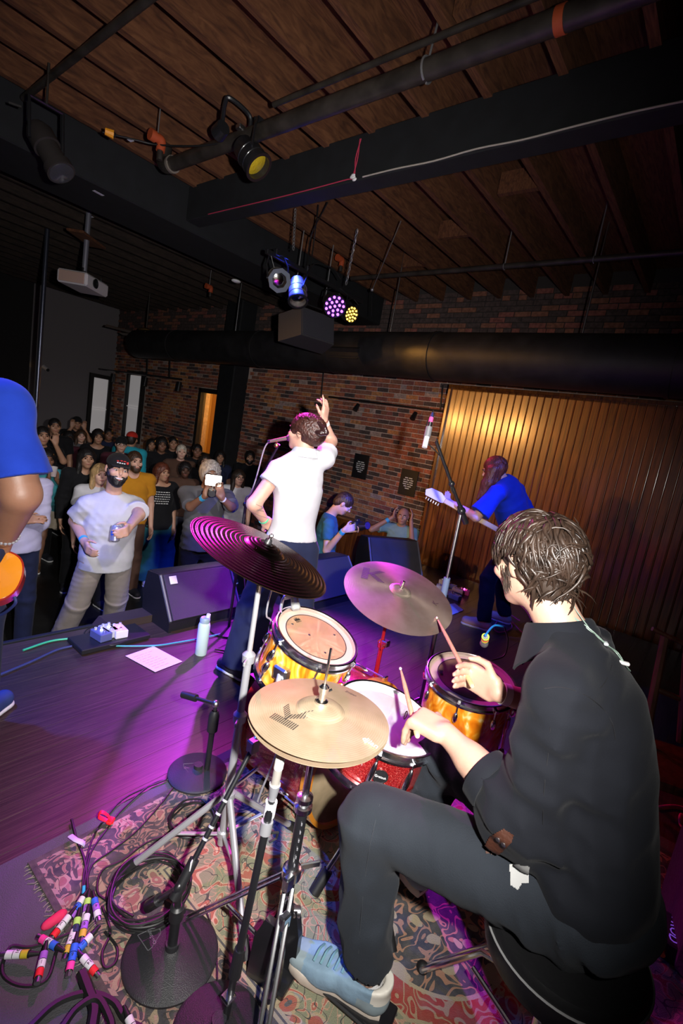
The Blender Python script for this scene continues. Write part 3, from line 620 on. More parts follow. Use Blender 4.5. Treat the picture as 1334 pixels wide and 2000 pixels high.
B().rod((HX, HY, .27), (HX, HY, .54), .0145).build('middle_tube', BLACKM, hh); mb = B()
for z in np.arange(.29, .5, .025): mb.rod((HX-.010, HY-.0125, z), (HX-.010, HY-.0125, z+.006), .002)
mb.build('scale_marks', SILVERG, hh)
cl = B().lathe([(.018, 0), (.026, .004), (.026, .03), (.018, .034)], (HX, HY, .315), n=20).build('leg_collar', CHROME, hh); B().box((HX+.05, HY-.02, .335), (.06, .008, .02), rotm((0, 0, 1), -30), .003).build('wing_bolt', CHROME, hh); B().box((HX-.035, HY-.02, .34), (.03, .02, .04), bev=.004).build('clamp_block', CHROME, hh); B().box((HX-.055, HY-.045, .26), (.03, .02, .04), bev=.004).build('clamp_block', CHROME, hh)
B().rod((HX, HY, .06), (HX, HY, .27), .013).build('lower_tube', CHROME, hh); B().rod((HX, HY, .15), (HX, HY, .25), .019).build('spring_housing', BLACKM, hh); B().lathe([(.01, 0), (.015, .002), (.015, .02), (.01, .022)], (HX+.02, HY-.012, .20), (.6, -.6, 0), 14).build('spring_knob', STEEL, hh)
for a in (112, 216):
    e = np.array([math.cos(math.radians(a)), math.sin(math.radians(a)), 0]); c0 = np.array((HX, HY, 0))
    for s_ in (-.010, .010):
        q = np.cross(e, (0, 0, 1))*s_; B().tube([c0+(0, 0, .31)+e*.025+q, c0+e*.30+(0, 0, .02)+q], .006, 8, flat=.5).build('leg', CHROME, hh)
    B().tube([c0+(0, 0, .07)+e*.02, c0+e*.17+(0, 0, .145)], .006, 8).build('leg_brace', CHROME, hh); B().sphere(c0+e*.31+(0, 0, .015), (.016, .016, .016)).build('rubber_foot', RUBBER, hh)
toe = np.array([.96, .70, 0]); heel = np.array([1.02, .40, 0]); fd = _nv(heel-toe); Rf = np.stack([np.cross(fd, (0, 0, 1)), fd, [0, 0, 1]], 1)
B().prism([(-.05, 0), (.05, 0), (.045, .13), (.025, .20), (-.02, .20), (-.045, .13)], np.array([HX-.035, HY, .012]), Rf[:, 1], (0, 0, 1), Rf[:, 0]*.02).build('pedal_frame', BLACKM, hh, False); B().prism([(-.05, 0), (.05, 0), (.045, .13), (.025, .20), (-.02, .20), (-.045, .13)], np.array([HX+.03, HY, .012]), Rf[:, 1], (0, 0, 1), Rf[:, 0]*.02).build('pedal_frame', BLACKM, hh, False); B().box((HX, HY, .015), (.10, .12, .02), Rf, .004).build('frame_base', BLACKM, hh)
B().box((toe+heel)/2+(-.01, -.01, .034), (.085, .30, .012), Rf@rotm((1, 0, 0), -5), .004).build('footboard', BLACKM, hh); B().box(heel+(0, -.02, .018), (.09, .07, .022), Rf, .004).build('heel_plate', BLACKM, hh)
for s_ in (-1, 1): B().rod(toe+Rf[:, 0]*s_*.052+(0, 0, .012), heel+Rf[:, 0]*s_*.03+(0, 0, .012), .005).build('base_rod', BLACKM, hh)
for a, b in ((-.058, .03), (-.058, .12), (-.02, .16)): B().lathe([(.002, 0), (.008, .001), (.008, .006), (.002, .009)], np.array([HX+.0, HY, 0])+Rf@np.array([a, .03-b*.1, .02+b]), Rf@np.array([-1., 0, 0]), 10).build('bolt', STEEL, hh)
# dark crash on a silver stand
CX, CY, CZ = 1.002, 1.046, 1.113; cn = _nv((.208, -.291, 1))
cr_ = thing('crash_cymbal', (CX, CY, CZ-.05), 'dark grooved crash cymbal catching purple light, tilted on silver stand', 'cymbal')
cy = cymbal('cymbal', (CX, CY, CZ), cn, .229, DARKC, cr_, rb=.066, hb=.028, drop=.024)
eg = B(); eg.lathe([(.2278, -.0236), (.2292, -.0246), (.2278, -.0258)], (0, 0, 0), (0, 0, 1), 96, True); e_ = eg.build('bright_edge', EDGE, cy, org=np.zeros(3)); e_.location = (0, 0, 0)
def tripod_stand(name, base, hts, radii, topz, label, feet, m, col='stand', flatleg=False, hub=.30, low=.10, group=None):
    """cymbal stand: hts = tube break heights, feet = directions (deg) or points"""
    base = np.array([base[0], base[1], 0.]); t = thing(name, base, label, col, group)
    for i in range(len(hts)-1):
        B().rod(base+(0, 0, hts[i]), base+(0, 0, hts[i+1]), radii[i]).build('tube', m, t)
        if i: 
            o = B().lathe([(radii[i-1], -.03), (radii[i-1]+.007, -.026), (radii[i-1]+.009, 0), (radii[i-1]+.004, .006), (radii[i], .012)], base+(0, 0, hts[i]), n=20).build('collar', m, t)
            B().box(base+(-.03, -.02, hts[i]-.012), (.03, .008, .016), rotm((0, 0, 1), 35), .003).build('wing_nut', m, o); B().rod(base+(0, 0, hts[i]-.012), base+(-.032, -.022, hts[i]-.012), .004).build('bolt', m, o)
    B().lathe([(radii[0]+.002, 0), (radii[0]+.009, .004), (radii[0]+.009, .026), (radii[0]+.002, .03)], base+(0, 0, hub), n=20).build('leg_hub', m, t)
    B().lathe([(radii[0]+.002, 0), (radii[0]+.007, .004), (radii[0]+.007, .022), (radii[0]+.002, .026)], base+(0, 0, low), n=20).build('lower_hub', m, t)
    for fx in feet:
        fx = np.array(fx, float); fx[2] = .018; e = _nv((fx-base)*(1, 1, 0)); q = np.cross(e, (0, 0, 1.)); tp = base+e*.022+(0, 0, hub+.012)
        R = np.stack([_nv(fx-tp), q, np.cross(_nv(fx-tp), q)], 1)
        for s_ in ((-1, 1) if flatleg else (0,)):
            if flatleg: B().box((tp+fx)/2+q*s_*.009, (np.linalg.norm(fx-tp), .003, .02), R, .001).build('leg', m, t)
            else: B().tube([tp, fx], .011, 10).build('leg', m, t)
        md = tp+(fx-tp)*.5; B().box((md+base+e*.02+(0, 0, low+.012))/2, (np.linalg.norm(md-base-e*.02-(0, 0, low+.012)), .012, .006), np.stack([_nv(md-base-e*.02-(0, 0, low+.012)), q, np.cross(_nv(md-base-e*.02-(0, 0, low+.012)), q)], 1), .001).build('leg_brace', m, t)
        B().tube([fx+(tp-fx)*.12, fx-(tp-fx)*.02], [.014, .017], 10).build('rubber_foot', RUBBER, t)
    return t, base
cs, cb = tripod_stand('cymbal_stand', (CX, CY), (.06, .55, .76, 1.055), (.0135, .0125, .0085), 1.05, 'silver double braced cymbal stand holding the dark crash', (onz(478, 1880), onz(240, 1712), onz(575, 1625)), SILVERG, flatleg=False, hub=.235, low=.09)
B().tube([cb+(0, 0, 1.05), (CX, CY, CZ-.03)], .008).build('tilter', CHROME, cs); B().rod(np.array((CX, CY, CZ))-cn*.03, np.array((CX, CY, CZ))+cn*.05, .004).build('spindle', CHROME, cr_)
B().rod(np.array((CX, CY, CZ))+cn*.018, np.array((CX, CY, CZ))+cn*.032, .014, .01).build('felt_washer', BLACKP, cr_); p = np.array((CX, CY, CZ))+cn*.042; B().box(p, (.012, .036, .012), rotm((0, 0, 1), -40)@rotm((1, 0, 0), -20), .003).build('wing_nut', CHROME, cr_)
# ride
RX, RY, RZ_ = 1.832, 1.016, .855; rn = _nv((-.166, -.293, 1))
ri = thing('ride_cymbal', (RX, RY, RZ_-.05), 'broad bronze ride cymbal with hatched logo, above the floor tom', 'cymbal')
rc = cymbal('cymbal', (RX, RY, RZ_), rn, .254, RIDEM, ri, rb=.05, hb=.022, drop=.028)
rcc = np.array((RX, RY, RZ_))-rn*.012
hatch_K(rc, .254, loc_of(rc, rcc, rn, 728, 1122), rot_of(rcc, rn, (708, 1110), (760, 1128)), .105, INK, .028)
script(rc, .254, loc_of(rc, rcc, rn, 850, 1178), rot_of(rcc, rn, (838, 1190), (862, 1168)), .04, 'K', GREYINK, .028)
B().rod(np.array((RX, RY, RZ_))-rn*.03, np.array((RX, RY, RZ_))+rn*.05, .0065).build('spindle', CHROME, ri)
rs_, rb2 = tripod_stand('cymbal_stand', (RX-.02, RY+.03), (.06, .42, .60, .80), (.0135, .011, .008), .8, 'dark red tinted cymbal stand under the ride cymbal', [np.array([RX-.02, RY+.03, 0])+.28*np.array([math.cos(a), math.sin(a), 0]) for a in (.4, 2.5, 4.6)], RED, hub=.2, low=.08)
B().tube([rb2+(0, 0, .80), (RX, RY, RZ_-.025)], .008).build('tilter', CHROME, rs_); p = onplane(795, 1265, np.array([RX-.02, RY, .6]), _nv(CAM-np.array([RX, RY, .6]))); B().box(rb2+(0, -.02, .60), (.035, .03, .03), bev=.004).build('memory_lock', CHROME, rs_)
# throne
TX, TY = 1.16, .05
th = thing('drum_throne', (TX, TY, 0), 'round black drum stool with chrome legs under the drummer', 'stool')
sd = SDF().cone((TX, TY, .425), (TX, TY, .455), .165, .16, k=.02, flat=False); sd = B().lathe([(.001, .39), (.15, .39), (.168, .40), (.175, .425), (.175, .46), (.165, .478), (.12, .485), (.001, .487)], (TX, TY, 0), n=56).build('seat', mat('black_vinyl', (.012, .012, .013), .35, bump=.1), th)
B().tube([(TX+.1765*math.cos(a), TY+.1765*math.sin(a), .458) for a in np.linspace(0, 2*math.pi, 60)], .0026, 6, False).build('piping', mat('grey_piping', (.3, .3, .3), .5), sd)
B().rod((TX, TY, .12), (TX, TY, .39), .016).build('post', CHROME, th); B().lathe([(.017, 0), (.03, .005), (.03, .05), (.017, .055)], (TX, TY, .28), n=20).build('collar', CHROME, th)
for a in (200, 255, 320, 80):
    e = np.array([math.cos(math.radians(a)), math.sin(math.radians(a)), 0]); q = np.cross(e, (0, 0, 1.)); c0 = np.array((TX, TY, 0))
    for s_ in (-1, 1): B().tube([c0+e*.03+q*s_*.012+(0, 0, .30), c0+e*.16+q*s_*.014+(0, 0, .25), c0+e*.31+q*s_*.012+(0, 0, .02)], .008, 10).build('leg', CHROME, th)
    B().tube([c0+e*.02+(0, 0, .12), c0+e*.18+(0, 0, .17)], .006, 8).build('leg_brace', CHROME, th); B().sphere(c0+e*.315+(0, 0, .016), .018).build('rubber_foot', RUBBER, th)
# ------------------------------------------------------------------ rug
def rug_mat(hx, hy):
    m = bpy.data.materials.new('persian_rug_pile'); m.use_nodes = True; nt = m.node_tree; b = nt.nodes['Principled BSDF']; L = nt.links; N = nt.nodes.new
    def mth(op, a, b_=None, c_=None):
        n = N('ShaderNodeMath'); n.operation = op
        for i, q in enumerate((a, b_, c_)):
            if q is None: continue
            if isinstance(q, (int, float)): n.inputs[i].default_value = q
            else: L.new(q, n.inputs[i])
        return n.outputs[0]
    def mix(f, a, b_):
        n = N('ShaderNodeMix'); n.data_type = 'RGBA'
        for i, q in ((0, f), (6, a), (7, b_)):
            if isinstance(q, tuple): n.inputs[i].default_value = (*q, 1)
            else: L.new(q, n.inputs[i])
        return n.outputs[2]
    tc = N('ShaderNodeTexCoord'); sx = N('ShaderNodeSeparateXYZ'); L.new(tc.outputs['Object'], sx.inputs[0]); X, Y = sx.outputs[0], sx.outputs[1]
    d = mth('MINIMUM', mth('SUBTRACT', hx, mth('ABSOLUTE', X)), mth('SUBTRACT', hy, mth('ABSOLUTE', Y)))
    def noise(sc, det=2, dist=0., off=0):
        n = N('ShaderNodeTexNoise'); n.inputs['Scale'].default_value = sc; n.inputs['Detail'].default_value = det; n.inputs['Distortion'].default_value = dist
        mp = N('ShaderNodeMapping'); mp.inputs['Location'].default_value = (off, off*.7, 0); L.new(tc.outputs['Object'], mp.inputs[0]); L.new(mp.outputs[0], n.inputs[0]); return n.outputs[0]
    def vor(sc, feat='DISTANCE_TO_EDGE'):
        n = N('ShaderNodeTexVoronoi'); n.feature = feat; n.inputs['Scale'].default_value = sc
        wn = N('ShaderNodeTexNoise'); wn.inputs['Scale'].default_value = 9; ma = N('ShaderNodeVectorMath'); ma.operation = 'MULTIPLY_ADD'; L.new(tc.outputs['Object'], wn.inputs[0]); L.new(wn.outputs['Color'], ma.inputs[0]); ma.inputs[1].default_value = (.09, .09, 0); L.new(tc.outputs['Object'], ma.inputs[2]); L.new(ma.outputs[0], n.inputs[0]); return n.outputs['Distance'], n.outputs['Color']
    def lines(nz, fr, w_): return mth('LESS_THAN', mth('ABSOLUTE', mth('SUBTRACT', mth('FRACT', mth('MULTIPLY', nz, fr)), .5)), w_)
    def band(v, a, c_): return mth('MULTIPLY', mth('GREATER_THAN', v, a), mth('LESS_THAN', v, c_))
    n1, n2, n3 = noise(7, 1, .8), noise(11, 1, 1.2, 3), noise(13, 1, .6, 8)
    vd, vc = vor(10, 'F1'); vd2, _ = vor(15, 'F1')
    # field: sage ground, salmon and red scrolls with pale outlines
    fcol = mix(lines(n1, 7, .17), (.24, .25, .16), (.6, .42, .30)); fcol = mix(lines(n1, 7, .10), fcol, (.42, .10, .07)); fcol = mix(lines(n2, 6, .07), fcol, (.50, .30, .20)); fcol = mix(mth('LESS_THAN', vd, .32), fcol, (.46, .34, .20)); fcol = mix(mth('LESS_THAN', vd, .25), fcol, (.40, .08, .06)); fcol = mix(mth('LESS_THAN', vd, .12), fcol, (.05, .06, .10)); fcol = mix(lines(n3, 5, .035), fcol, (.03, .03, .04))
    # border: navy ground, beige and dusty pink flowers
    bcol = mix(lines(n2, 7, .19), (.022, .024, .045), (.33, .22, .16)); bcol = mix(lines(n2, 7, .09), bcol, (.30, .14, .12)); bcol = mix(mth('LESS_THAN', vd2, .36), bcol, (.40, .30, .20)); bcol = mix(mth('LESS_THAN', vd2, .26), bcol, (.28, .10, .10)); bcol = mix(mth('LESS_THAN', vd2, .10), bcol, (.36, .32, .22)); bcol = mix(lines(n3, 6, .05), bcol, (.02, .02, .03))
    col = mix(mth('GREATER_THAN', d, .31), bcol, fcol)
    col = mix(band(d, .285, .31), col, (.42, .34, .22)); col = mix(band(d, .295, .301), col, (.05, .05, .07))
    col = mix(band(d, .012, .02), col, (.03, .028, .035)); chk = mth('GREATER_THAN', mth('FRACT', mth('MULTIPLY', mth('ADD', X, Y), 22)), .5); col = mix(mth('MULTIPLY', band(d, .02, .032), chk), col, (.35, .25, .2)); col = mix(mth('LESS_THAN', d, .012), col, (.03, .028, .035))
    # medallion
    cx, cy_ = 1.40-1.47, .43-.42
    r = mth('SQRT', mth('ADD', mth('POWER', mth('SUBTRACT', X, cx), 2), mth('POWER', mth('SUBTRACT', Y, cy_), 2)))
    th_ = mth('ARCTAN2', mth('SUBTRACT', Y, cy_), mth('SUBTRACT', X, cx)); r2 = mth('ADD', r, mth('MULTIPLY', mth('ABSOLUTE', mth('SINE', mth('MULTIPLY', th_, 10))), .012))
    inn = mix(lines(n2, 7, .16), (.02, .028, .05), (.40, .20, .13)); inn = mix(mth('LESS_THAN', vd2, .33), inn, (.42, .34, .22))
    red = mix(lines(n3, 8, .17), (.36, .02, .02), (.42, .26, .16))
    col = mix(mth('LESS_THAN', r2, .345), col, (.40, .33, .2)); col = mix(mth('LESS_THAN', r2, .335), col, red); col = mix(band(r, .245, .258), col, (.42, .34, .22)); col = mix(mth('LESS_THAN', r, .247), col, inn)
    wear = noise(40, 3); col2 = mix(mth('MULTIPLY', wear, .45), col, (.30, .26, .2)); L.new(col2, b.inputs['Base Color']); b.inputs['Roughness'].default_value = .95; b.inputs['Specular IOR Level'].default_value = .1
    fz = noise(420, 2); bn = N('ShaderNodeBump'); bn.inputs['Strength'].default_value = .5; bn.inputs['Distance'].default_value = .006; L.new(mth('ADD', fz, mth('MULTIPLY', n3, .6)), bn.inputs['Height']); L.new(bn.outputs[0], b.inputs['Normal'])
    return m
rg = thing('persian_rug', (1.47, .42, 0), 'patterned persian rug in navy, red and sage under the drum kit', 'rug')
hx, hy = .93, 1.0
o = B().box((1.47, .42, .006), (2*hx, 2*hy, .006), bev=.002).build('pile', rug_mat(hx, hy), rg, org=np.array([1.47, .42, 0]))
GCARP = mat('grey_carpet', (.085, .082, .09), .95, bump=.5, bs=300)
un = tag(B().box((1.40, .40, .002), (2.2, 2.13, .004)).build('carpet_underlay', GCARP, smooth=False), 'grey carpet strip showing along the edge of the patterned rug', 'carpet')
mb = B()
for i in range(150):
    y = -.56+i*.0132+random.uniform(-.003, .003); mb.tube([(.545, y, .006), (.533, y+random.uniform(-.006, .006), .006), (.522+random.uniform(-.006, .006), y+random.uniform(-.01, .01), .005)], [.0016, .0013, .0008], 4)
tag(mb.build('fringe', mat('cream_fringe', (.3, .25, .2), .9), rg), kind='stuff')
# ------------------------------------------------------------------ stands and microphones
def mic_base(t, c, r=.127, m=None):
    c = np.array([c[0], c[1], 0.]); B().lathe([(.001, .004), (r-.004, .004), (r, .008), (r, .014), (r-.008, .020), (.03, .028), (.018, .034), (.018, .05), (.001, .05)], c+(0, 0, .004), n=56).build('round_base', mat('black_cast_base', (.022, .022, .025), .45, bump=.25, bs=400), t)
def logo_plate(t, o, X, Y, s):
    Z = np.array([0, 0, 1.]); poly = [(-.5, .42), (.5, .5), (.38, -.2), (.1, -.5), (-.12, -.42), (-.48, .2)]
    mb = B(); k_ = len(poly)
    mb.tube([o+X*a*s+Y*b*s for a, b in poly+poly[:1]], .0012, 5, False); mb.build('logo_outline', mat('grey_relief', (.11, .11, .12), .4), t); text_mesh('logo_relief', 'On-Stage', s*.24, o+Z*.001, X, Y, MATS['grey_relief'], t, .0006)
m1 = thing('mic_stand', (.72, .90, 0), 'black round base microphone stand with boom, beside the coiled cables', 'mic stand')
b1 = onz(332, 1852); mic_base(m1, onz(333, 1872)); c1 = onz(333, 1872)
q = onz(300, 1822, .03); X_ = _nv((onz(318, 1850, .03)-onz(290, 1800, .03))*(1, 1, 0)); logo_plate(m1, onz(296, 1830, .0295), -X_, np.cross((0, 0, 1), -X_), .055)
tp = c1+(0, 0, .22); B().rod(c1+(0, 0, .04), c1+(0, 0, .16), .0135).build('lower_tube', BLACKM, m1); B().rod(c1+(0, 0, .15), tp, .0095).build('upper_tube', BLACKM, m1); B().lathe([(.014, 0), (.019, .004), (.019, .04), (.012, .046)], c1+(0, 0, .13), n=18).build('clutch', BLACKP, m1)
B().sphere(tp+(0, 0, .012), (.02, .014, .02)).build('swivel', BLACKM, m1)
be = np.array([1.09, 1.13, .62]); b0 = tp-(be-tp)*.28; b0[2] = tp[2]+(b0[2]-tp[2])*.6
a0 = at(290, 1770, 1.38); e0 = at(500, 1448, 1.44); mid = tp+(0, 0, .015)
B().rod(a0, mid, .0085).build('boom_tail', BLACKM, m1); B().rod(mid, e0, .0075).build('boom_arm', BLACKM, m1); B().rod(a0, a0+(mid-a0)*.35, .016).build('counterweight', BLACKM, m1); B().rod(mid-_nv(e0-mid)*.03, mid+_nv(e0-mid)*.07, .014).build('boom_clutch', BLACKP, m1)
B().box(mid+_nv(e0-mid)*.055+(-.008, -.008, .006), (.012, .003, .035), rotm((0, 0, 1), 30), .001).build('paper_tag', WHITEP, m1)
tape = mat('silver_tape_marks', (.4, .4, .42), .5); 
for f_ in (.3, .38, .47, .56): p = mid+(e0-mid)*f_; B().rod(p, p+_nv(e0-mid)*.006, .0082).build('tape_mark', tape, m1)
km = thing('kick_mic_clamp', e0, 'grey boom end clamp with kick microphone beside the bass drum', 'microphone')
B().rod(e0, e0+(.05, .02, .02), .013, .02).build('mic_body', STEEL, km); B().rod(e0+(.05, .02, .02), e0+(.075, .03, .03), .026, .024).build('mic_head', CHROME, km); B().box(e0+(-.01, 0, -.01), (.03, .03, .04), bev=.004).build('clip', SILVERG, km)
m2 = thing('mic_stand', (1.16, 1.43, 0), 'short black microphone stand on the stage boards behind the rug edge', 'mic stand')
c2 = onz(385, 1515); mic_base(m2, c2, .12); logo_plate(m2, onz(372, 1500, .03), _nv(np.array([.8, -.6, 0])), _nv(np.array([.6, .8, 0])), .06)
pb = onz(405, 1560); pb = c2+(.03, -.02, .0); B().rod(pb+(0, 0, .03), pb+(0, 0, .30), .012).build('tube', BLACKM, m2); B().lathe([(.013, 0), (.022, .01), (.022, .08), (.013, .1)], pb+(0, 0, .2), n=18).build('grip_clutch', BLACKP, m2); top2 = pb+(0, 0, .33)
B().rod(pb+(0, 0, .3), top2, .008).build('upper_tube', BLACKM, m2); B().sphere(top2, .016).build('swivel', STEEL, m2); ha = at(357, 1356, 2.05); B().rod(top2, ha, .008).build('boom_arm', BLACKM, m2); B().rod(ha+(top2-ha)*.42, ha, .0155).build('foam_grip', RUBBER, m2)
# hi-hat mic on a slim stand
m3 = thing('mic_stand', onz(440, 1998), 'slim black microphone stand beside the hi-hat stand', 'mic stand')
f3 = onz(436, 2010); t3 = at(531, 1562, 1.16); g3 = f3+(t3-f3)*np.array([1, 1, 0]); 
B().rod(f3+(0, 0, .02), t3, .0095).build('tube', BLACKM, m3); p = f3+(t3-f3)*.24; B().rod(p, p+(t3-f3)*.12, .0155, .014).build('clutch', BLACKP, m3); p = f3+(t3-f3)*.86; B().rod(p, p+(t3-f3)*.05, .015).build('cable_clip', SILVERG, m3); B().tube([p+(.012, -.01, 0), p+(.03, -.016, -.006), p+(.03, -.014, -.024), p+(.012, -.008, -.028)], .0035, 6).build('clip_loop', BLACKP, m3)
mic_base(m3, f3+(-.02, .0, 0), .11); B().box(f3+(.0, .0, .10), (.03, .03, .01), bev=.003).build('knob', CHROME, m3)
hm = thing('condenser_mic', t3, 'small silver pencil microphone pointing up under the hi-hat', 'microphone'); ht = at(548, 1478, 1.12); v = _nv(ht-t3)
B().rod(t3+v*.045, t3+v*.10, .0105).build('mic_body', mat('champagne_metal', (.72, .68, .6), .35, .6), hm); B().rod(t3+v*.10, ht, .0115).build('mic_head', mat('pale_mesh', (.75, .73, .68), .6, .2), hm); B().tube([t3-v*.01, t3+v*.05], [.008, .014], 12).build('mic_clip', SILVERG, hm); B().rod(t3-v*.05, t3-v*.005, .0145).build('clip_base', WHITEP, hm)
# tom microphones
def tom_mic(px_, py_, d, tip, label, band):
    p = at(px_, py_, d); v = _nv(np.asarray(tip)-p); t = thing('tom_mic', p, label, 'microphone')
    B().tube([p-v*.05, p-v*.03, p+v*.02], [.010, .0135, .0145], 16).build('mic_body', mat('grey_mic_body', (.28, .28, .30), .45), t); B().tube([p+v*.02, p+v*.05, p+v*.058], [.0145, .0175, .013], 16).build('mic_head', mat('grey_mic_grille', (.33, .34, .33), .7, bump=.5, bs=500), t)
    for i, (c_, o_) in enumerate(band): B().rod(p+v*o_, p+v*(o_+.009), .0150).build('colour_band', mat('tape_'+c_, dict(lime=(.45, .75, .05), red=(.8, .05, .01), yellow=(.8, .7, .05))[c_], .6), t)
    return p, v, t
p, v, t = tom_mic(574, 1163, 1.82, onplane(580, 1200, Pc, nR), 'grey tom microphone clipped to the small rack tom', [('lime', .0)])
B().tube(spline([p+v*.0, p+(-.05, .0, 0), p+(-.06, .0, -.03), onplane(548, 1198, Pc, nR)], 5), .006).build('clip_arm', SILVERG, t); B().box(p+(-.03, 0, .0), (.05, .012, .018), bev=.003).build('clip_bar', SILVERG, t)
cable('mic_cable', [p-v*.05, p-v*.06+(-.02, 0, .02), p+(-.09, .02, .06), p+(-.11, .02, -.06), p+(-.08, 0, -.12), (1.13, .97, .5), (1.1, 1.0, .2)], .0035, SILVERG, 'thin grey cable hanging from the rack tom microphone')
p, v, t = tom_mic(947, 1250, 1.92, onplane(940, 1285, Pf, nF), 'black tom microphone with colour bands on the floor tom rim', [('lime', -.045), ('red', -.026), ('yellow', -.012)])
cable('mic_cable', [p-v*.05, p-v*.075, at(965, 1222, 1.95), at(985, 1224, 2.0)], .004, mat('blue_cable', (.02, .30, .8), .5), 'short bright blue cable plugged into the floor tom microphone')
cable('mic_cable', [at(985, 1224, 2.0), at(992, 1250, 2.02), at(985, 1280, 2.02), at(960, 1290, 1.98)], .003, RUBBER, 'thin black cable curling beside the floor tom')
# overhead mic on a boom stand
om = thing('mic_stand', at(900, 1000, 2.49)*(1, 1, 0), 'tall black boom microphone stand rising beyond the ride cymbal', 'mic stand')
ot = at(852, 862, 2.35); oe = at(910, 1022, 2.52); oj = ot+(oe-ot)*.84; ob = oj*(1, 1, 0); B().rod(ob+(0, 0, .04), ob+(0, 0, .72), .013).build('lower_tube', BLACKM, om); B().rod(ob+(0, 0, .7), oj-(0, 0, .02), .0085).build('upper_tube', STEEL, om); B().rod(ob+(0, 0, .70), ob+(0, 0, .84), .018).build('grip_clutch', mat('blue_grey_grip', (.16, .22, .36), .4), om)
ot = at(852, 862, 2.35); oe = at(910, 1022, 2.52); B().rod(oe, ot, .008).build('boom_arm', BLACKM, om); B().rod(oe, oe+(ot-oe)*.22, .015).build('counterweight', BLACKM, om); B().sphere(oj+(0, 0, .0), .022).build('swivel', BLACKM, om); p = ot+(oe-ot)*.5; B().sphere(p, .016).build('boom_knob', BLACKM, om)
cable('boom_cable', [ot+(oe-ot)*f_+np.array([.008*math.sin(9*f_), 0, .012*math.cos(17*f_)]) for f_ in np.linspace(0, 1, 10)], .004, RUBBER, parent=om)
for a in (0.5, 2.6, 4.7): e = np.array([math.cos(a), math.sin(a), 0]); B().rod(ob+(0, 0, .14), ob+e*.3+(0, 0, .015), .009).build('leg', BLACKM, om)
o1 = thing('condenser_mic', at(830, 870, 2.33), 'white pencil overhead microphone at the boom tip with pink tape', 'microphone'); a, b = at(829, 874, 2.33), at(845, 806, 2.36); v = b-a
B().rod(a, a+v*.33, .013).build('mic_body', mat('white_mic', (.75, .75, .76), .4), o1); B().rod(a+v*.3, a+v*.58, .0165).build('mic_clip', SILVERG, o1); B().rod(a+v*.55, a+v*.72, .0105).build('connector', STEEL, o1); B().rod(a+v*.72, a+v*.86, .011).build('pink_tape', mat('pink_tape', (.9, .12, .4), .6), o1); B().rod(a+v*.86, b, .010, .005).build('cable_boot', mat('navy_boot', (.03, .04, .16), .5), o1)
cable('mic_cable', [b, b+v*.05, at(833, 830, 2.36), at(832, 860, 2.36), at(850, 880, 2.36), ot+(oe-ot)*.2], .003, RUBBER, parent=o1)
# vocal mic on a stand in front of the singer
vm = thing('mic_stand', (2.05, 2.45, 0), 'black vocal microphone stand in front of the singer', 'mic stand')
vt = at(545, 868, 3.05); vb = at(480, 985, 3.25); B().rod(vt, vb, .008).build('boom_arm', BLACKM, vm); vs = np.array([vb[0], vb[1], 0]); B().rod(vs+(0, 0, .03), vb, .010).build('tube', BLACKM, vm); B().lathe([(.001, 0), (.13, 0), (.13, .012), (.02, .03), (.001, .03)], vs, n=40).build('round_base', BLACKM, vm); B().sphere(vb, .02).build('swivel', BLACKM, vm)
mm = thing('vocal_mic', vt, 'handheld style vocal microphone close to the singer\'s mouth', 'microphone'); v0, v1 = at(528, 862, 3.02), at(566, 855, 3.0); B().rod(v0, v1, .010, .014).build('mic_body', mat('gold_grey_mic', (.35, .27, .2), .35, .7), mm); B().sphere(v1, .024).build('grille', mat('steel_grille', (.4, .38, .38), .4, .8, bump=.6, bs=600), mm); B().rod(v0, v0-(v1-v0)*.12, .011).build('connector', CHROME, mm); B().sphere(at(540, 870, 3.02), .016).build('clip', mat('brass_clip', (.7, .45, .15), .3, 1), mm)
cable('mic_cable', [v0-(v1-v0)*.1, at(515, 880, 3.05), at(500, 935, 3.1), at(489, 965, 3.15), at(478, 985, 3.25), vs+(.05, 0, .5), vs+(.1, -.1, .02)], .0045, mat('grey_cable', (.3, .28, .3), .5), 'grey cable falling from the vocal microphone')
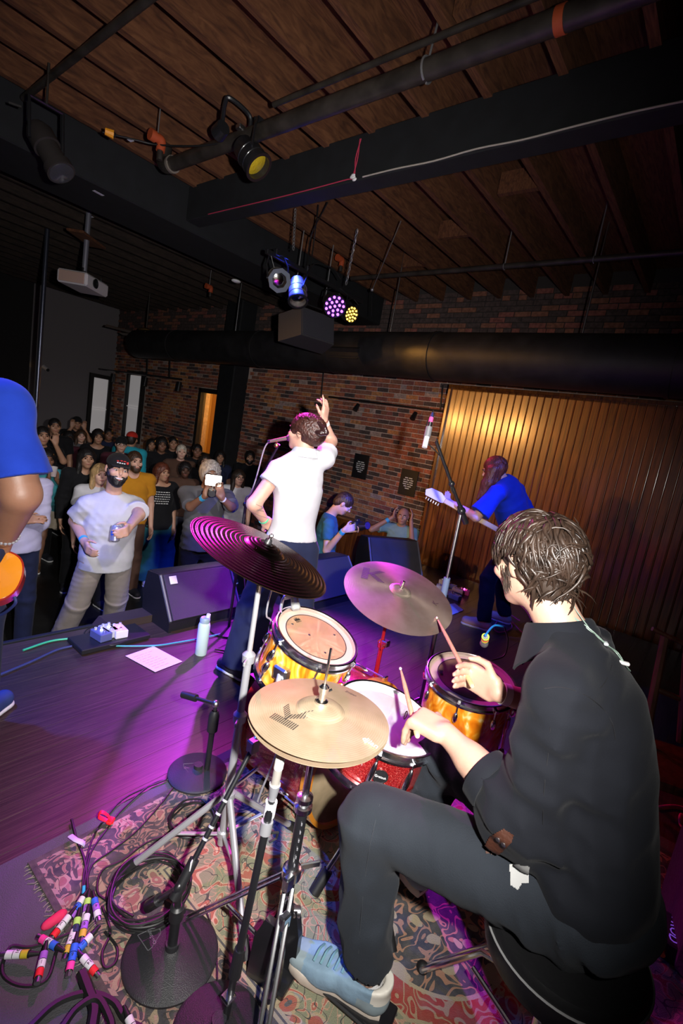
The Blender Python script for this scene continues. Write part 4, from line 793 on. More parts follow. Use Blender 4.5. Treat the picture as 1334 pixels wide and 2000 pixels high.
# ------------------------------------------------------------------ floor wedges
GRL = mat('speaker_grille', (.03, .03, .04), .6, bump=.6, bs=500)
def wedge(name, x0, x1, y, h, dep, label, rot=0, flip=1, tagq=False):
    """floor monitor: front bottom edge from x0 to x1 at Y=y, slanted grille facing -Y"""
    c = np.array([(x0+x1)/2, y, 0]); t = thing(name, c, label, 'speaker', 'stage floor monitors'); W_ = x1-x0; R = RZ(rot)
    prof = [(0, 0), (0, .07), (dep*.52, h), (dep*.9, h*.96), (dep, h*.55), (dep*.95, 0)]
    def tr_(p): return c+R@np.asarray(p)
    for s_ in (0, 1): B().prism(prof, tr_((-W_/2 if s_ == 0 else W_/2-.02, 0, 0)), R@np.array([0, 1., 0]), (0, 0, 1), R@np.array([.02, 0, 0])).build('side_panel', mat('black_cabinet', (.009, .009, .011), .5, bump=.3, bs=200), t, False)
    B().prism(prof, tr_((-W_/2+.02, .012, 0)), R@np.array([0, 1., 0]), (0, 0, 1), R@np.array([W_-.04, 0, 0])).build('cabinet', MATS['black_cabinet'], t, False)
    a, b = np.array([0, .006, .075]), np.array([0, dep*.51, h-.008]); v = _nv(b-a); nn = np.array([0, -v[2], v[1]])
    B().box(tr_((a+b)/2+nn*.008), (W_-.05, np.linalg.norm(b-a), .012), R@np.stack([[1, 0, 0], v, nn], 1), .003).build('grille', GRL, t)
    for s_ in (-1, 1): B().tube([tr_(np.array([s_*(W_/2-.01), 0, 0])+a+nn*.006), tr_(np.array([s_*(W_/2-.01), 0, 0])+b+nn*.006)], .011, 8).build('corner_rail', mat('grey_edge', (.08, .08, .1), .4), t)
    if tagq: p = tr_(a+(b-a)*.86+nn*.016+np.array([-W_/2+.09, 0, 0])); B().box(p, (.055, .055, .001), R@np.stack([[1, 0, 0], v, nn], 1)).build('paper_label', WHITEP, t, False)
    return t
wedge('floor_monitor', 1.76, 2.36, 2.63, .35, .36, 'grey grilled floor monitor with a white paper label, near the water bottle', tagq=True)
wedge('floor_monitor', 2.95, 3.62, 2.42, .36, .42, 'blue lit floor monitor beneath the photographer in the teal shirt')
wedge('floor_monitor', 4.15, 4.8, 2.55, .42, .45, 'black floor monitor at the end of the wooden half wall', rot=-28)
lb = tag(B().prism([(-.2, 0), (.2, 0), (.16, .05), (-.16, .05)], (1.62, 2.84, .0), (1, 0, 0), (0, 0, 1), (0, .14, 0)).build('cable_ramp', mat('brown_box', (.04, .025, .022), .6)), 'low brown box lying by the stage edge beside the floor monitor', 'box')
# water bottle, set lists
p = onz(392, 1277); bt = thing('water_bottle', p, 'pale mint metal water bottle with grey flip lid', 'bottle')
B().lathe([(.001, .0), (.034, 0), (.0365, .004), (.0365, .19), (.033, .205), (.028, .212), (.001, .212)], p, n=36).build('body', mat('mint_paint', (.58, .76, .74), .45), bt); ld = B().lathe([(.001, .212), (.030, .212), (.031, .235), (.026, .243), (.001, .243)], p, n=28).build('lid', mat('grey_lid', (.30, .40, .45), .45), bt)
sp = B().tube([p+(.018, 0, .236), p+(.02, -.004, .262)], [.015, .012], 14).build('spout_cap', mat('lilac_cap', (.72, .72, .82), .45), ld)
def paper(pts, label, grp=None):
    v = [onz(a, b, .004) for a, b in pts]; v = [q+(0, 0, .002*i % .003) for i, q in enumerate(v)]; n = len(v); t = thing('set_list', np.mean(v, 0), label, 'paper')
    B().add(v+[q-(0, 0, .001) for q in v], [(3, 2, 1, 0), (4, 5, 6, 7)]+[(i, (i+1) % 4, 4+(i+1) % 4, 4+i) for i in range(4)]).build('sheet', mat('lilac_white_paper', (.72, .70, .74), .7), t, False)
    X_ = _nv(v[2]-v[1]); Y_ = _nv(v[0]-v[1]); W_, H_ = np.linalg.norm(v[2]-v[1]), np.linalg.norm(v[0]-v[1]); mb = B()
    for i in range(8):
        x = W_*.12
        while x < W_*(.5+.3*random.random()):
            l = random.uniform(.01, .03); o_ = v[1]+X_*x+Y_*H_*(.12+.1*i); mb.add([o_+(0, 0, .0012), o_+X_*l+(0, 0, .0012), o_+X_*l+Y_*.003+(0, 0, .0012), o_+Y_*.003+(0, 0, .0012)], [(0, 1, 2, 3)]); x += l+.008
    mb.build('handwriting', mat('pencil_grey', (.3, .28, .36), .7), t, False); return t
paper([(245, 1281), (303, 1313), (356, 1292), (300, 1262)], 'white set list sheet lying on the stage near the water bottle')
paper([(868, 1182), (880, 1202), (906, 1192), (888, 1178)], 'small sheet of paper on the stage by the guitarist\'s shoe')
# ------------------------------------------------------------------ effects pedals
def pedal(px_, py_, size, rot, c, label, grp, knob=(.8, .8, .8)):
    p = onz(px_, py_); t = thing('effects_pedal', p, label, 'pedal', grp); R = RZ(rot)
    B().box(p+(0, 0, size[2]/2), size, R, .004).build('case', mat('pedal_'+'_'.join('%02d' % int(99*q) for q in c), c, .4), t)
    for s_ in (-1, 1): B().rod(p+R@np.array([s_*size[0]*.25, size[1]*.28, size[2]]), p+R@np.array([s_*size[0]*.25, size[1]*.28, size[2]+.014]), .008).build('knob', mat('knob_grey', (.5, .5, .5), .4), t)
    B().rod(p+R@np.array([0, -size[1]*.25, size[2]]), p+R@np.array([0, -size[1]*.25, size[2]+.012]), .008).build('footswitch', CHROME, t); return t
LG = mat('pedal_led_magenta', (1, .1, .6), .5, emit=(1, .05, .5), es=12); LW = mat('pedal_led_white', (.9, .9, 1), .5, emit=(.7, .8, 1), es=8)
pb1 = thing('pedal_board', onz(215, 1252), 'black pedal board at the stage edge with lit switches', 'pedal board'); p = onz(215, 1252); B().box(p+(0, 0, .02), (.42, .2, .03), RZ(0), .004).build('board', BLACKP, pb1)
for i, (x, y, c_) in enumerate(((210, 1250, (.5, .5, .55)), (230, 1250, (.75, .72, .8)), (196, 1257, (.1, .12, .3)))): 
    t = pedal(x, y, (.075, .115, .05), random.uniform(-8, 8), c_, ('grey effects pedal on the board at the stage edge', 'pale effects pedal with magenta light on the board at the stage edge', 'navy effects pedal on the board at the stage edge')[i], 'pedals at the stage edge'); t.location.z += .035
    for ch in (t,): 
        q = WL[t.name]+(0.0, .0, .05); B().sphere(q+(0, .0, .003), .008 if i != 1 else .014).build('indicator', LW if i != 1 else LG, t)
for i, (x, y, c_) in enumerate(((868, 1142, (.7, .72, .8)), (880, 1150, (.2, .3, .8)), (893, 1158, (.75, .75, .8)), (872, 1160, (.3, .25, .6)), (905, 1160, (.8, .15, .5)), (888, 1170, (.15, .25, .7)), (862, 1152, (.6, .6, .7)))):
    t = pedal(x, y, (.075, .12, .05), random.uniform(-25, 25), c_, ('pale grey', 'bright blue', 'white', 'violet', 'magenta', 'navy', 'silver')[i]+' effects pedal on the floor by the guitarist in blue', 'guitarist pedals'); 
    if i in (0, 4): B().sphere(WL[t.name]+(0, 0, .055), .010).build('indicator', LG if i == 4 else LW, t)
# ------------------------------------------------------------------ cables on the floor
CAB = RUBBER
def loops(name, ctr, r, n, label, rad=.004, sq=1., jit=.012, m=None, z0=.014):
    pts = []
    for i in range(n*10+1):
        a = i/10*2*math.pi; k_ = r*(1+.08*math.sin(i*1.7)+.04*(i/10 % 3)); pts.append((ctr[0]+k_*math.cos(a)+random.uniform(-jit, jit)*.3, ctr[1]+k_*sq*math.sin(a)+random.uniform(-jit, jit)*.3, z0+.004*(i/10)+random.uniform(0, .004)))
    return cable(name, pts, rad, m or CAB, label, 'cable')
loops('coiled_cable', onz(290, 1755), .105, 9, 'thick coil of black cable lying on the rug beside the round base', .0035)
loops('coiled_cable', onz(375, 1610), .075, 5, 'loose coil of black cable near the silver stand legs', .0035)
loops('coiled_cable', onz(215, 1245), .13, 3, 'tangle of black cable at the stage edge by the pedals', .004, 1., .03)
def fl_cable(pts, r, label, m=None, z=.012, grp=None): return cable('floor_cable', [onz(a, b, z) for a, b in pts], r, m or CAB, label, 'cable', grp)
fl_cable([(345, 1515), (250, 1555), (205, 1600), (180, 1640), (165, 1700), (160, 1740), (150, 1760)], .0035, 'thin black cable running off the rug past the red strap')
fl_cable([(350, 1520), (300, 1530), (240, 1580), (205, 1625), (178, 1665), (166, 1720), (165, 1755)], .0035, 'thin black cable under the red strap')
fl_cable([(360, 1500), (330, 1550), (270, 1620), (220, 1660), (180, 1690), (170, 1730), (175, 1760)], .0035, 'thin black cable curving across the rug border')
fl_cable([(400, 1620), (300, 1640), (240, 1680), (200, 1700), (190, 1740), (210, 1760), (260, 1790)], .004, 'black cable crossing the rug to the coil')
fl_cable([(140, 1600), (150, 1640), (165, 1680), (172, 1740), (175, 1800), (120, 1830), (60, 1850), (20, 1850), (5, 1900), (40, 1925), (90, 1915), (110, 1860)], .0045, 'black cable ending in a loop at the rug corner')
fl_cable([(200, 1770), (215, 1820), (200, 1860), (205, 1890), (225, 1880), (228, 1850), (205, 1820)], .004, 'small black cable loop beside the labelled plugs')
fl_cable([(55, 2010), (110, 1960), (170, 1940), (220, 1955), (245, 1990), (280, 2010)], .0085, 'thick black multicore cable at the bottom of the rug', z=.016)
fl_cable([(160, 1900), (175, 1940), (185, 1970), (180, 2010)], .014, 'thick black taped bundle of cable tails on the rug', z=.02)
fl_cable([(120, 2010), (150, 1970), (190, 1950), (215, 1990), (220, 2020)], .009, 'thick black cable bending round the taped bundle', z=.03)
fl_cable([(400, 1770), (420, 1840), (424, 1920), (420, 2010)], .003, 'thin black cable running past the round base')
fl_cable([(0, 1318), (60, 1293), (110, 1270), (140, 1262)], .006, 'blue lit cable running along the stage boards', mat('blue_black_cable', (.05, .06, .16), .5))
fl_cable([(45, 1270), (100, 1252), (150, 1246)], .006, 'green taped cable along the stage edge by the man in white', mat('green_cable', (.05, .5, .22), .5))
fl_cable([(150, 1252), (215, 1261), (300, 1261), (345, 1255), (390, 1247), (430, 1238), (470, 1225)], .005, 'teal cable running in front of the floor monitor', mat('teal_cable', (.04, .36, .36), .5))
fl_cable([(420, 1268), (470, 1275), (520, 1270), (560, 1280)], .006, 'black cable on the purple lit boards by the singer')
PINK = mat('magenta_cable', (.7, .03, .25), .5)
for i, pts in enumerate((((970, 1160), (985, 1180), (975, 1200), (1000, 1215), (1020, 1235), (1040, 1240)), ((960, 1210), (985, 1205), (1000, 1225), (975, 1235), (965, 1222), (990, 1200), (1015, 1212)), ((980, 1150), (1000, 1170), (1025, 1190), (1040, 1215)))): fl_cable(pts, .005, 'magenta cable looping on the dark floor behind the floor tom', PINK, grp='magenta cables behind the floor tom')
ORN = mat('orange_cord', (.9, .10, .02), .5)
cb_ = lambda pts, l: cable('orange_cord', [onz(a, b, .012+.012*math.sin(a*.3)**2) for a, b in pts], .0042, ORN, l, 'cord', 'orange cords by the amplifier box')
for i, pts in enumerate((((1283, 1732), (1310, 1740), (1340, 1750)), ((1273, 1750), (1298, 1788), (1316, 1786), (1296, 1770), (1273, 1750)), ((1288, 1792), (1272, 1800), (1265, 1815), (1272, 1835), (1288, 1856)), ((1248, 1805), (1265, 1815), (1279, 1823)), ((1270, 1780), (1276, 1790), (1282, 1803)), ((1322, 1776), (1330, 1765), (1345, 1758)), ((1322, 1795), (1334, 1805), (1350, 1815)))): cb_(pts, 'loose orange cord beside the small lit amplifier box')
cable('floor_cable', [onz(1282, 1576, .012), onz(1315, 1573, .012), onz(1345, 1580, .012)], .005, PINK, 'magenta cord on the dark floor behind the drummer'); cable('floor_cable', [onz(1345, 1606, .012), onz(1330, 1590, .02), onz(1328, 1610, .012), onz(1345, 1625, .012)], .005, PINK, 'magenta cord loop on the dark floor behind the drummer')
# small lit box
ab = thing('direct_box', onz(1322, 1815, .01), 'small black box with violet lettering beside the orange cords', 'electronics'); P = onz(1318, 1816, .075); v = np.array([0, 0, 1.]); Xd = _nv((onz(1316, 1848, .075)-onz(1324, 1790, .075))*(1, 1, 0)); Yd = np.cross(v, Xd)
B().box(P-v*.037, (.14, .12, .07), np.stack([Xd, Yd, v], 1), .005).build('case', BLACKP, ab); text_mesh('lettering', 'PROD', .042, P-v*.0015, Xd, Yd, mat('violet_print', (.3, .2, .9), .5, emit=(.25, .15, .9), es=.25), ab, .0005); B().rod(P-v*.03+Xd*.06-Yd*.02, P-v*.03+Xd*.10-Yd*.02, .010).build('jack', mat('brass_jack', (.8, .55, .1), .3, 1), ab)
# ------------------------------------------------------------------ labelled plugs
TC = {c_: mat('plug_tape_'+c_, v_, .6) for c_, v_ in dict(white=(.75, .74, .78), blue=(.03, .14, .75), red=(.8, .02, .03), yellow=(.6, .45, .03), pink=(.9, .06, .35), lime=(.45, .8, .15), violet=(.35, .12, .6), navy=(.03, .04, .12)).items()}
plugs = [((163, 1752), (147, 1778), 'white blue violet', '12'), ((172, 1755), (168, 1780), 'lime violet white', '8'), ((184, 1755), (190, 1785), 'blue violet white', '4'), ((136, 1788), (117, 1812), 'white white red', '3'), ((152, 1792), (148, 1812), 'lime navy white', '5'), ((170, 1785), (166, 1803), 'white violet yellow', '9'), ((146, 1815), (138, 1838), 'white white yellow', '7'), ((180, 1825), (164, 1843), 'white blue blue', '11'), ((147, 1842), (144, 1856), 'blue blue pink', '6'), ((112, 1850), (90, 1838), 'blue white pink', '2'), ((58, 1863), (34, 1864), 'yellow white white', '10'), ((87, 1858), (78, 1896), 'violet white red', '1'), ((160, 1868), (170, 1880), 'white white red', '14'), ((250, 1985), (258, 2006), 'white white blue', '16')]
for i, (a, b, cs_, num) in enumerate(plugs):
    A, Bp = onz(*a, .022+.006*(i % 3)), onz(*b, .018+.006*(i % 3)); v = _nv(Bp-A); Lp = max(.06, np.linalg.norm(Bp-A)); cc = cs_.split()
    t = thing('cable_plug', A, 'cable plug taped '+', '.join(dict.fromkeys(cc))+' in the heap on the rug'+(' numbered '+num if i in (3, 7) else ''), 'plug', 'labelled cable plugs on the rug')
    B().rod(A, A+v*Lp, .0088, n=12).build('barrel', BLACKM, t); B().rod(A-v*.025, A, .004, .007).build('boot', RUBBER, t); B().rod(A+v*Lp, A+v*(Lp+.012), .0075).build('shell_tip', STEEL, t)
    for j, c_ in enumerate(cc): B().rod(A+v*Lp*(.05+.32*j), A+v*Lp*(.34+.32*j), .0096, n=12).build('tape_band', TC[c_], t)
    s_ = _nv(np.cross((0, 0, 1), v)); text_mesh('number', num, .012, A+v*Lp*.5+(0, 0, .0102), -s_, v, INK, t, .0002)
st_ = thing('velcro_strap', onz(205, 1597), 'bright red hook and loop strap on the rug edge', 'strap'); mb = B(); pts = [onz(a, b, .012+h) for a, b, h in ((222, 1606, 0), (205, 1601, .01), (192, 1594, .03), (198, 1586, .045), (210, 1592, .03), (218, 1604, .01))]; P = spline(pts, 5)
mb.tube(P, .009, 8, flat=.2); mb.build('strap', mat('red_strap', (.9, .015, .02), .6), st_); B().box(onz(216, 1603, .02), (.03, .02, .012), RZ(30), .003).build('tab', MATS['red_strap'], st_)
tw = thing('cable_tie', onz(150, 1640), 'pale cloth cable tie round the dark cables at rug edge', 'strap'); B().tube(spline([onz(137, 1632, .02), onz(148, 1640, .03), onz(160, 1645, .025), onz(165, 1649, .012)], 5), .009, 8, flat=.25).build('strap', mat('pale_strap', (.55, .55, .66), .7), tw)
bs_ = thing('cable_tie', onz(162, 1735), 'short blue cable tie standing up behind the plugs', 'strap'); B().rod(onz(163, 1745, .02), onz(164, 1730, .03), .005).build('strap', mat('cyan_strap', (.03, .35, .75), .5), bs_)
pc = thing('pink_cloth', onz(105, 1798), 'crumpled pink cloth tape beside the plugs', 'tape'); s_ = SDF()
for a, b in ((92, 1806), (103, 1799), (113, 1792), (120, 1786)): s_.ell(onz(a, b, .018), (.016, .012, .012), k=.01)
sdf_obj('cloth', s_, .003, mat('pink_cloth', (.75, .03, .12), .8), pc, folds(.003, 60, 3))
# wall-side furniture at right
ch = thing('wooden_chair', (2.7, -.1, 0), 'dark wooden chair back in the shadow beside the panelling', 'chair'); W2 = wood('dark_chair_wood', ((.03, .01, .006), (.06, .022, .012), (.09, .035, .02)), (8, 8, 1), .4)
a, b = at(1274, 1228, 2.35), at(1345, 1262, 2.3); B().tube([a, b], .018, 10, flat=.6).build('back_rail', W2, ch); B().tube([at(1300, 1240, 2.34), at(1270, 1390, 2.34), at(1250, 1520, 2.32)], .02, 8).build('back_post', W2, ch); B().tube([at(1345, 1250, 2.3), at(1330, 1450, 2.3)], .02, 8).build('back_post', W2, ch); B().tube([at(1279, 1345, 2.34), at(1340, 1370, 2.3)], .014, 8).build('back_slat', W2, ch); B().box(at(1310, 1490, 2.2)-(0, 0, .02), (.4, .4, .04), RZ(20), .01).build('seat', W2, ch)
for x, y in ((-.18, -.18), (.18, -.18), (.18, .18), (-.18, .18)): p = at(1310, 1490, 2.2); B().rod((p[0]+x, p[1]+y, p[2]-.03), (p[0]+x, p[1]+y, .0), .018).build('leg', W2, ch)
# black case standing at lower right
bc_ = tag(B().box(onz(1330, 1990)+(.35, -.18, .16), (.36, .5, .32), RZ(12), .02).build('gear_case', mat('purple_black_fabric', (.035, .02, .035), .8, bump=.4)), 'dark fabric gear case lying on the floor behind the stool', 'case')
# ------------------------------------------------------------------ people
def skinmat(name, c):
    m = mat('skin_'+name, c, .5, var=.07, vs=14, bump=.05, bs=120); b = m.node_tree.nodes['Principled BSDF']; b.inputs['Subsurface Weight'].default_value = .12; b.inputs['Subsurface Radius'].default_value = (.012, .005, .003); return m
SK = {n: skinmat(n, c) for n, c in dict(pale=(.72, .44, .34), light=(.62, .36, .26), tan=(.45, .24, .15), brown=(.24, .115, .07), deep=(.10, .045, .028)).items()}
def cloth(name, c, rough=.85, bump=.12): return mat('cloth_'+name, c, rough, var=.12, vs=7, bump=bump, bs=350, sheen=.04, spec=.05)
HAIRM = {n: mat('hair_'+n, c, .45, var=.5, vs=60, bump=.6, bs=90, stretch=(1, 1, .25)) for n, c in dict(black=(.012, .010, .010), brown=(.05, .026, .014), dark=(.022, .014, .010), red=(.11, .03, .015), grey=(.32, .30, .28), blond=(.42, .27, .12), bleach=(.6, .55, .45)).items()}
EYEW = mat('eye_white', (.75, .72, .70), .3); EYED = mat('eye_dark', (.012, .008, .006), .2); LIP = mat('lips', (.42, .13, .11), .5); TEETH = mat('teeth', (.8, .77, .7), .4)
BLUEB = mat('blue_wristband', (.05, .42, .75), .5)
def frame(F, U):
    F = _nv(F); R = _nv(np.cross(F, U)); U = np.cross(R, F); return R, F, U, np.stack([R, F, U], 1)
def tmpl(root, H, face, fem=False, sway=0.):
    root = np.asarray(root, float); a = math.radians(face); F = np.array([math.cos(a), math.sin(a), 0]); R = np.array([math.sin(a), -math.cos(a), 0])
    L = lambda x, y, z: root+H*(x*R+y*F)+np.array([0, 0, H*z])
    sw = .098 if fem else .11; j = dict(F=F, R=R, H=H, L=L)
    for s_, k_ in ((-1, 'L'), (1, 'R')):
        j['s'+k_] = L(s_*sw, -.005, .812); j['e'+k_] = L(s_*(sw+.028), -.025, .635); j['w'+k_] = L(s_*(sw+.03), .03, .49); j['h'+k_] = L(s_*.055, 0, .515); j['k'+k_] = L(s_*.062, .015, .28); j['a'+k_] = L(s_*.066, -.01, .047); j['t'+k_] = F+R*s_*.25
    j['pv'] = L(sway, 0, .545); j['wa'] = L(sway*.5, 0, .63); j['ch'] = L(0, .0, .73); j['nk'] = L(0, -.01, .83); j['hd'] = L(0, .022, .925); j['hf'] = F.copy(); j['hu'] = np.array([0, 0, 1.]); j['fem'] = fem
    return j
def hand_sdf(S_, w_, d, n, side, curl, s, spread=.0, k=.008):
    d = _nv(d); n = _nv(np.asarray(n)-d*(np.asarray(n)@d)); X = np.cross(d, n)*side
    S_.box(w_+d*.048*s, np.array([.030, .034, .007])*s, np.stack([X, d, n], 1), .008*s, .015)
    for i, (lx, ln) in enumerate(((.030, .90), (.010, 1.0), (-.010, .95), (-.029, .76))):
        p = w_+d*.088*s+X*lx*s; dd = _nv(d+X*lx*spread*8); a = curl if np.isscalar(curl) else curl[i]; q = [p]
        for sl in (.042, .026, .021):
            dd = _nv(dd*math.cos(a)+n*math.sin(a)); q.append(q[-1]+dd*sl*ln*s); a = a*1.05
        S_.chain(q, [.0092*s, .0085*s, .0078*s, .0065*s], k)
    p = w_+d*.025*s+X*.026*s; a = .5+.25*(curl if np.isscalar(curl) else curl[0])
    q = [p, p+_nv(X*.8+d*.7+n*.25)*.042*s]; q.append(q[-1]+_nv(X*.25+d*.9+n*a)*.032*s); q.append(q[-1]+_nv(d*.8+n*a*1.2-X*.15)*.024*s); S_.chain(q, [.013*s, .0105*s, .0095*s, .0075*s], k)
def head_sdf(S_, j, s):
    R, F, U, M_ = frame(j['hf'], j['hu']); c = j['hd']; P = lambda x, y, z: c+s*(R*x+F*y+U*z)
    S_.ell(P(0, -.014, .022), np.array([.074, .094, .088])*s, M_, .03); S_.ell(P(0, .026, -.045), np.array([.058, .064, .066])*s, M_, .03); S_.ell(P(0, .062, -.092), np.array([.026, .024, .019])*s, M_, .025)
    S_.cone(P(0, .087, .012), P(0, .105, -.020), .009*s, .0125*s, .012); S_.ell(P(0, .080, .026), np.array([.046, .014, .010])*s, M_, .015)
    for q in (-1, 1): S_.ell(P(q*.031, .094, .004), np.array([.018, .012, .010])*s, M_, .010, True); S_.ell(P(q*.042, .062, -.022), np.array([.024, .026, .02])*s, M_, .02); S_.ell(P(q*.077, -.010, -.008), np.array([.009, .020, .031])*s, M_, .008)
    S_.ell(P(0, .086, -.056), np.array([.024, .011, .008])*s, M_, .01)
    S_.cone(j['nk']+(U*.0), P(0, -.018, -.055), .056*s, .054*s, .03)
    return P, M_
def torso_sdf(S_, j, s, inf=0., lower=True):
    up = _nv(j['nk']-j['pv']); rt_ = j['sR']-j['sL']; rt_ = _nv(rt_-up*(rt_@up)); M_ = np.stack([rt_, np.cross(up, rt_), up], 1); fm = j['fem']; fd = np.cross(up, rt_)
    S_.ell(j['ch'], np.array([.146 if fm else .162, .104, .175])*s+inf, M_, .05); S_.cone(j['sL'], j['sR'], .050*s+inf*.4, k=.05); S_.ell(j['wa'], np.array([.118 if fm else .138, .095, .14])*s+inf, M_, .05)
    for k_ in 'LR': S_.cone(j['nk'], (j['nk']+j['s'+k_]*2)/3-up*.01, .042*s+inf*.4, .047*s+inf*.4, .05)
    if fm: 
        for q in (-1, 1): S_.ell(j['ch']+fd*.075*s+M_[:, 0]*q*.06*s-up*.0*s, np.array([.058, .05, .058])*s+inf, M_, .04)
    if lower: S_.ell(j['pv'], np.array([.165 if fm else .158, .112, .12])*s+inf, M_, .05)
    return M_
def arm_sdf(S_, j, k_, s, inf=0., thick=1.):
    S_.cone(j['s'+k_], j['e'+k_], .047*s*thick+inf, .039*s*thick+inf, .03); S_.cone(j['e'+k_], j['w'+k_], .040*s*thick+inf, .026*s*thick+inf, .02)
def mk_person(label, j, skin, group=None, vox=.011, top=None, bottom=None, shoes=None, hair=None, hairm='black', hands=None, face=True, beard=None, thick=1., cat='person', legs=True, loc=None, extra_body=None, brow=True, smile=False):
    H = j['H']; s = H/1.75; up = _nv(j['nk']-j['pv'])
    if loc is None: loc = (j['aL']+j['aR'])/2; loc[2] = min(j['aL'][2], j['aR'][2])-.045*H
    t = thing('person', loc, label, cat, group); hands = hands or {}
    S_ = SDF(); torso_sdf(S_, j, s, -.014)
    for k_, sd in (('L', -1), ('R', 1)):
        arm_sdf(S_, j, k_, s, 0, thick); hp = hands.get(k_, dict()); d = hp.get('d', j['w'+k_]-j['e'+k_]); n = hp.get('n', j['F']*.3-j['R']*sd); hand_sdf(S_, j['w'+k_], d, n, hp.get('side', sd), hp.get('curl', .35), s*hp.get('s', 1.), hp.get('spread', 0.))
        if legs: S_.cone(j['h'+k_], j['k'+k_], .078*s, .052*s, .04); S_.cone(j['k'+k_], j['a'+k_], .050*s, .036*s, .03); S_.cone(j['k'+k_]*.7+j['a'+k_]*.3-j['F']*.015, j['k'+k_]*.45+j['a'+k_]*.55-j['F']*.01, .05*s, .042*s, .03); S_.cone(j['a'+k_], j['a'+k_]+_nv(j['t'+k_])*.10*s-np.array([0, 0, .035*s]), .036*s, .028*s, .03)
    P, HM = head_sdf(S_, j, s)
    if extra_body: extra_body(S_)
    b = sdf_obj('body', S_, vox, SK[skin] if isinstance(skin, str) else skin, t)
    R, F, U = HM.T
    if face:
        for q in (-1, 1):
            e = B().sphere(P(q*.031, .0765, .004), np.array([.0115, .0115, .0085])*s, 10, 8).build('eye', EYEW if face == 2 else EYED, b)
            if face == 2: B().sphere(P(q*.031, .0845, .003), .0055*s, 8, 6).build('iris', EYED, e)
            if brow: B().tube([P(q*.012, .094, .024), P(q*.031, .093, .029), P(q*.05, .080, .024)], [.004*s, .005*s, .003*s], 6).build('eyebrow', HAIRM.get(hairm, HAIRM['dark']), b)
        if smile: B().tube([P(-.030, .080, -.048), P(-.015, .094, -.057), P(.015, .094, -.057), P(.030, .080, -.048)], [.003*s, .008*s, .008*s, .003*s], 8, flat=.7).build('teeth', TEETH, b)
        B().tube([P(-.026, .084, -.055), P(0, .0965, -.0585 if not smile else -.066), P(.026, .084, -.055)], [.003*s, .006*s, .003*s], 8).build('lips', LIP, b)
    if beard:
        S_ = SDF(); S_.ell(P(0, .030, -.062), np.array([.064, .068, .062])*s, HM, .02); S_.ell(P(0, .064, -.100), np.array([.036, .032, .03])*s, HM, .02)
        for q in (-1, 1): S_.cone(P(q*.068, .01, -.005), P(q*.06, .03, -.05), .010*s, .016*s, .015)
        S_.ell(P(0, .100, -.056), np.array([.026, .03, .012])*s, HM, .006, True); S_.ell(P(0, .10, -.0), np.array([.062, .075, .036])*s, HM, .01, True); sdf_obj('beard', S_, .005, HAIRM[beard], t, folds(.002, 70, 2), 1)
    if hair and hair != 'bald':
        S_ = SDF(); ic = {'short': .008, 'curly': .028, 'long': .014, 'bob': .018, 'bun': .010, 'cap': .006, 'hood': .02}.get(hair, .012)
        S_.ell(P(0, -.016, .024), np.array([.074, .094, .088])*s+ic, HM, .02); S_.ell(P(0, -.055, -.03), np.array([.06, .05, .06])*s+ic*.6, HM, .03)
        if hair in ('long', 'bob'):
            ln = .22 if hair == 'bob' else .36
            for q in (-1, 1): S_.cone(P(q*.066, .0, .03), P(q*.08, -.005, .02-ln*.7), .034*s, .030*s, .03); S_.cone(P(q*.04, -.06, .0), P(q*.055, -.06, -ln), .05*s, .036*s, .04)
        S_.ell(P(0, .085, -.035), np.array([.056, .072, .082])*s, HM, .012, True)
        if hair in ('short', 'bun', 'cap'):
            for q in (-1, 1): S_.ell(P(q*.085, .012, -.045), np.array([.03, .05, .045])*s, HM, .01, True)
        if hair == 'bun': S_.ell(P(0, -.10, .05), np.array([.045, .035, .05])*s, HM, .02)
        sdf_obj('hair', S_, max(.006, vox*.75), HAIRM[hairm], t, folds(.005 if hair != 'curly' else .010, 34 if hair != 'curly' else 45, sum(map(ord, label)) % 97), 1)
        if hair == 'cap':
            S_ = SDF(); S_.ell(P(0, -.012, .045), np.array([.083, .102, .080])*s, HM, .01); S_.plane(P(0, 0, .030), -U*1.0+F*-.12); c_ = sdf_obj('cap_crown', S_, .006, cloth('black_cap', (.015, .015, .016)), t)
            v = B(); pts = []
            for i in range(9): a = -1.15+2.3*i/8; pts.append((math.sin(a)*.068, .062+math.cos(a)*.085, .040-.012*abs(math.sin(a))**2))
            rim = [P(*p) for p in pts]; inn = [P(math.sin(-1.15+2.3*i/8)*.078, .01+math.cos(-1.15+2.3*i/8)*.075, .038) for i in range(9)]; n_ = 9
            v.add(inn+rim+[q-U*.004 for q in inn]+[q-U*.004 for q in rim], [(i, i+1, n_+i+1, n_+i) for i in range(8)]+[(2*n_+i, 3*n_+i, 3*n_+i+1, 2*n_+i+1) for i in range(8)]+[(n_+i, n_+i+1, 3*n_+i+1, 3*n_+i) for i in range(8)]); v.build('cap_brim', MATS['cloth_black_cap'], c_)
    if top:
        S_ = SDF(); inf = top.get('loose', .016); M_ = torso_sdf(S_, j, s, inf); ll = top.get('len', .06)
        for k_ in 'LR':
            sl = top.get('sleeve', .5); a, e_, w_ = j['s'+k_], j['e'+k_], j['w'+k_]; sr = top.get('srad', .062)*s
            if sl == 'off': continue
            S_.ell(a, top.get('shr', .053*s+inf*.35), k=.03)
            if sl <= 1: S_.cone(a, a+(e_-a)*sl, min(sr, .054*s+inf*.35), sr*top.get('flare', 1.02), .035, True)
            else: S_.cone(a, e_, sr, sr*.9, .035); S_.cone(e_, e_+(w_-e_)*(sl-1), sr*.9, sr*.66, .02, True)
        fdv = np.cross(up, M_[:, 0]); wv = (.138 if j['fem'] else .160)*s+inf
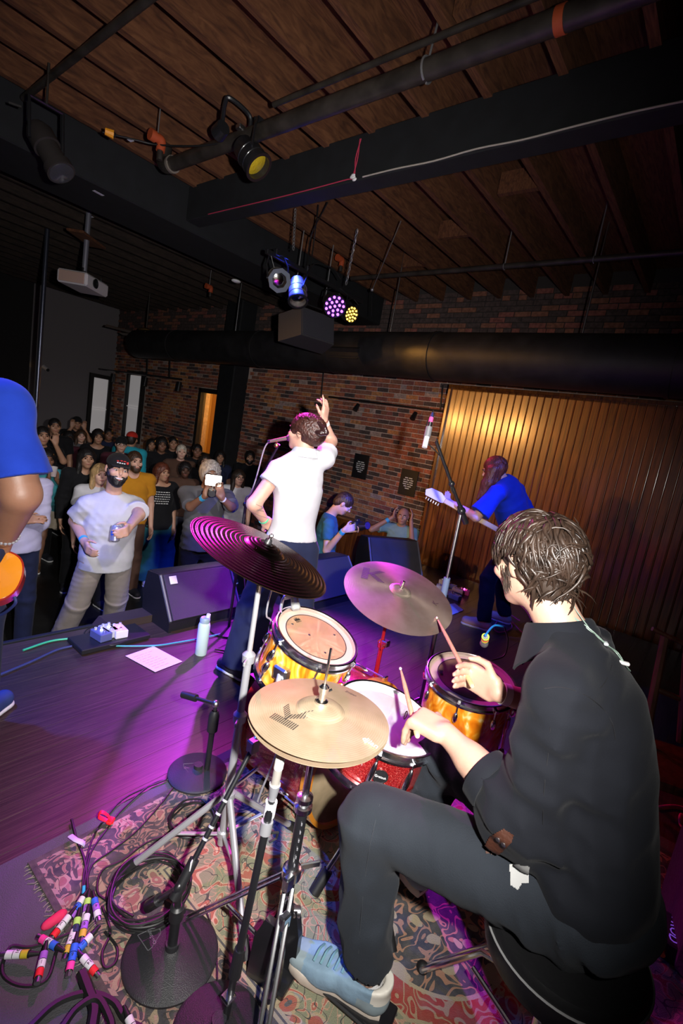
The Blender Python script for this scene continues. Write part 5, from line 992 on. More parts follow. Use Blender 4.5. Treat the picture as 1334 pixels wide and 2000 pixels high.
        S_.cone(j['ch']*.6+j['wa']*.4, j['pv']-up*(ll*s+.03), wv, wv*top.get('hem', 1.04), .05, True, (fdv, 1.42))
        if top.get('open_neck'): S_.ell(j['nk']+up*.05*s+j['F']*.05*s, np.array([top['open_neck']*s, .09*s, .085*s]), M_, .01, True)
        else: S_.ell(j['nk']+up*.055*s+_nv(np.cross(up, j['sR']-j['sL']))*.02*s, np.array([.062, .062, .05])*s, M_, .008, True)
        S_.plane(j['pv']-up*(ll*s), -up)
        tp_ = sdf_obj(top.get('name', 'shirt'), S_, max(vox*.9, .008), top['m'], t, folds(top.get('fold', .006), 7, (sum(map(ord, label))+5) % 97, up+np.array([.4, .2, 0])))
    if bottom:
        S_ = SDF(); inf = bottom.get('loose', .014); M_ = np.stack([_nv(j['hR']-j['hL']), np.cross(up, _nv(j['hR']-j['hL'])), up], 1)
        S_.ell(j['pv']-up*.01, np.array([.165 if j['fem'] else .158, .115, .13])*s+inf*.6, M_, .03); wd = bottom.get('wide', 0.); ln = bottom.get('len', 1.)
        for k_ in 'LR':
            h_, k2, a2 = j['h'+k_], j['k'+k_], j['a'+k_]
            if ln <= .6: S_.cone(h_, h_+(k2-h_)*ln*1.6, .085*s+inf, .085*s+inf+wd, .05, True)
            else: S_.cone(h_, k2, .084*s+inf, .060*s+inf+wd*.6, .045); S_.cone(k2, k2+(a2-k2)*min(1., ln)+(a2-k2)*.03, .060*s+inf+wd*.6, .052*s+inf+wd, .03, True)
        S_.plane(j['pv']+up*(bottom.get('rise', .08)*s), up)
        sdf_obj(bottom.get('name', 'trousers'), S_, max(vox*.9, .008), bottom['m'], t, folds(bottom.get('fold', .006), 6, (sum(map(ord, label))+9) % 97))
    if shoes:
        for k_ in 'LR':
            d = _nv(j['t'+k_]*(1, 1, 0)); a2 = j['a'+k_]; z0 = a2[2]-.047*H; g = np.array([a2[0], a2[1], z0]); q = np.cross(d, (0, 0, 1.)); M_ = np.stack([q, d, [0, 0, 1]], 1)
            S_ = SDF(); S_.cone(g+d*.15*s+(0, 0, .038*s), g-d*.035*s+(0, 0, .045*s), .040*s, .042*s, .02); S_.cone(g-d*.01*s+(0, 0, .05*s), a2+(0, 0, .01), .042*s, .044*s, .02); S_.cone(g+d*.07*s+(0, 0, .05*s), a2, .036*s, .036*s, .03); S_.plane(g+(0, 0, .014*s), (0, 0, -1))
            sh = sdf_obj('shoe', S_, .007, shoes['m'], t); S_ = SDF(); S_.cone(g+d*.15*s+(0, 0, .012*s), g-d*.035*s+(0, 0, .012*s), .043*s, .042*s, .02, sq=((0, 0, 1), 1.)); S_.plane(g+(0, 0, .022*s), (0, 0, 1)); S_.plane(g+(0, 0, .001), (0, 0, -1)); sdf_obj('sole', S_, .007, shoes.get('sole', WHITEP), sh)
    return t, P, HM
def band(t, a, b, r, m, name='wristband'): return B().rod(a, b, r, n=20).build(name, m, t)
def setj(j, **k): j.update({a: np.asarray(b, float) for a, b in k.items()}); return j
def lean(j, keys, off):
    for k_ in keys: j[k_] = j[k_]+np.asarray(off)
    return j
UPPER = ('wa', 'ch', 'nk', 'hd', 'sL', 'sR', 'eL', 'eR', 'wL', 'wR')
C_ = {n: cloth(n, c) for n, c in dict(white=(.58, .58, .61), black=(.014, .014, .016), navy=(.02, .025, .06), teal=(.06, .32, .38), teal_dark=(.035, .13, .17), sage=(.22, .36, .33), beige=(.50, .42, .33), stone=(.42, .36, .32), mustard=(.55, .24, .02), denim_teal=(.03, .14, .17), brown=(.10, .055, .04), grey=(.10, .10, .11), blue=(.012, .035, .30), turq=(.03, .38, .50), lilac=(.5, .48, .68), maroon=(.07, .02, .03)).items()}
SH = {n: dict(m=mat('shoe_'+n, c, .7)) for n, c in dict(dark=(.02, .02, .03), white=(.6, .58, .58), brown=(.12, .06, .03), peach=(.62, .34, .24), navy=(.03, .06, .18)).items()}
def tgt(root): d = np.array([1.7, 1.4])-np.asarray(root)[:2]; return math.degrees(math.atan2(d[1], d[0]))
# ---- man in white T-shirt
root = np.array([2.08, 4.28, FL]); H = 1.88; j = tmpl(root, H, tgt(root)-4); L = j['L']
setj(j, aR=onz(122, 1237, FL+.085), aL=onz(218, 1221, FL+.085)); j['tR'] = j['F']-j['R']*-.5; j['tL'] = j['F']-j['R']*.35
dx = (onz(228, 922, FL+1.74)-j['hd'])*(1, 1, 0)
hp = (j['aR']+j['aL'])/2; 
for k_ in j:
    if k_ in UPPER+('pv', 'hL', 'hR'): j[k_] = j[k_]+dx*.8
setj(j, kR=(j['hR']+j['aR'])/2+j['F']*.05, kL=(j['hL']+j['aL'])/2+j['F']*.05)
lean(j, ('nk', 'hd', 'sL', 'sR', 'ch'), j['F']*.05); j['hd'] = j['hd']+np.array([0, 0, .015]); lean(j, ('sL', 'sR'), (0, 0, -.075)); j['sL'] = j['sL']+j['R']*.025; j['sR'] = j['sR']-j['R']*.025; lean(j, ('nk', 'ch'), (0, 0, -.035)); j['hu'] = np.array([0, 0, 1.])+j['R']*-.12
D0 = np.linalg.norm(j['ch']-CAM); k_ = np.linalg.norm(ray(228, 1000))
dt = float((j['ch']-CAM)@_f); setj(j, eR=at(147, 1018, dt-.04), wR=at(166, 1060, dt-.22), eL=at(271, 1006, dt-.06), wL=at(252, 1030, dt-.32))
t, P, HM = mk_person('bearded man in loose white T-shirt and stone jeans holding a can', j, 'light', vox=.009, top=dict(m=C_['white'], loose=.030, sleeve=.72, srad=.082, flare=1.08, len=.12), bottom=dict(m=C_['stone'], wide=.02, loose=.02), shoes=SH['navy'], hair='cap', hairm='black', face=2, beard='black', smile=True, hands=dict(R=dict(curl=.45, n=-j['R']), L=dict(curl=.9, n=j['F']*-.3-np.array([0, 0, 1.])*.2+j['R']*.8)), thick=1.12)
rp = mat('red_print', (.6, .03, .03), .7); mb = B()
for x, z, w_, h_ in ((-.036, .066, .016, .02), (-.012, .076, .02, .008), (.012, .077, .018, .008), (.034, .071, .016, .009)): mb.sphere(P(x, .094-.9*x*x*8, z), (w_*.6, .006, h_*.6), 8, 6, HM)
mb.build('cap_print', rp, t); mb = B()
for x in (-.012, .004, .02, .034): mb.box(P(x, .0955-.9*x*x*8, .060), (.011, .006, .007), HM)
mb.build('cap_print_white', WHT, t, False)
band(t, j['wR']+(j['eR']-j['wR'])*.10, j['wR']+(j['eR']-j['wR'])*.19, .034, BLUEB); band(t, j['wL']+(j['eL']-j['wL'])*.08, j['wL']+(j['eL']-j['wL'])*.16, .032, mat('pink_band', (.7, .4, .45), .5))
can = thing('drink_can', at(222, 1046, dt-.38), 'silver and blue drink can held by the bearded man in white', 'can'); p = at(226, 1042, dt-.37); v = _nv(np.array([.1, .1, 1.])); B().lathe([(.001, -.06), (.024, -.06), (.033, -.052), (.033, .05), (.027, .06), (.001, .06)], p, v, 24).build('can_body', mat('can_silver', (.62, .62, .66), .3, .6), can); B().lathe([(.0333, -.015), (.0336, -.014), (.0336, .015), (.0333, .016)], p, v, 24).build('can_label', mat('can_blue', (.05, .15, .5), .4), can); B().lathe([(.001, .06), (.026, .06), (.026, .062), (.001, .0615)], p, v, 20).build('can_lid', STEEL, can)
# ---- woman with teal blouse and shorts
root = onz(100, 1108, FL); H = 1.60; j = tmpl(root, H, tgt(root)+5, True); L = j['L']; d = (onz(82, 900, FL+1.48)-j['hd'])*(1, 1, 0)
for k_ in UPPER: j[k_] = j[k_]+d*.75
setj(j, aR=onz(72, 1103, FL+.075), aL=onz(134, 1112, FL+.075)); setj(j, kR=j['hR']*.5+j['aR']*.5, kL=j['hL']*.5+j['aL']*.5)
ch = j['ch']; setj(j, eL=ch-j['R']*.20+j['F']*.12-(0, 0, .05), wL=ch+j['F']*.24-j['R']*.05+(0, 0, .12), eR=ch+j['R']*.17+j['F']*.10-(0, 0, .05), wR=ch+j['F']*.25+j['R']*.03+(0, 0, .13))
t, P, HM = mk_person('woman in teal blouse and beige shorts sipping from a cup', j, 'brown', vox=.010, top=dict(m=C_['teal'], loose=.03, sleeve=.45, srad=.075, len=.02, name='blouse'), bottom=dict(m=C_['beige'], len=.45, wide=.02, loose=.022, name='shorts', rise=.11), shoes=SH['brown'], hair='long', hairm='black', hands=dict(L=dict(curl=.8, d=(0, 0, 1)), R=dict(curl=.8, d=(0, 0, 1))))
cu = thing('plastic_cup', ch+j['F']*.30+(0, 0, .17), 'clear cup held by the woman in teal blouse', 'cup'); p = ch+j['F']*.29+(0, 0, .16); B().lathe([(.028, 0), (.04, .11), (.037, .11), (.026, .004)], p, n=20, closed=True).build('cup_wall', mat('clear_plastic', (.8, .75, .75), .1, alpha=.6), cu); B().lathe([(.001, .004), (.026, .004), (.034, .07), (.001, .07)], p, n=20).build('drink', mat('red_drink', (.4, .08, .05), .2), cu)
band(t, j['pv']+(0, 0, .095), j['pv']+(0, 0, .125), .155, mat('maroon_belt', (.09, .02, .02), .5), 'belt')
# ---- woman in black off-shoulder top, wide teal jeans
root = onz(300, 1138, FL); H = 1.63; j = tmpl(root, H, tgt(root)+8, True); d = (onz(316, 922, FL+1.51)-j['hd'])*(1, 1, 0)
for k_ in UPPER+('pv', 'hL', 'hR'): j[k_] = j[k_]+d*.9
j['hf'] = _nv(j['F']+j['R']*-.35)
t, P, HM = mk_person('woman in black off-shoulder top and wide teal jeans', j, 'tan', vox=.010, top=dict(m=C_['black'], loose=.04, sleeve=.95, srad=.085, flare=1.2, open_neck=.15, len=.10, name='top'), bottom=dict(m=C_['denim_teal'], wide=.055, loose=.03, name='jeans'), shoes=SH['white'], hair='bob', hairm='red')
band(t, j['wR']+(j['eR']-j['wR'])*.05, j['wR']+(j['eR']-j['wR'])*.16, .030, BLUEB); mb = B(); M0 = j['ch']+j['F']*.135+(0, 0, .03)
for r_ in range(6):
    x = -.09+.006*abs(r_-2)
    while x < .09-.006*abs(r_-2): l = random.uniform(.012, .026); mb.box(M0+j['R']*-(x+l/2)*-1+j['F']*(.022-.7*x*x)+np.array([0, 0, .06-r_*.028]), (l, .004, .008), np.stack([j['R'], j['F'], [0, 0, 1]], 1)); x += l+.008
tag(mb.build('shirt_print', WHT, t, False), kind='stuff')
for q in (-1, 1): B().sphere(P(q*.08, -.005, -.05), .012).build('earring', WHITEP, t)
# ---- videographer with a lamp
root = onz(400, 1120, FL); root = np.array([3.05, 3.95, FL]); H = 1.62; hd_ = at(409, 925, 4.75); root[:2] = hd_[:2]; H = (hd_[2]-FL)/.925; j = tmpl(root, H, tgt(root)); ch = j['ch']; lp = at(417, 940, 4.38)
setj(j, eR=at(372, 990, 4.55), wR=at(402, 968, 4.42), eL=at(452, 990, 4.55), wL=at(432, 972, 4.42))
t, P, HM = mk_person('grey curly haired person in dark shirt filming with a lit camera', j, 'brown', vox=.010, top=dict(m=C_['grey'], loose=.02, sleeve=.9, srad=.07), bottom=dict(m=C_['black']), shoes=SH['dark'], hair='curly', hairm='grey', hands=dict(R=dict(curl=.55, d=np.array([0, 0, 1.])-j['R']*.3, n=j['F']), L=dict(curl=.55, d=np.array([0, 0, 1.])+j['R']*.3, n=j['F'])), face=True)
band(t, j['wR']+(j['eR']-j['wR'])*.12, j['wR']+(j['eR']-j['wR'])*.3, .031, BLUEB); band(t, j['wL']+(j['eL']-j['wL'])*.12, j['wL']+(j['eL']-j['wL'])*.22, .031, WHITEP)
vd_ = thing('video_camera', at(416, 968, 4.36), 'small camera with glowing rectangular lamp held up by the videographer', 'camera'); v = -_nv(ray(417, 940)*(1, 1, 0)); q = np.cross((0, 0, 1.), v); M_ = np.stack([q, v, [0, 0, 1]], 1); lp = at(417, 938, 4.36)
B().box(lp, (.15, .03, .105), M_, .008).build('lamp_body', BLACKP, vd_); B().box(lp+v*.017, (.138, .004, .094), M_, .006).build('lamp_panel', mat('lamp_glow', (1, .97, .85), .5, emit=(1, .93, .75), es=28), vd_); B().box(lp-(0, 0, .115), (.075, .05, .075), M_, .01).build('camera_body', BLACKP, vd_); B().rod(lp-(0, 0, .115)+v*.025, lp-(0, 0, .115)+v*.07, .03).build('lens', BLACKM, vd_); B().rod(lp-(0, 0, .08), lp-(0, 0, .05), .008).build('hot_shoe_post', STEEL, vd_)
PLACED = [WL[o.name] for o in bpy.data.objects if o.name.startswith('person') and o.type == 'EMPTY']
# ---- man in mustard shirt and the other listeners
def listener(label, hx, hy, hgt, skin, hair, hairm, top, bottom='black', fem=False, arms=None, face=True, beard=None, turn=0, head=0., dist=None, shoes='dark', vox=.012, **kw):
    if dist is None:
        for dh in (0, .04, -.04, .08, -.08, .12, -.12, .16, -.16, .2):
            q = onz(hx, hy, FL+(hgt+dh)*.925)
            if all(np.hypot(*(q-r_)[:2]) > .46 for r_ in PLACED): break
        hgt = hgt+dh
    z = FL+hgt*.925; P0 = onz(hx, hy, z) if dist is None else at(hx, hy, dist); hgt = (P0[2]-FL)/.925 if dist is not None else hgt
    PLACED.append(P0); root = np.array([P0[0], P0[1], FL]); j = tmpl(root, hgt, tgt(root)+turn, fem); a = math.radians(head); j['hf'] = _nv(j['F']*math.cos(a)+j['R']*math.sin(a)); s = hgt; hands = {}
    ch, F, R = j['ch'], j['F'], j['R']
    for k_, q in (('L', -1), ('R', 1)):
        m_ = (arms or {}).get(k_)
        if m_ == 'up': setj(j, **{'e'+k_: ch+R*q*.26+F*.10+(0, 0, .05), 'w'+k_: ch+R*q*.22+F*.14+(0, 0, .30)}); hands[k_] = dict(d=(0, 0, 1), n=F, curl=.3, spread=.3)
        elif m_ == 'cup': setj(j, **{'e'+k_: ch+R*q*.2+F*.05-(0, 0, .12), 'w'+k_: ch+R*q*.10+F*.24+(0, 0, .04)}); hands[k_] = dict(curl=.8)
        elif m_ == 'phone': setj(j, **{'e'+k_: ch+R*q*.22+F*.18+(0, 0, .06), 'w'+k_: ch+R*q*.10+F*.24+(0, 0, .28)}); hands[k_] = dict(curl=.6, d=(0, 0, 1), n=F)
        elif m_ == 'cross': setj(j, **{'e'+k_: ch+R*q*.2+F*.03-(0, 0, .16), 'w'+k_: ch-R*q*.02+F*.17-(0, 0, .10)})
    tp_ = dict(m=C_[top], sleeve=.6, srad=.066); tp_.update(kw.get('top_kw', {}))
    return mk_person(label, j, skin, 'listeners in front of the stage', vox, tp_, dict(m=C_[bottom]), SH[shoes], hair, hairm, hands, face, beard), j
listener('man in open mustard shirt with trimmed beard behind the white T-shirt', 262, 900, 1.76, 'light', 'short', 'brown', 'mustard', 'brown', beard='brown', head=-10, vox=.010, top_kw=dict(open_neck=.07, loose=.025))
listener('moustached man in dark tee lifting a white phone', 82, 850, 1.80, 'tan', 'short', 'black', 'black', arms=dict(L='phone'))
tt, jj = listener('tall listener standing in the dark behind the moustached man', 106, 832, 1.84, 'tan', 'short', 'black', 'black')
listener('dark skinned woman in patterned dark top among the crowd', 134, 856, 1.66, 'deep', 'curly', 'black', 'maroon', fem=True)
listener('pale long haired woman watching from the rear of the crowd', 158, 851, 1.68, 'pale', 'long', 'brown', 'grey', fem=True)
listener('woman with big curly hair and black strap top', 191, 853, 1.70, 'tan', 'curly', 'black', 'black', fem=True, top_kw=dict(open_neck=.11, sleeve=.1))
listener('woman in dark blazer over a white blouse', 168, 894, 1.62, 'tan', 'long', 'black', 'black', fem=True, vox=.010, top_kw=dict(open_neck=.06, sleeve=1.9, name='blazer'))
listener('blond woman half hidden behind the bearded man', 194, 925, 1.58, 'pale', 'long', 'blond', 'white', fem=True)
(tt, P, HM), jj = listener('man with glasses and dark cap behind the white T-shirt', 236, 868, 1.74, 'light', 'cap', 'black', 'maroon', head=5)
mb = B()
for q in (-1, 1): mb.tube([P(q*.031+.024*math.cos(a), .100, .003+.02*math.sin(a)) for a in np.linspace(0, 2*math.pi, 14)], .0025, 5, False)
mb.rod(P(-.008, .101, .006), P(.008, .101, .006), .002); mb.build('glasses', STEEL, tt)
(tt, P, HM), jj = listener('person in turquoise hoodie and red cap turned from the stage', 256, 858, 1.80, 'tan', 'cap', 'dark', 'turq', turn=150, top_kw=dict(sleeve=1.9, loose=.05))
for ch_ in tt.children:
    if ch_.name.startswith('cap_crown'): ch_.data.materials[0] = cloth('red_cap', (.5, .03, .02))
listener('man in black holding up two fingers near the brick', 338, 865, 1.78, 'tan', 'short', 'black', 'black', arms=dict(R='up'))
listener('friend in black pressed behind the man with raised fingers', 316, 868, 1.74, 'brown', 'curly', 'black', 'black')
listener('man with bleached cropped hair in a tan shirt', 354, 882, 1.74, 'pale', 'short', 'bleach', 'brown')
listener('woman in brown jacket over a white top beside the off-shoulder woman', 361, 918, 1.62, 'deep', 'curly', 'black', 'brown', 'grey', fem=True, shoes='brown', top_kw=dict(sleeve=1.9, name='jacket'))
listener('long haired woman partly hidden behind the videographer', 400, 900, 1.68, 'light', 'long', 'dark', 'black', fem=True)
(tt, P, HM), jj = listener('woman with glasses in white and navy top behind the mic stand', 466, 932, 1.62, 'light', 'long', 'dark', 'white', 'navy', fem=True, head=-15, vox=.010)
mb = B()
for q in (-1, 1): mb.tube([P(q*.031+.024*math.cos(a), .100, .003+.02*math.sin(a)) for a in np.linspace(0, 2*math.pi, 14)], .0025, 5, False)
mb.build('glasses', BLACKM, tt)
listener('bearded man in black hood looking down by the brick wall', 488, 893, 1.74, 'tan', 'hood', 'black', 'black', beard='black', top_kw=dict(sleeve=1.9))
listener('listener in black cap raising a camera at the rear', 150, 826, 1.80, 'tan', 'cap', 'black', 'black', arms=dict(L='phone', R='phone'))
for i, (x, y, h_, sk, hr, lab) in enumerate(((28, 845, 1.75, 'tan', 'short', 'shadowy listener at the far end of the crowd beside the pole'), (212, 848, 1.72, 'brown', 'short', 'shadowy listener between the curly haired woman and the glasses'), (296, 868, 1.7, 'tan', 'long', 'shadowy long haired listener behind the off-shoulder woman'), (385, 880, 1.76, 'brown', 'short', 'shadowy listener beneath the amber lit window'), (430, 892, 1.72, 'tan', 'long', 'shadowy listener near the black column'))): listener(lab, x, y, h_, sk, hr, 'black', ('black', 'navy', 'grey')[i % 3], fem=(hr == 'long'), vox=.013)
(tt, P, HM), jj = listener('person in lilac long sleeves clapping behind the left guitarist', 34, 900, 1.70, 'tan', 'short', 'dark', 'lilac', 'navy', dist=3.9, arms=dict(L='cross', R='cross'), turn=-10, vox=.010, top_kw=dict(sleeve=1.9, loose=.03))
# ---- photographer in teal
hd_ = at(672, 983, 5.2); root = np.array([hd_[0]-.08, hd_[1]+.12, FL]); H = (hd_[2]-FL)/.905; j = tmpl(root, min(H, 1.78), math.degrees(math.atan2(-.75, .65))); j['hd'] = hd_; F, R = j['F'], j['R']
nk = at(642, 1010, 5.3); 
for k_ in ('nk', 'sL', 'sR', 'ch', 'wa'): j[k_] = j[k_]+(nk-tmpl(root, j['H'], math.degrees(math.atan2(-.75, .65)))['nk'])*(1 if k_ in ('nk', 'sL', 'sR') else .55)
j['hf'] = _nv(F*.9+(0, 0, -.75)); j['hu'] = _nv(np.array([0, 0, 1.])+F*.7)
setj(j, eR=j['sR']+F*.02+R*.06-(0, 0, .28), eL=j['sL']+F*.06-R*.04-(0, 0, .27)); cp = at(702, 1027, 4.95); j['wR'] = cp-F*.15+R*.07-(0, 0, .05); j['wL'] = cp-F*.12-R*.05-(0, 0, .07)
t, P, HM = mk_person('photographer in teal T-shirt looking down at his camera', j, 'pale', vox=.009, top=dict(m=C_['teal_dark'], loose=.016, sleeve=.62, srad=.066, len=.12), bottom=dict(m=C_['navy']), shoes=SH['dark'], hair='short', hairm='brown', beard=None, face=2, hands=dict(R=dict(curl=.7, d=F*.9-R*.2+np.array([0, 0, .3]), n=-R), L=dict(curl=.7, d=F*.9+R*.2+np.array([0, 0, .3]), n=R)))
band(t, j['wR']+(j['eR']-j['wR'])*.06, j['wR']+(j['eR']-j['wR'])*.16, .031, BLUEB)
pc_ = thing('photo_camera', cp, 'black photo camera with long lens in the photographer\'s hands', 'camera'); v = _nv(at(728, 1026, 4.8)-cp); q = np.cross((0, 0, 1.), v); M_ = np.stack([v, q, np.cross(v, q)], 1); B().box(cp-v*.03, (.07, .14, .10), M_, .015).build('camera_body', BLACKP, pc_); B().tube([cp, cp+v*.05, cp+v*.12], [.036, .036, .042], 20).build('lens', BLACKM, pc_); B().rod(cp+v*.12, cp+v*.124, .036).build('front_glass', mat('lens_glass', (.05, .03, .12), .05, coat=1), pc_); B().box(cp-v*.03+np.cross(v, q)*.06, (.05, .05, .03), M_, .008).build('viewfinder_hump', BLACKP, pc_)
# ---- man holding his ears behind the half wall
hd_ = at(787, 1008, 6.45); root = np.array([hd_[0], hd_[1], FL]); H = 1.72; j = tmpl(root, H, math.degrees(math.atan2(-hd_[1]*.8, -hd_[0]))); dz = hd_-j['hd']
for k_ in UPPER+('pv', 'hL', 'hR'): j[k_] = j[k_]+dz
F, R = j['F'], j['R']; setj(j, tL=(.2, 1, 0), tR=(.2, 1, 0)); setj(j, kL=j['hL']+(-.08, .40, -.05), kR=j['hR']+(-.02, .40, -.05)); setj(j, aL=j['kL']-(0, 0, .40), aR=j['kR']-(0, 0, .40))
for k_, q in (('R', 1), ('L', -1)): setj(j, **{'e'+k_: j['s'+k_]+R*q*.18+F*.16-(0, 0, .05), 'w'+k_: j['hd']+R*q*.12+F*.02-(0, 0, .03)})
j['eL'] = j['sL']-R*.02+F*.22-(0, 0, .16)
t, P, HM = mk_person('bald man in sage T-shirt holding his ears behind the wooden half wall', j, 'tan', vox=.010, top=dict(m=C_['sage'], sleeve=.6), bottom=dict(m=C_['black']), shoes=SH['dark'], hair='bald', face=2, hands=dict(R=dict(curl=.4, d=(0, 0, 1), n=-R), L=dict(curl=.4, d=(0, 0, 1), n=R)), loc=(hd_[0], hd_[1], FL))
band(t, j['wR']+(j['eR']-j['wR'])*.22, j['wR']+(j['eR']-j['wR'])*.34, .032, BLUEB)
bs = tag(B().lathe([(.001, .0), (.15, 0), (.15, .02), (.03, .04), (.03, j['pv'][2]-FL-.2), (.15, j['pv'][2]-FL-.17), (.15, j['pv'][2]-FL-.12), (.001, j['pv'][2]-FL-.11)], (j['pv'][0], j['pv'][1], FL), n=24).build('bar_stool', BLACKM), 'black bar stool under the man behind the half wall', 'stool')
# ------------------------------------------------------------------ the band
from mathutils.bvhtree import BVHTree
def bvh(*objs):
    V, F_ = [], []
    for o in objs:
        n = len(V); off = Vector(WL[o.name]); V += [v.co+off for v in o.data.vertices]; F_ += [tuple(i+n for i in p.vertices) for p in o.data.polygons]
    return BVHTree.FromPolygons(V, F_)
def surf(tree, x, y, lift=.002):
    d = Vector(ray(x, y)).normalized(); h = tree.ray_cast(Vector(CAM), d)
    if h[0] is None: return None, None
    n = h[1] if h[1].dot(d) < 0 else -h[1]; return np.array(h[0]+n*lift), np.array(n)
def decal(name, tree, poly, m, parent, step=4, lift=.002):
    """thin patch sewn onto a surface: the outline is given where it is seen, the depth comes from the cloth"""
    P = np.array(poly, float); lo, hi = P.min(0), P.max(0); nx, ny = int((hi[0]-lo[0])/step)+2, int((hi[1]-lo[1])/step)+2
    def inside(q):
        c = False
        for i in range(len(P)):
            a, b = P[i], P[i-1]
            if (a[1] > q[1]) != (b[1] > q[1]) and q[0] < (b[0]-a[0])*(q[1]-a[1])/(b[1]-a[1])+a[0]: c = not c
        return c
    mb = B(); idx = {}; V = []; F_ = []
    def vid(i, k_):
        if (i, k_) not in idx:
            p, n = surf(tree, lo[0]+i*step, lo[1]+k_*step, lift); idx[(i, k_)] = None if p is None else len(V)
            if p is not None: V.append(p)
        return idx[(i, k_)]
    for i in range(nx):
        for k_ in range(ny):
            if inside((lo[0]+(i+.5)*step, lo[1]+(k_+.5)*step)):
                q = [vid(i, k_), vid(i+1, k_), vid(i+1, k_+1), vid(i, k_+1)]
                if None not in q: F_.append(tuple(q))
    if F_: mb.add(V, F_); return mb.build(name, m, parent)
def part_of(t, name): return [c for c in t.children if c.name.split('.')[0] == name][0]
# ---- drummer
DRK = cloth('drummer_black_shirt', (.012, .013, .017), .8, .1); DEN = cloth('drummer_charcoal_denim', (.024, .028, .035), .88, .2)
H = 1.78; s = H/1.75
j = dict(H=H, fem=False, F=_nv((.10, 1, 0)), R=_nv((1, -.10, 0)))
setj(j, pv=(1.20, .05, .62), wa=(1.215, .075, .76), ch=(1.25, .135, .93), nk=(1.255, .215, 1.095), sL=(1.082, .175, 1.035), sR=(1.44, .205, 1.04), eL=(1.055, .195, .755), wL=(1.112, .405, .795), eR=(1.52, .20, .80), wR=(1.362, .375, .84), hL=(1.11, .07, .575), hR=(1.30, .07, .575), kL=(1.015, .515, .535), kR=(1.40, .50, .545), aL=(1.01, .435, .125), aR=(1.42, .57, .12), tL=(-.2, 1, 0), tR=(.1, 1, 0))
j['hd'] = at(1043, 1098, 1.245); j['hf'] = _nv((.42, .88, -.28)); j['hu'] = _nv((.06, .22, 1))
dr = thing('person', (1.15, .3, 0), 'drummer with brown hair in black shirt and dark jeans seated playing', 'person')
S_ = SDF(); torso_sdf(S_, j, s, -.016)
for k_ in 'LR': arm_sdf(S_, j, k_, s, 0, 1.06); S_.cone(j['h'+k_], j['k'+k_], .078*s, .052*s, .04); S_.cone(j['k'+k_], j['a'+k_], .050*s, .036*s, .03)
S_.cone(j['eL']*.75+j['wL']*.25, j['eL']*.4+j['wL']*.6, .044, .036, .03)
P, HM = head_sdf(S_, j, s)
ttL = onz(782, 1305, .735); gL_d = _nv((-.04, .97, .02)); gL = j['wL']+gL_d*.088*s+np.array([0, 0, -.023]); sdL = _nv(ttL-gL)
ride_n = rn; ttR = onplane(853, 1206, np.array((RX, RY, RZ_))-ride_n*.012, ride_n); gR_d = _nv((.03, .97, .12)); gR = j['wR']+gR_d*.088*s+np.array([-.024, 0, .0]); sdR = _nv(ttR-gR)
hand_sdf(S_, j['wL'], gL_d, (.1, -.05, -1), -1, (1.3, 1.32, 1.34, 1.36), s*1.03, k=.005); hand_sdf(S_, j['wR'], gR_d, (-1, .05, .1), 1, (1.15, 1.25, 1.3, 1.32), s*1.03, k=.005)
body = sdf_obj('body', S_, .0055, skinmat('drummer', (.50, .29, .21)), dr, it=1)
for g, d, e, lab in ((gL, sdL, ttL, 'left hand over the snare'), (gR, sdR, ttR, 'right hand, its tip on the ride')):
    o = thing('drumstick', g, 'pale hickory drumstick in the drummer\'s '+lab, 'drumstick', None); L_ = np.linalg.norm(e-g); a = g-d*(.40-L_ if L_ < .36 else .06); W3 = MATS.get('hickory') or mat('hickory', (.72, .46, .24), .5, var=.12, vs=40)
    B().tube([a, a+d*.004, g, g+(e-g)*.62, g+(e-g)*.93], [.0055, .0072, .0072, .0070, .0036], 14).build('shaft', W3, o); B().sphere(e-d*.004, (.0052, .0052, .0085), 10, 8, np.stack(basis(d), 1)).build('tip', mat('white_tip', (.8, .7, .55), .4), o)
band(dr, j['wR']-(j['wR']-j['eR'])*.04, j['wR']-(j['wR']-j['eR'])*.13, .0315, WHITEP); rg_ = j['wL']+gL_d*.112*s+np.array([-.012, 0, -.004]); B().tube([rg_+.0108*np.array([math.cos(a), .15*math.cos(a), math.sin(a)]) for a in np.linspace(0, 2*math.pi, 16)], .0014, 6, False).build('ring', mat('dark_ring', (.1, .08, .06), .3, 1), dr)
# shirt
S_ = SDF(); M_ = torso_sdf(S_, j, s, .022); up = _nv(j['nk']-j['pv'])
S_.ell(j['pv']+np.array([.0, .02, .03]), np.array([.175, .135, .17]), M_, .06); S_.ell((j['wa']+j['ch'])/2+np.array([.01, -.01, 0]), np.array([.17, .115, .2]), M_, .06)
S_.cone(j['sL'], j['eL']+np.array([0, -.03, -.01]), .072, .078, .04); S_.cone(j['eL']+np.array([0, -.03, -.01]), j['eL']*.68+j['wL']*.32, .074, .058, .03, True); S_.cone(j['eL']+np.array([0, -.04, -.03]), j['eL']+np.array([.01, .02, -.05]), .055, .05, .05)
S_.ell(j['eL']+np.array([0, .01, -.012]), .070, k=.04); S_.cone(j['sR'], j['eR'], .070, .066, .04); S_.cone(j['eR'], j['eR']*.62+j['wR']*.38, .064, .052, .03, True)
S_.ell(j['nk']+up*.06+np.array([0, .03, 0]), np.array([.066, .075, .055]), M_, .008, True); S_.plane(j['pv']-np.array([0, 0, .115]), (0, 0, -1))
shirt = sdf_obj('shirt', S_, .008, DRK, dr, folds(.011, 6, 4), it=2)
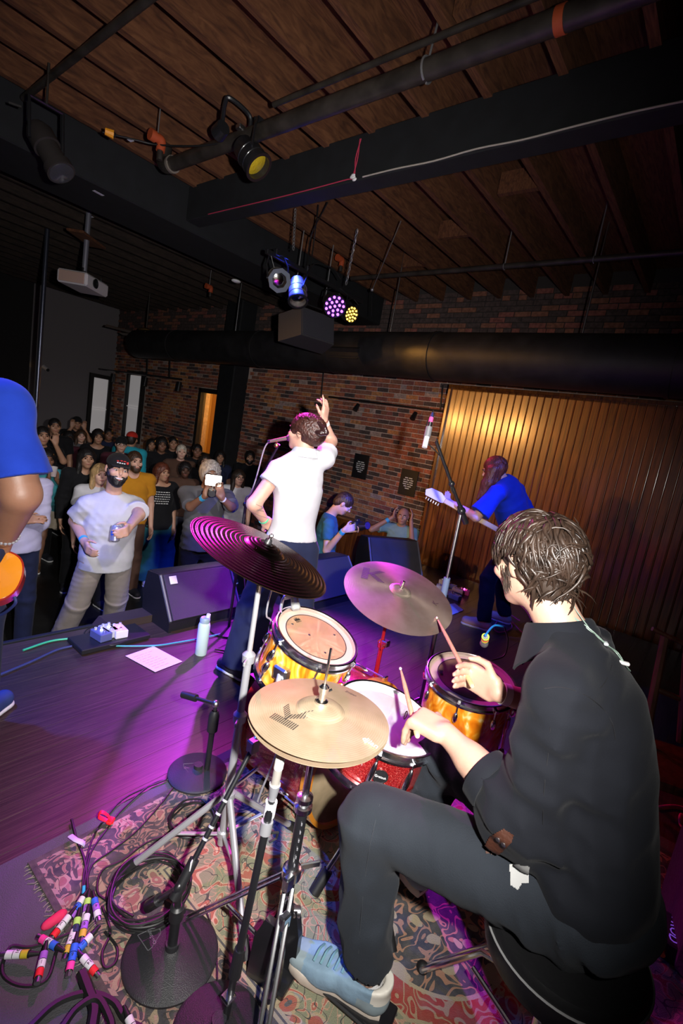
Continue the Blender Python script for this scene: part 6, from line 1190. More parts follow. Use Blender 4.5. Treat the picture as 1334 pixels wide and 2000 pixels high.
c0, c1 = j['eL']*.70+j['wL']*.30, j['eL']*.55+j['wL']*.45; B().tube([c0-(c1-c0)*.15, c0, c0+(c1-c0)*.5, c1, c1-(c1-c0)*.1], [.066, .069, .068, .065, .052], 28).build('rolled_cuff', DRK, dr)
c0, c1 = j['eR']*.70+j['wR']*.30, j['eR']*.52+j['wR']*.48; B().tube([c0, c0+(c1-c0)*.5, c1, c1-(c1-c0)*.1], [.056, .056, .053, .046], 24).build('rolled_cuff', DRK, dr)
# collar: band folded over around the neck
v = []; f = []; rt_ = M_[:, 0]; fw = M_[:, 1]; nC = 41
for i in range(nC):
    a = math.radians(-158+316*i/(nC-1)); d = -fw*math.cos(a)*1.0+rt_*math.sin(a); fr = abs(a)/math.radians(158)
    for rr, hh_ in ((.060, -.005), (.060, .048), (.064, .056), (.070, .050), (.094+.012*fr**3, -.012-.045*fr**4), (.090+.012*fr**3, -.016-.045*fr**4)): v.append(j['nk']+fw*(.008+.02*fr)+d*rr*np.array([1, 1, 1])+up*(hh_-.012*fr))
for i in range(nC-1):
    for q in range(5): f.append((i*6+q, (i+1)*6+q, (i+1)*6+q+1, i*6+q+1))
co = B().add(v, f).build('collar', DRK, dr, ang=60)
# jeans
S_ = SDF(); S_.ell(j['pv']-np.array([0, -.01, .035]), np.array([.175, .15, .12]), np.eye(3), .04); S_.ell(j['pv']+np.array([.0, -.02, -.05]), np.array([.175, .15, .09]), np.eye(3), .04)
S_.cone(j['hL'], j['kL'], .104, .082, .05); S_.cone(j['kL']+np.array([0, .0, .0]), np.array([1.015, .448, .09]), .084, .070, .04, True); S_.cone(j['hR'], j['kR'], .104, .082, .05); S_.cone(j['kR'], np.array([1.42, .58, .14]), .082, .078, .04, True)
S_.plane((0, 0, .70), (0, 0, 1)); S_.plane((1.02, .44, .145), (0, .3, -1))
jeans = sdf_obj('jeans', S_, .008, DEN, dr, folds(.011, 7, 17), it=2)
tj = bvh(jeans, shirt); tsj = bvh(jeans)
decal('leather_patch', tj, [(958, 1632), (985, 1618), (1005, 1630), (1000, 1645), (985, 1660), (968, 1670), (950, 1668), (949, 1650)], mat('brown_leather', (.06, .02, .011), .5, bump=.3), dr, 2, .004)
for x, y in ((975, 1636), (986, 1646)):
    p, n = surf(tj, x, y, .005)
    if p is not None: B().lathe([(.001, .001), (.0028, .001), (.005, .0022), (.005, 0)], p, n, 12).build('rivet', STEEL, dr)
decal('white_pocket_cloth', tj, [(995, 1690), (1010, 1685), (1032, 1688), (1033, 1724), (1020, 1725), (1012, 1738), (998, 1728)], mat('white_cloth', (.42, .42, .41), .8), dr, 2, .004)
def seam(pts, m=None, tree=None, r=.0008):
    q = [surf(tree or tj, x, y, .0008)[0] for x, y in pts]; q = [p_ for p_ in q if p_ is not None]
    if len(q) > 2: B().tube(spline(q, 5), r, 5).build('seam', m or SEAM, dr)
SEAM = mat('dark_seam', (.004, .004, .006), .8); SEAML = mat('jeans_stitch', (.028, .032, .04), .9)
seam([(1062, 1345), (1090, 1342), (1120, 1348), (1150, 1362), (1178, 1385), (1195, 1412), (1202, 1445)]); seam([(1212, 1222), (1205, 1260), (1195, 1300), (1180, 1335), (1150, 1362)])
seam([(742, 1570), (725, 1640), (715, 1700), (708, 1760), (703, 1820), (700, 1862)], SEAML); seam([(1075, 1420), (1070, 1480), (1062, 1550), (1060, 1610)])
# shoes
def sneaker(heel, toe, zt, up_m, sole_m, cap_m, t, tabm):
    heel, toe = np.asarray(heel, float), np.asarray(toe, float); d = toe-heel; Ln = np.linalg.norm(d); d = d/Ln; q = _nv(np.cross(d, (0, 0, 1.))); n = np.cross(q, d); P_ = lambda a, b, c: heel+d*a*Ln+q*b+n*c; M_ = np.stack([q, d, n], 1)
    out = [(-.0, .026), (.08, .034), (.25, .036), (.42, .036), (.62, .046), (.78, .049), (.90, .040), (.97, .024), (1.0, .0)]
    ring = [P_(a, b, 0) for a, b in out]+[P_(a, -b*.92, 0) for a, b in out[::-1][1:]]
    m_ = len(ring); mb = B(); lay = []
    for h_, k_ in ((.0, .96), (.006, 1.0), (.026, 1.0), (.030, .97)): 
        c = np.mean(ring, 0); lay.append([c+(r_-c)*k_+n*h_ for r_ in ring])
    V = [p for l in lay for p in l]; F_ = [tuple(range(m_-1, -1, -1)), tuple(3*m_+i for i in range(m_))]
    for l in range(3): F_ += [(l*m_+i, l*m_+(i+1) % m_, (l+1)*m_+(i+1) % m_, (l+1)*m_+i) for i in range(m_)]
    S_ = SDF(); S_.cone(P_(.10, 0, .055), P_(.30, 0, .062), .040, .040, .02); S_.cone(P_(.30, 0, .060), P_(.62, 0, .045), .040, .042, .03); S_.cone(P_(.62, 0, .042), P_(.86, 0, .034), .044, .038, .03); S_.cone(P_(.14, 0, .06), P_(.12, 0, .105), .040, .044, .02); S_.cone(P_(.34, 0, .07), P_(.24, 0, .105), .036, .040, .03); S_.cone(P_(.17, 0, .085), P_(.165, 0, .16), .034, .034, .01, sub=True); S_.plane(P_(0, 0, .022), -n); S_.plane(P_(0, 0, .118), n+d*.25)
    shb = sdf_obj('shoe', S_, .0045, [up_m, cap_m, tabm], t, None, 2, mi=lambda C: np.where(((C-heel)@d > .80*Ln) | (((C-heel)@d < .24*Ln) & ((C-heel)@n < .075)), 1, np.where(((C-heel)@d < .12*Ln) & ((C-heel)@n >= .075), 2, 0)))
    B().add(V, F_).build('sole', sole_m, shb, ang=50)
    for i in range(5):
        a = .40+.07*i; zz = .1005-.0042*i; B().tube(spline([P_(a, .028, zz-.010), P_(a+.02, .0, zz+.002), P_(a+.035, -.028, zz-.010)], 4), .0036, 6, flat=.6).build('lace', LACE, shb)
    B().tube(spline([P_(.38, .01, .118), P_(.40, .05, .12), P_(.44, .075, .09), P_(.46, .068, .05), P_(.47, .066, .02)], 5), .0034, 6, flat=.5).build('lace', LACE, shb); B().tube(spline([P_(.38, -.01, .118), P_(.42, .03, .13), P_(.47, .06, .11), P_(.43, .045, .10), P_(.38, .0, .12)], 5), .0034, 6, flat=.5).build('lace', LACE, shb)
    return shb
LACE = mat('teal_lace', (.14, .28, .33), .8); SB1 = mat('blue_suede', (.21, .32, .42), .8, var=.2, vs=12, bump=.2); SBg = mat('grey_blue_suede', (.26, .33, .36), .85, var=.15); OFFW = mat('worn_off_white_rubber', (.58, .50, .42), .7, var=.15, vs=20); LEA = mat('white_leather_tab', (.72, .68, .6), .5)
sneaker(onz(742, 1985, .012), onz(560, 1866, .03), 0, SB1, OFFW, SBg, dr, LEA); sneaker((1.40, .47, .03), (1.46, .77, .075), 0, SB1, OFFW, SBg, dr, LEA)
B().tube([(1.018, .452, .22), (1.018, .438, .13), (1.02, .430, .07)], [.044, .042, .040], 20).build('sock', mat('white_sock', (.75, .74, .74), .9, bump=.3, bs=200), dr)
# hair: base cap and several hundred wavy locks
S_ = SDF(); S_.ell(P(0, -.016, .026), np.array([.080, .100, .093])*s, HM, .02); S_.ell(P(0, -.062, -.03), np.array([.066, .05, .07])*s, HM, .03); S_.ell(P(0, .088, -.045), np.array([.058, .070, .080])*s, HM, .012, True)
for q in (-1, 1): S_.ell(P(q*.09, .022, -.06), np.array([.032, .055, .052])*s, HM, .01, True)
HM1 = mat('drummer_hair_base', (.03, .018, .012), .6); HM2 = mat('drummer_hair', (.026, .015, .010), .42, var=.5, vs=35, spec=.4)
sdf_obj('hair_base', S_, .006, HM1, dr)
g = np.random.default_rng(5); mb = B(); sc = np.array([.080, .100, .093])*s; hc0 = P(0, -.016, .026); crown_l = _nv(np.array([0, -.45, .9]))
cnt = 0
while cnt < 1500:
    d = _nv(g.normal(size=3))
    if d[2] < -.62 or (d[1] > .55 and d[2] < .25) or (abs(d[0]) > .7 and d[1] > .0 and d[2] < -.02) or (d[1] > .0 and d[2] < -.15): continue
    cnt += 1; lay = g.uniform(.001, .016); ln = g.uniform(.08, .13)*(1.3 if d[1] < 0 else .9); n_ = 9; p = d*(sc+lay*.3); fl_ = d-crown_l*(d@crown_l); fl_ = fl_/max(np.linalg.norm(fl_), .15)
    sw = g.normal(size=3)*.35; ph, am = g.uniform(0, 6.28), g.uniform(.2, .65); pts = []; dirv = _nv(fl_+sw*.6+np.array([0, .25 if d[1] > 0 else 0, .2]))
    for i in range(n_):
        t_ = i/(n_-1); pts.append(hc0+HM@p); nn = _nv(p/sc**2); lat = np.cross(nn, dirv)
        dirv = _nv(dirv+np.array([0, 0, -.30])+sw*.10+lat*am*math.sin(ph+t_*7)); dirv = _nv(dirv-nn*(dirv@nn)*(.92 if p[2] > -.07 else .25)+nn*.10*math.sin(ph+5*t_))
        p = p+dirv*ln/n_; k_ = np.linalg.norm(p/(sc+.004+lay*(.4+.6*math.sin(math.pi*min(1, t_*1.2)))))
        if k_ < 1: p = p/k_
        ph_ = p+np.array([0, -.016, .026])*s
        if abs(ph_[0]) > .05 and -.035 < ph_[1] < .05 and ph_[2] < .012 and i > 1: break
    if len(pts) < 4: continue
    w0 = g.uniform(.0035, .0072); mb.tube(np.array(pts), np.interp(np.linspace(0, 8, len(pts)), range(9), [w0*.5, w0, w0*1.1, w0*1.1, w0, w0*.9, w0*.7, w0*.45, .0006]), 5, False, flat=.55)
mb.build('hair', HM2, dr, ang=180)
mb = B()
for i in range(60):
    a = P(-.0775+g.uniform(-.003, .002), .018+g.uniform(-.012, .012), -.005-g.uniform(0, .055)); mb.tube([a, a+HM@np.array([-.003, -.004, -.012]), a+HM@np.array([-.001, -.006, -.02])], [.0012, .0012, .0004], 4, False)
mb.build('sideburn', HM2, dr)
# in-ear monitor cable down the back
IEM = mat('pale_green_wire', (.22, .30, .25), .4); tsh = bvh(shirt, co); pts = [at(1085, 1178, 1.22), at(1100, 1190, 1.17)]
for x, y in ((1112, 1200), (1124, 1206), (1150, 1230), (1180, 1258), (1200, 1276), (1215, 1296), (1228, 1312)):
    p, n = surf(tsh, x, y, .004)
    if p is not None: pts.append(p)
iem = thing('earphone_cable', pts[0], 'pale twisted earphone wire running down the drummer\'s back', 'cable'); B().tube(spline(pts, 6), .0013, 6).build('wire', IEM, iem); B().tube(spline([p+np.array([.0, .004*math.sin(1.3*i), .003*math.cos(1.3*i)]) for i, p in enumerate(pts)], 6), .0011, 6).build('wire', IEM, iem)
B().tube(spline([at(1122, 1178, 1.16), at(1124, 1190, 1.15), pts[2]], 5), .0012, 6).build('wire', IEM, iem); B().box(pts[3], (.016, .010, .007), RZ(20), .002).build('slider', mat('pale_slider', (.6, .65, .66), .4), iem); B().box(pts[-2], (.010, .024, .008), RZ(20), .002).build('split_clip', mat('white_clip', (.7, .68, .65), .5), iem)
# ---- singer
H = 1.60; root = np.array([2.0, 1.85, 0]); j = tmpl(root, H, 55, True)
setj(j, pv=at(568, 1062, 2.85), nk=at(594, 888, 2.80), hd=at(594, 846, 2.80), sL=at(546, 916, 2.74), sR=at(634, 897, 2.88), eL=at(496, 985, 2.68), wL=at(516, 1016, 2.80), eR=at(646, 862, 3.08), wR=at(632, 822, 2.98))
j['wa'] = j['pv']*.55+j['nk']*.45; j['ch'] = j['pv']*.25+j['nk']*.75-np.array([0, 0, .02]); R = _nv((j['sR']-j['sL'])*(1, 1, 0)); F = np.array([-R[1], R[0], 0]); j['R'], j['F'] = R, F
j['hL'] = j['pv']-R*.09-(0, 0, .05); j['hR'] = j['pv']+R*.09-(0, 0, .05); aL = onz(470, 1300, .075); setj(j, aL=aL, aR=onz(575, 1318, .075)); j['kL'] = (j['hL']+j['aL'])/2+F*.04; j['kR'] = (j['hR']+j['aR'])/2+F*.03; j['tL'] = F-R*.5; j['tR'] = F+R*.2
j['hf'] = _nv((-.25, .95, .02)); j['hu'] = _nv(np.array([0, 0, 1.])+R*.08)
t, P, HM = mk_person('singer in white short-sleeved blouse raising her arm at the microphone', j, skinmat('singer', (.60, .34, .25)), vox=.007, top=dict(m=C_['white'], loose=.010, sleeve=.42, srad=.070, flare=1.05, len=-.03, fold=.002, hem=.98, name='blouse'), bottom=dict(m=C_['navy'], wide=.05, loose=.018, rise=.075), shoes=SH['dark'], hair=None, face=2, hands=dict(L=dict(d=_nv(R*.8+F*.1-np.array([0, 0, .5])), n=R*.3+F*.6, curl=.25), R=dict(d=(0, 0, 1.), n=-R*.6+F, curl=(.15, .75, .5, .3))), thick=1.1)
# collar, claw clip, hair
up = _nv(j['nk']-j['pv']); M_ = np.stack([R, np.cross(up, R), up], 1); v = []; f = []
for i in range(31):
    a = math.radians(-140+280*i/30); d = -M_[:, 1]*math.cos(a)+R*math.sin(a)
    for rr, hh_ in ((.056, -.01), (.056, .034), (.060, .040), (.066, .034), (.090, -.012), (.086, -.015)): v.append(j['nk']+d*rr+up*hh_)
for i in range(30): f += [(i*6+q, (i+1)*6+q, (i+1)*6+q+1, i*6+q+1) for q in range(5)]
B().add(v, f).build('collar', C_['white'], t, ang=60)
S_ = SDF(); S_.ell(P(0, -.018, .026), np.array([.088, .108, .102])*.97, HM, .02); S_.ell(P(.0, -.095, .02), np.array([.058, .05, .075]), HM, .04); S_.ell(P(0, .086, -.04), np.array([.052, .070, .08])*.93, HM, .01, True)
for q in (-1, 1): S_.ell(P(q*.088, .015, -.055), np.array([.03, .05, .05]), HM, .01, True)
SHM = mat('singer_hair', (.05, .016, .011), .38, var=.5, vs=40, bump=.7, bs=80, spec=.6); sdf_obj('hair', S_, .0055, SHM, t, folds(.004, 42, 6), 1)
g = np.random.default_rng(9); mb = B()
for i in range(260):
    a = g.uniform(-2.9, 2.9); z = g.uniform(-.04, .09); st0 = 1.12*np.array([.078*math.sin(a), -.016-.0*z+.096*math.cos(a)*math.sqrt(max(0, 1-(z/.11)**2)), z+.02]); 
    if st0[1] > .05 and st0[2] < .05: continue
    en = np.array([g.uniform(-.03, .03), -.115+g.uniform(-.015, .01), g.uniform(-.02, .05)]); mdp = (st0+en)/2; mdp = mdp/np.linalg.norm(mdp/np.array([.093, .113, .108])); mb.tube(spline([P(*st0), P(*mdp), P(*en)], 4), [.003]*7+[.0025, .002], 4, False, flat=.5)
mb.build('hair_strands', SHM, t)
cc = at(628, 838, 2.74); CL = mat('dark_claw_clip', (.03, .012, .012), .25, coat=.6); S_ = SDF(); S_.chain([at(612, 826, 2.76), at(622, 828, 2.72), at(634, 838, 2.70), at(637, 845, 2.70), at(626, 846, 2.70), at(612, 843, 2.72)], [.016, .014, .014, .015, .016, .013], .01); S_.ell(at(617, 832, 2.73), (.012, .02, .012), None, .005, True); sdf_obj('claw_clip', S_, .004, CL, t)
band(t, j['wR']+(j['eR']-j['wR'])*.10, j['wR']+(j['eR']-j['wR'])*.20, .031, WHITEP); band(t, j['wL']+(j['eL']-j['wL'])*.02, j['wL']+(j['eL']-j['wL'])*.08, .030, mat('green_band', (.1, .6, .3), .5), 'bracelet'); band(t, j['wR']+(j['eR']-j['wR'])*.0, j['wR']+(j['eR']-j['wR'])*.03, .030, mat('bead_band', (.25, .1, .08), .4), 'bracelet')
tb = bvh(part_of(t, 'body')); TAT = mat('tattoo_ink', (.14, .12, .13), .5)
for k_ in range(5):
    pts = [surf(tb, 500+26*u+3*math.sin(5*u+k_), 985+k_*5.5+5*math.sin(3*u+k_*1.3), .0012)[0] for u in np.linspace(0, 1, 9)]; pts = [p for p in pts if p is not None]
    if len(pts) > 3: B().tube(spline(pts, 3), .0022, 5, flat=.4).build('tattoo_line', TAT, t)
pk = bvh(part_of(t, 'trousers')); decal('phone_in_pocket', pk, [(556, 1028), (576, 1028), (577, 1034), (555, 1034)], mat('grey_phone', (.35, .35, .38), .4), t, 2, .004)
# ---- guitarist in blue at right
H = 1.74; root = np.array([3.95, 1.42, 0]); j = tmpl(root, H, 100); 
setj(j, pv=at(1012, 1046, 4.38), nk=at(985, 943, 4.22), hd=at(966, 918, 4.20), sL=at(972, 962, 4.02), sR=at(1008, 955, 4.42), eL=at(930, 1010, 4.02), wL=at(888, 985, 4.22), eR=at(1040, 1030, 4.35), wR=at(990, 1040, 4.20))
j['wa'] = j['pv']*.55+j['nk']*.45; j['ch'] = j['pv']*.25+j['nk']*.75; F = _nv((-.18, .98, 0)); R = np.array([F[1], -F[0], 0]); j['F'], j['R'] = F, R
j['hL'] = j['pv']-R*.09-(0, 0, .04); j['hR'] = j['pv']+R*.09-(0, 0, .04); setj(j, aL=onz(945, 1212, .08), aR=onz(985, 1200, .08)); j['kL'] = (j['hL']+j['aL'])/2+F*.10; j['kR'] = (j['hR']+j['aR'])/2+F*.10; j['tL'] = F+R*-.1; j['tR'] = F; j['hf'] = _nv(F+np.array([-.1, 0, -.5])); j['hu'] = _nv(np.array([0, 0, 1.])+F*.5)
t, P, HM = mk_person('long haired guitarist in royal blue T-shirt bending over his guitar', j, 'light', vox=.009, top=dict(m=C_['blue'], loose=.028, sleeve=.85, srad=.082, flare=1.1, len=.10), bottom=dict(m=C_['black'], loose=.012), shoes=dict(m=SH['peach']['m'], sole=OFFW), hair=None, face=True, hands=dict(L=dict(curl=.9, n=(0, 0, 1)), R=dict(curl=.6)))
S_ = SDF(); S_.ell(P(0, -.016, .026), np.array([.086, .106, .098]), HM, .02)
for x, y in ((-.07, .03), (.07, .03), (-.05, -.06), (.05, -.06), (-.085, -.01)): a = P(x, y, .0); S_.chain([a, a-np.array([0, 0, .12])+F*.02, a-np.array([0, 0, .26])+F*.05], [.036, .032, .018], .03)
S_.ell(P(0, .09, -.03), np.array([.045, .06, .08]), HM, .01, True); sdf_obj('hair', S_, .007, HAIRM['red'], t, folds(.006, 40, 21), 1)
# his guitar
gt = thing('electric_guitar', at(980, 1045, 4.2), 'electric guitar with pale headstock held by the guitarist in blue', 'guitar'); a, b = at(868, 978, 4.22), at(985, 1042, 4.12); d = _nv(b-a); nn = _nv(np.cross(d, (.2, 0, 1))); nn = nn if nn@F > 0 else -nn; q = np.cross(nn, d); WS = mat('maple_neck', (.62, .42, .2), .4); HS = mat('pale_headstock', (.72, .66, .52), .4)
B().box((a+b)/2, (np.linalg.norm(b-a), .045, .022), np.stack([d, q, nn], 1), .005).build('neck', WS, gt); hs = B().prism([(-.19, -.01), (-.17, .035), (-.02, .03), (.0, .022), (.0, -.022), (-.05, -.05), (-.15, -.045)], a, d, q, nn*.015).build('headstock', HS, gt)
for i in range(6): p = a+d*(-.03-.024*i)+q*.045; B().rod(p, p+q*.022, .006).build('tuner', STEEL, hs)
out = [(0, .05), (.06, .13), (.12, .12), (.2, .10), (.3, .15), (.4, .15), (.46, .06), (.46, -.06), (.4, -.16), (.3, -.16), (.2, -.11), (.12, -.14), (.05, -.16), (.02, -.08)]; B().prism([tuple(o_) for o_ in spline([(x, y, 0) for x, y in out+out[:1]], 3)[:-1, :2]], b-nn*.02, d, q, nn*.045).build('guitar_body', mat('white_guitar', (.6, .58, .5), .3, coat=.5), gt)
# ---- guitarist at the left edge, seen by arm and guitar
H = 1.84; base = at(-75, 980, 1.95); root = np.array([base[0]-.05, base[1]-.05, 0]); j = tmpl(root, H, 62)
setj(j, sR=at(2, 800, 1.74), eR=at(40, 965, 1.78), wR=at(8, 1048, 1.92)); nkp = j['sR']-j['R']*.22; dlt = nkp+np.array([0, 0, .05])-j['nk']
for k_ in ('nk', 'hd', 'sL', 'ch', 'eL', 'wL'): j[k_] = j[k_]+dlt*(1 if k_ != 'ch' else .9)
j['wa'] = j['wa']+dlt*.5; j['tR'] = j['F']+j['R']*.5
t, P, HM = mk_person('guitarist in royal blue T-shirt whose bare arm reaches over an orange guitar', j, 'brown', vox=.009, top=dict(m=C_['blue'], loose=.05, sleeve=.80, srad=.118, flare=1.0, len=.10, shr=.112), bottom=dict(m=C_['navy'], wide=.01), shoes=SH['navy'], hair='short', hairm='black', thick=1.65, hands=dict(R=dict(curl=.5, n=(0, .2, -1))))
bd_p = j['wR']+(j['eR']-j['wR'])*.06; dv = _nv(j['eR']-j['wR']); bx, by, _z = basis(dv); mb = B()
for i in range(22): a = i/22*2*math.pi; mb.sphere(bd_p+.048*(math.cos(a)*bx+math.sin(a)*by), .0065, 6, 5)
mb.build('bead_bracelet', mat('silver_beads', (.6, .6, .65), .3, .7), t)
og = thing('electric_guitar', at(5, 1120, 1.9), 'orange sunburst electric guitar hung on the left guitarist', 'guitar'); c = at(-8, 1122, 1.92); nn = _nv((-.35, -.55, .7)); d = _nv(at(60, 1120, 1.9)-at(-40, 1140, 1.9)); d = _nv(d-nn*(d@nn)); q = np.cross(nn, d)
out = [(-.30, .12), (-.2, .10), (-.1, .13), (.02, .15), (.10, .10), (.125, .0), (.10, -.11), (.02, -.16), (-.1, -.14), (-.2, -.11), (-.3, -.13), (-.36, -.05), (-.36, .05)]; pl = [tuple(o_) for o_ in spline([(x*.75, y*.75, 0) for x, y in out+out[:1]], 4)[:-1, :2]]
B().prism(pl, c-nn*.045, d, q, nn*.042).build('guitar_back', mat('red_burst', (.3, .02, .01), .25, coat=.8), og); B().prism([(x*.93, y*.93) for x, y in pl], c-nn*.004, d, q, nn*.003).build('guitar_top', mat('orange_burst', (.75, .25, .015), .25, coat=.8), og); B().prism([(.04*.8, -.13), (.02, -.03), (-.06, .0), (-.2, -.02), (-.2, -.10), (-.05, -.125)], c, d, q, nn*.003).build('pickguard', BLACKP, og); B().box(c+d*-.02-q*.02+nn*.006, (.02, .08, .012), np.stack([d, q, nn], 1), .002).build('bridge', CHROME, og); B().box(c-d*.45, (.45, .05, .025), np.stack([d, q, nn], 1), .005).build('neck', WS, og)
B().tube(spline([at(-10, 1205, 1.9), at(12, 1195, 1.88), at(30, 1178, 1.86), at(28, 1165, 1.86)], 5), .006, 8).build('jack_lead', mat('navy_lead', (.02, .03, .12), .4), og)
# ------------------------------------------------------------------ overhead gear
IRON = mat('black_iron_pipe', (.05, .042, .036), .42, .4, var=.4, vs=9)
GALV = mat('galvanised', (.45, .45, .47), .4, .8)
SPRK = mat('orange_sprinkler_paint', (.42, .07, .02), .6)
XPI, ZPI = 2.17, 3.31
p1 = thing('ceiling_pipe', (XPI, 1, ZPI), 'thick black iron pipe hung across the joists with an elbow end', 'pipe')
B().tube([(XPI, 3.93, ZPI), (XPI, -2.2, ZPI)], .048, 20).build('pipe', IRON, p1)
B().tube(spline([(XPI, 3.9, ZPI), (XPI, 4.0, ZPI+.01), (XPI, 4.05, ZPI+.06), (XPI, 4.05, ZPI+.16)], 5), .056, 18).build('elbow', IRON, p1); B().tube([(XPI, 3.90, ZPI), (XPI, 3.925, ZPI)], .061, 20).build('elbow_collar', mat('worn_collar', (.3, .26, .22), .5, .5), p1)
for x, y in ((843, 150),):
    P = onz(x, y, ZPI); yy = P[1]; B().tube([(XPI+.052*math.sin(a), yy, ZPI+.052*math.cos(a)) for a in np.linspace(-2.9, 2.9, 20)], .006, 6).build('clevis_strap', GALV, p1); B().rod((XPI, yy, ZPI+.05), (XPI+.05, yy, ZD), .006).build('hanger_rod', GALV, p1)
P = onz(1100, 48, ZPI); B().tube([(XPI, P[1]-.02, ZPI), (XPI, P[1]+.02, ZPI)], .051, 20).build('orange_band', SPRK, p1)
def ypipe(px_a, z, y0, y1, r, m, label, name='conduit'): X = onz(*px_a, z)[0]; o = tag(B().tube([(X, y0, z), (X, y1, z)], r, 12).build(name, m), label, 'pipe'); return X
Xc = ypipe((667, 150), 3.43, -2.2, 2.75, .016, IRON, 'thin black conduit running beside the thick iron pipe')
ypipe((210, 62), 3.44, -1.0, 4.5, .022, IRON, 'dark conduit crossing the joists above the hanging spotlight')
Xs = onz(900, 527, 3.30)[0]; sp_ = thing('sprinkler_pipe', (Xs, 2, 3.3), 'long dark sprinkler pipe below the joists beyond the hanging lamps', 'pipe'); B().tube([(Xs, -2.2, 3.30), (Xs, onz(690, 546, 3.3)[1], 3.30)], .026, 14).build('pipe', IRON, sp_)
for x, y in ((985, 520), (1160, 506)): q = onz(x, y, 3.3); B().rod((Xs, q[1], 3.32), (Xs, q[1], ZD), .006).build('hanger_rod', GALV, sp_); B().tube([(Xs+.03*math.sin(a), q[1], 3.3+.03*math.cos(a)) for a in np.linspace(-2.9, 2.9, 14)], .004, 5).build('hanger_ring', GALV, sp_)
def sprinkler(P, label):
    t = thing('sprinkler_fitting', P, label, 'pipe fitting', 'orange painted pipe fittings'); P = np.asarray(P); B().tube(spline([P+(-.05, 0, 0), P, P+(.0, 0, -.07)], 5), .032, 12).build('elbow', SPRK, t); B().rod(P+(-.05, 0, 0), P+(-.09, 0, 0), .04).build('coupling', SPRK, t); B().rod(P+(0, 0, -.06), P+(0, 0, -.13), .022).build('nipple', IRON, t); B().rod(P+(-.03, 0, .02), P+(-.03, 0, ZD-P[2]), .004).build('hanger_rod', GALV, t)
sprinkler(onz(315, 275, 3.36), 'orange red pipe fitting beside the end of the iron pipe'); sprinkler(ony(668, 508, 4.2), 'orange red pipe fitting above the hanging lamp bar'); sprinkler(onz(412, 562, 3.3), 'orange red pipe fitting in the dark beyond the wide beam')
# wire along the narrow beam
wr1 = thing('beam_wire', (2.72, 1.5, 3.22), 'pale cable stapled along the lower corner of the narrow beam', 'cable'); B().tube(spline([(2.722, y, 3.225+.006*math.sin(y*9)) for y in np.linspace(-1.2, 2.42, 14)], 4), .005, 6).build('cable', mat('dirty_white_cable', (.42, .38, .33), .6), wr1)
PKW = mat('pink_wire', (.5, .04, .09), .5); yb = onx(690, 352, 2.72)[1]
wr2 = thing('beam_wire', (2.72, 2.6, 3.22), 'red wire running down and along the narrow beam', 'cable'); B().tube(spline([(2.722, yb-.01, 3.48), (2.72, yb+.01, 3.36), (2.72, yb, 3.24), (2.72, yb+.1, 3.232), (2.72, yb+.7, 3.222), (2.72, 4.2, 3.222)], 5), .004, 6).build('wire', PKW, wr2); B().tube(spline([(2.722, yb, 3.48), (2.72, yb-.008, 3.36), (2.72, yb+.008, 3.24)], 5), .004, 6).build('wire', PKW, wr2); mb = B()
for q in range(5): mb.sphere((2.716, yb+random.uniform(-.02, .02), 3.235+random.uniform(-.02, .02)), (.008, .02, .012), 8, 6)
mb.build('tape_knot', WHITEP, wr2)
# par lamps
def par(name, c, d, r, L_, m, lens, label, yoke_to, cat='stage lamp', group='stage lamps overhead', octo=False, lens_m=None):
    c = np.asarray(c, float); d = _nv(d); x, y, z = basis(d); t = thing(name, c, label, cat, group)
    B().lathe([(r*.45, -L_), (r*.8, -L_*.92), (r*.92, -L_*.6), (r, -L_*.55), (r, 0), (r*.94, 0), (r*.9, -L_*.5), (r*.4, -L_*.9)], c, d, 28, True).build('can', m, t)
    for h in (-L_*.56, -L_*.3): B().lathe([(r, h), (r*1.03, h+.003), (r*1.03, h+.009), (r, h+.012)], c, d, 28, True).build('rib', m, t)
    if octo: B().lathe([(r*.78, 0), (r*1.25, 0), (r*1.25, .006), (r*.78, .006)], c, d, 8, True).build('gel_frame', mat('grey_gel_frame', (.09, .11, .15), .5), t)
    else: B().lathe([(r*.9, -.004), (r*1.12, -.004), (r*1.12, .008), (r*.9, .008)], c, d, 28, True).build('front_ring', BLACKM, t)
    B().lathe([(.001, -.02), (r*.5, -.024), (r*.9, -.035), (r*.9, -.04), (.001, -.045)], c, d, 24).build('lens', lens, t)
    yk = np.asarray(yoke_to, float); s_ = _nv(np.cross(d, yk-c)); mid = c-d*L_*.35
    B().tube([mid+s_*r*1.05, mid+s_*r*1.15+(yk-mid)*.55, yk+s_*r*.7, yk-s_*r*.7, mid-s_*r*1.15+(yk-mid)*.55, mid-s_*r*1.05], .009, 6).build('yoke', BLACKM, t)
    for q in (-1, 1): B().rod(mid+s_*q*r*1.0, mid+s_*q*r*1.22, .012).build('yoke_knob', BLACKM, t)
    B().box(yk+(0, 0, .02), (.05, .05, .06), bev=.006).build('pipe_clamp', BLACKM, t); return t
GEL = mat('yellow_gel', (.55, .40, .02), .12, coat=1., bump=.4, bs=60)
yp = onz(505, 326, 3.06); par('par_lamp', yp, (.25, -.62, -.62), .085, .20, BLACKM, GEL, 'black lamp with yellow gel clamped to the iron pipe', (XPI, yp[1]+.12, ZPI+.04))
B().tube(spline([onz(470, 200, 3.46), onz(440, 215, 3.4), onz(425, 260, 3.3)], 4), .012, 6)
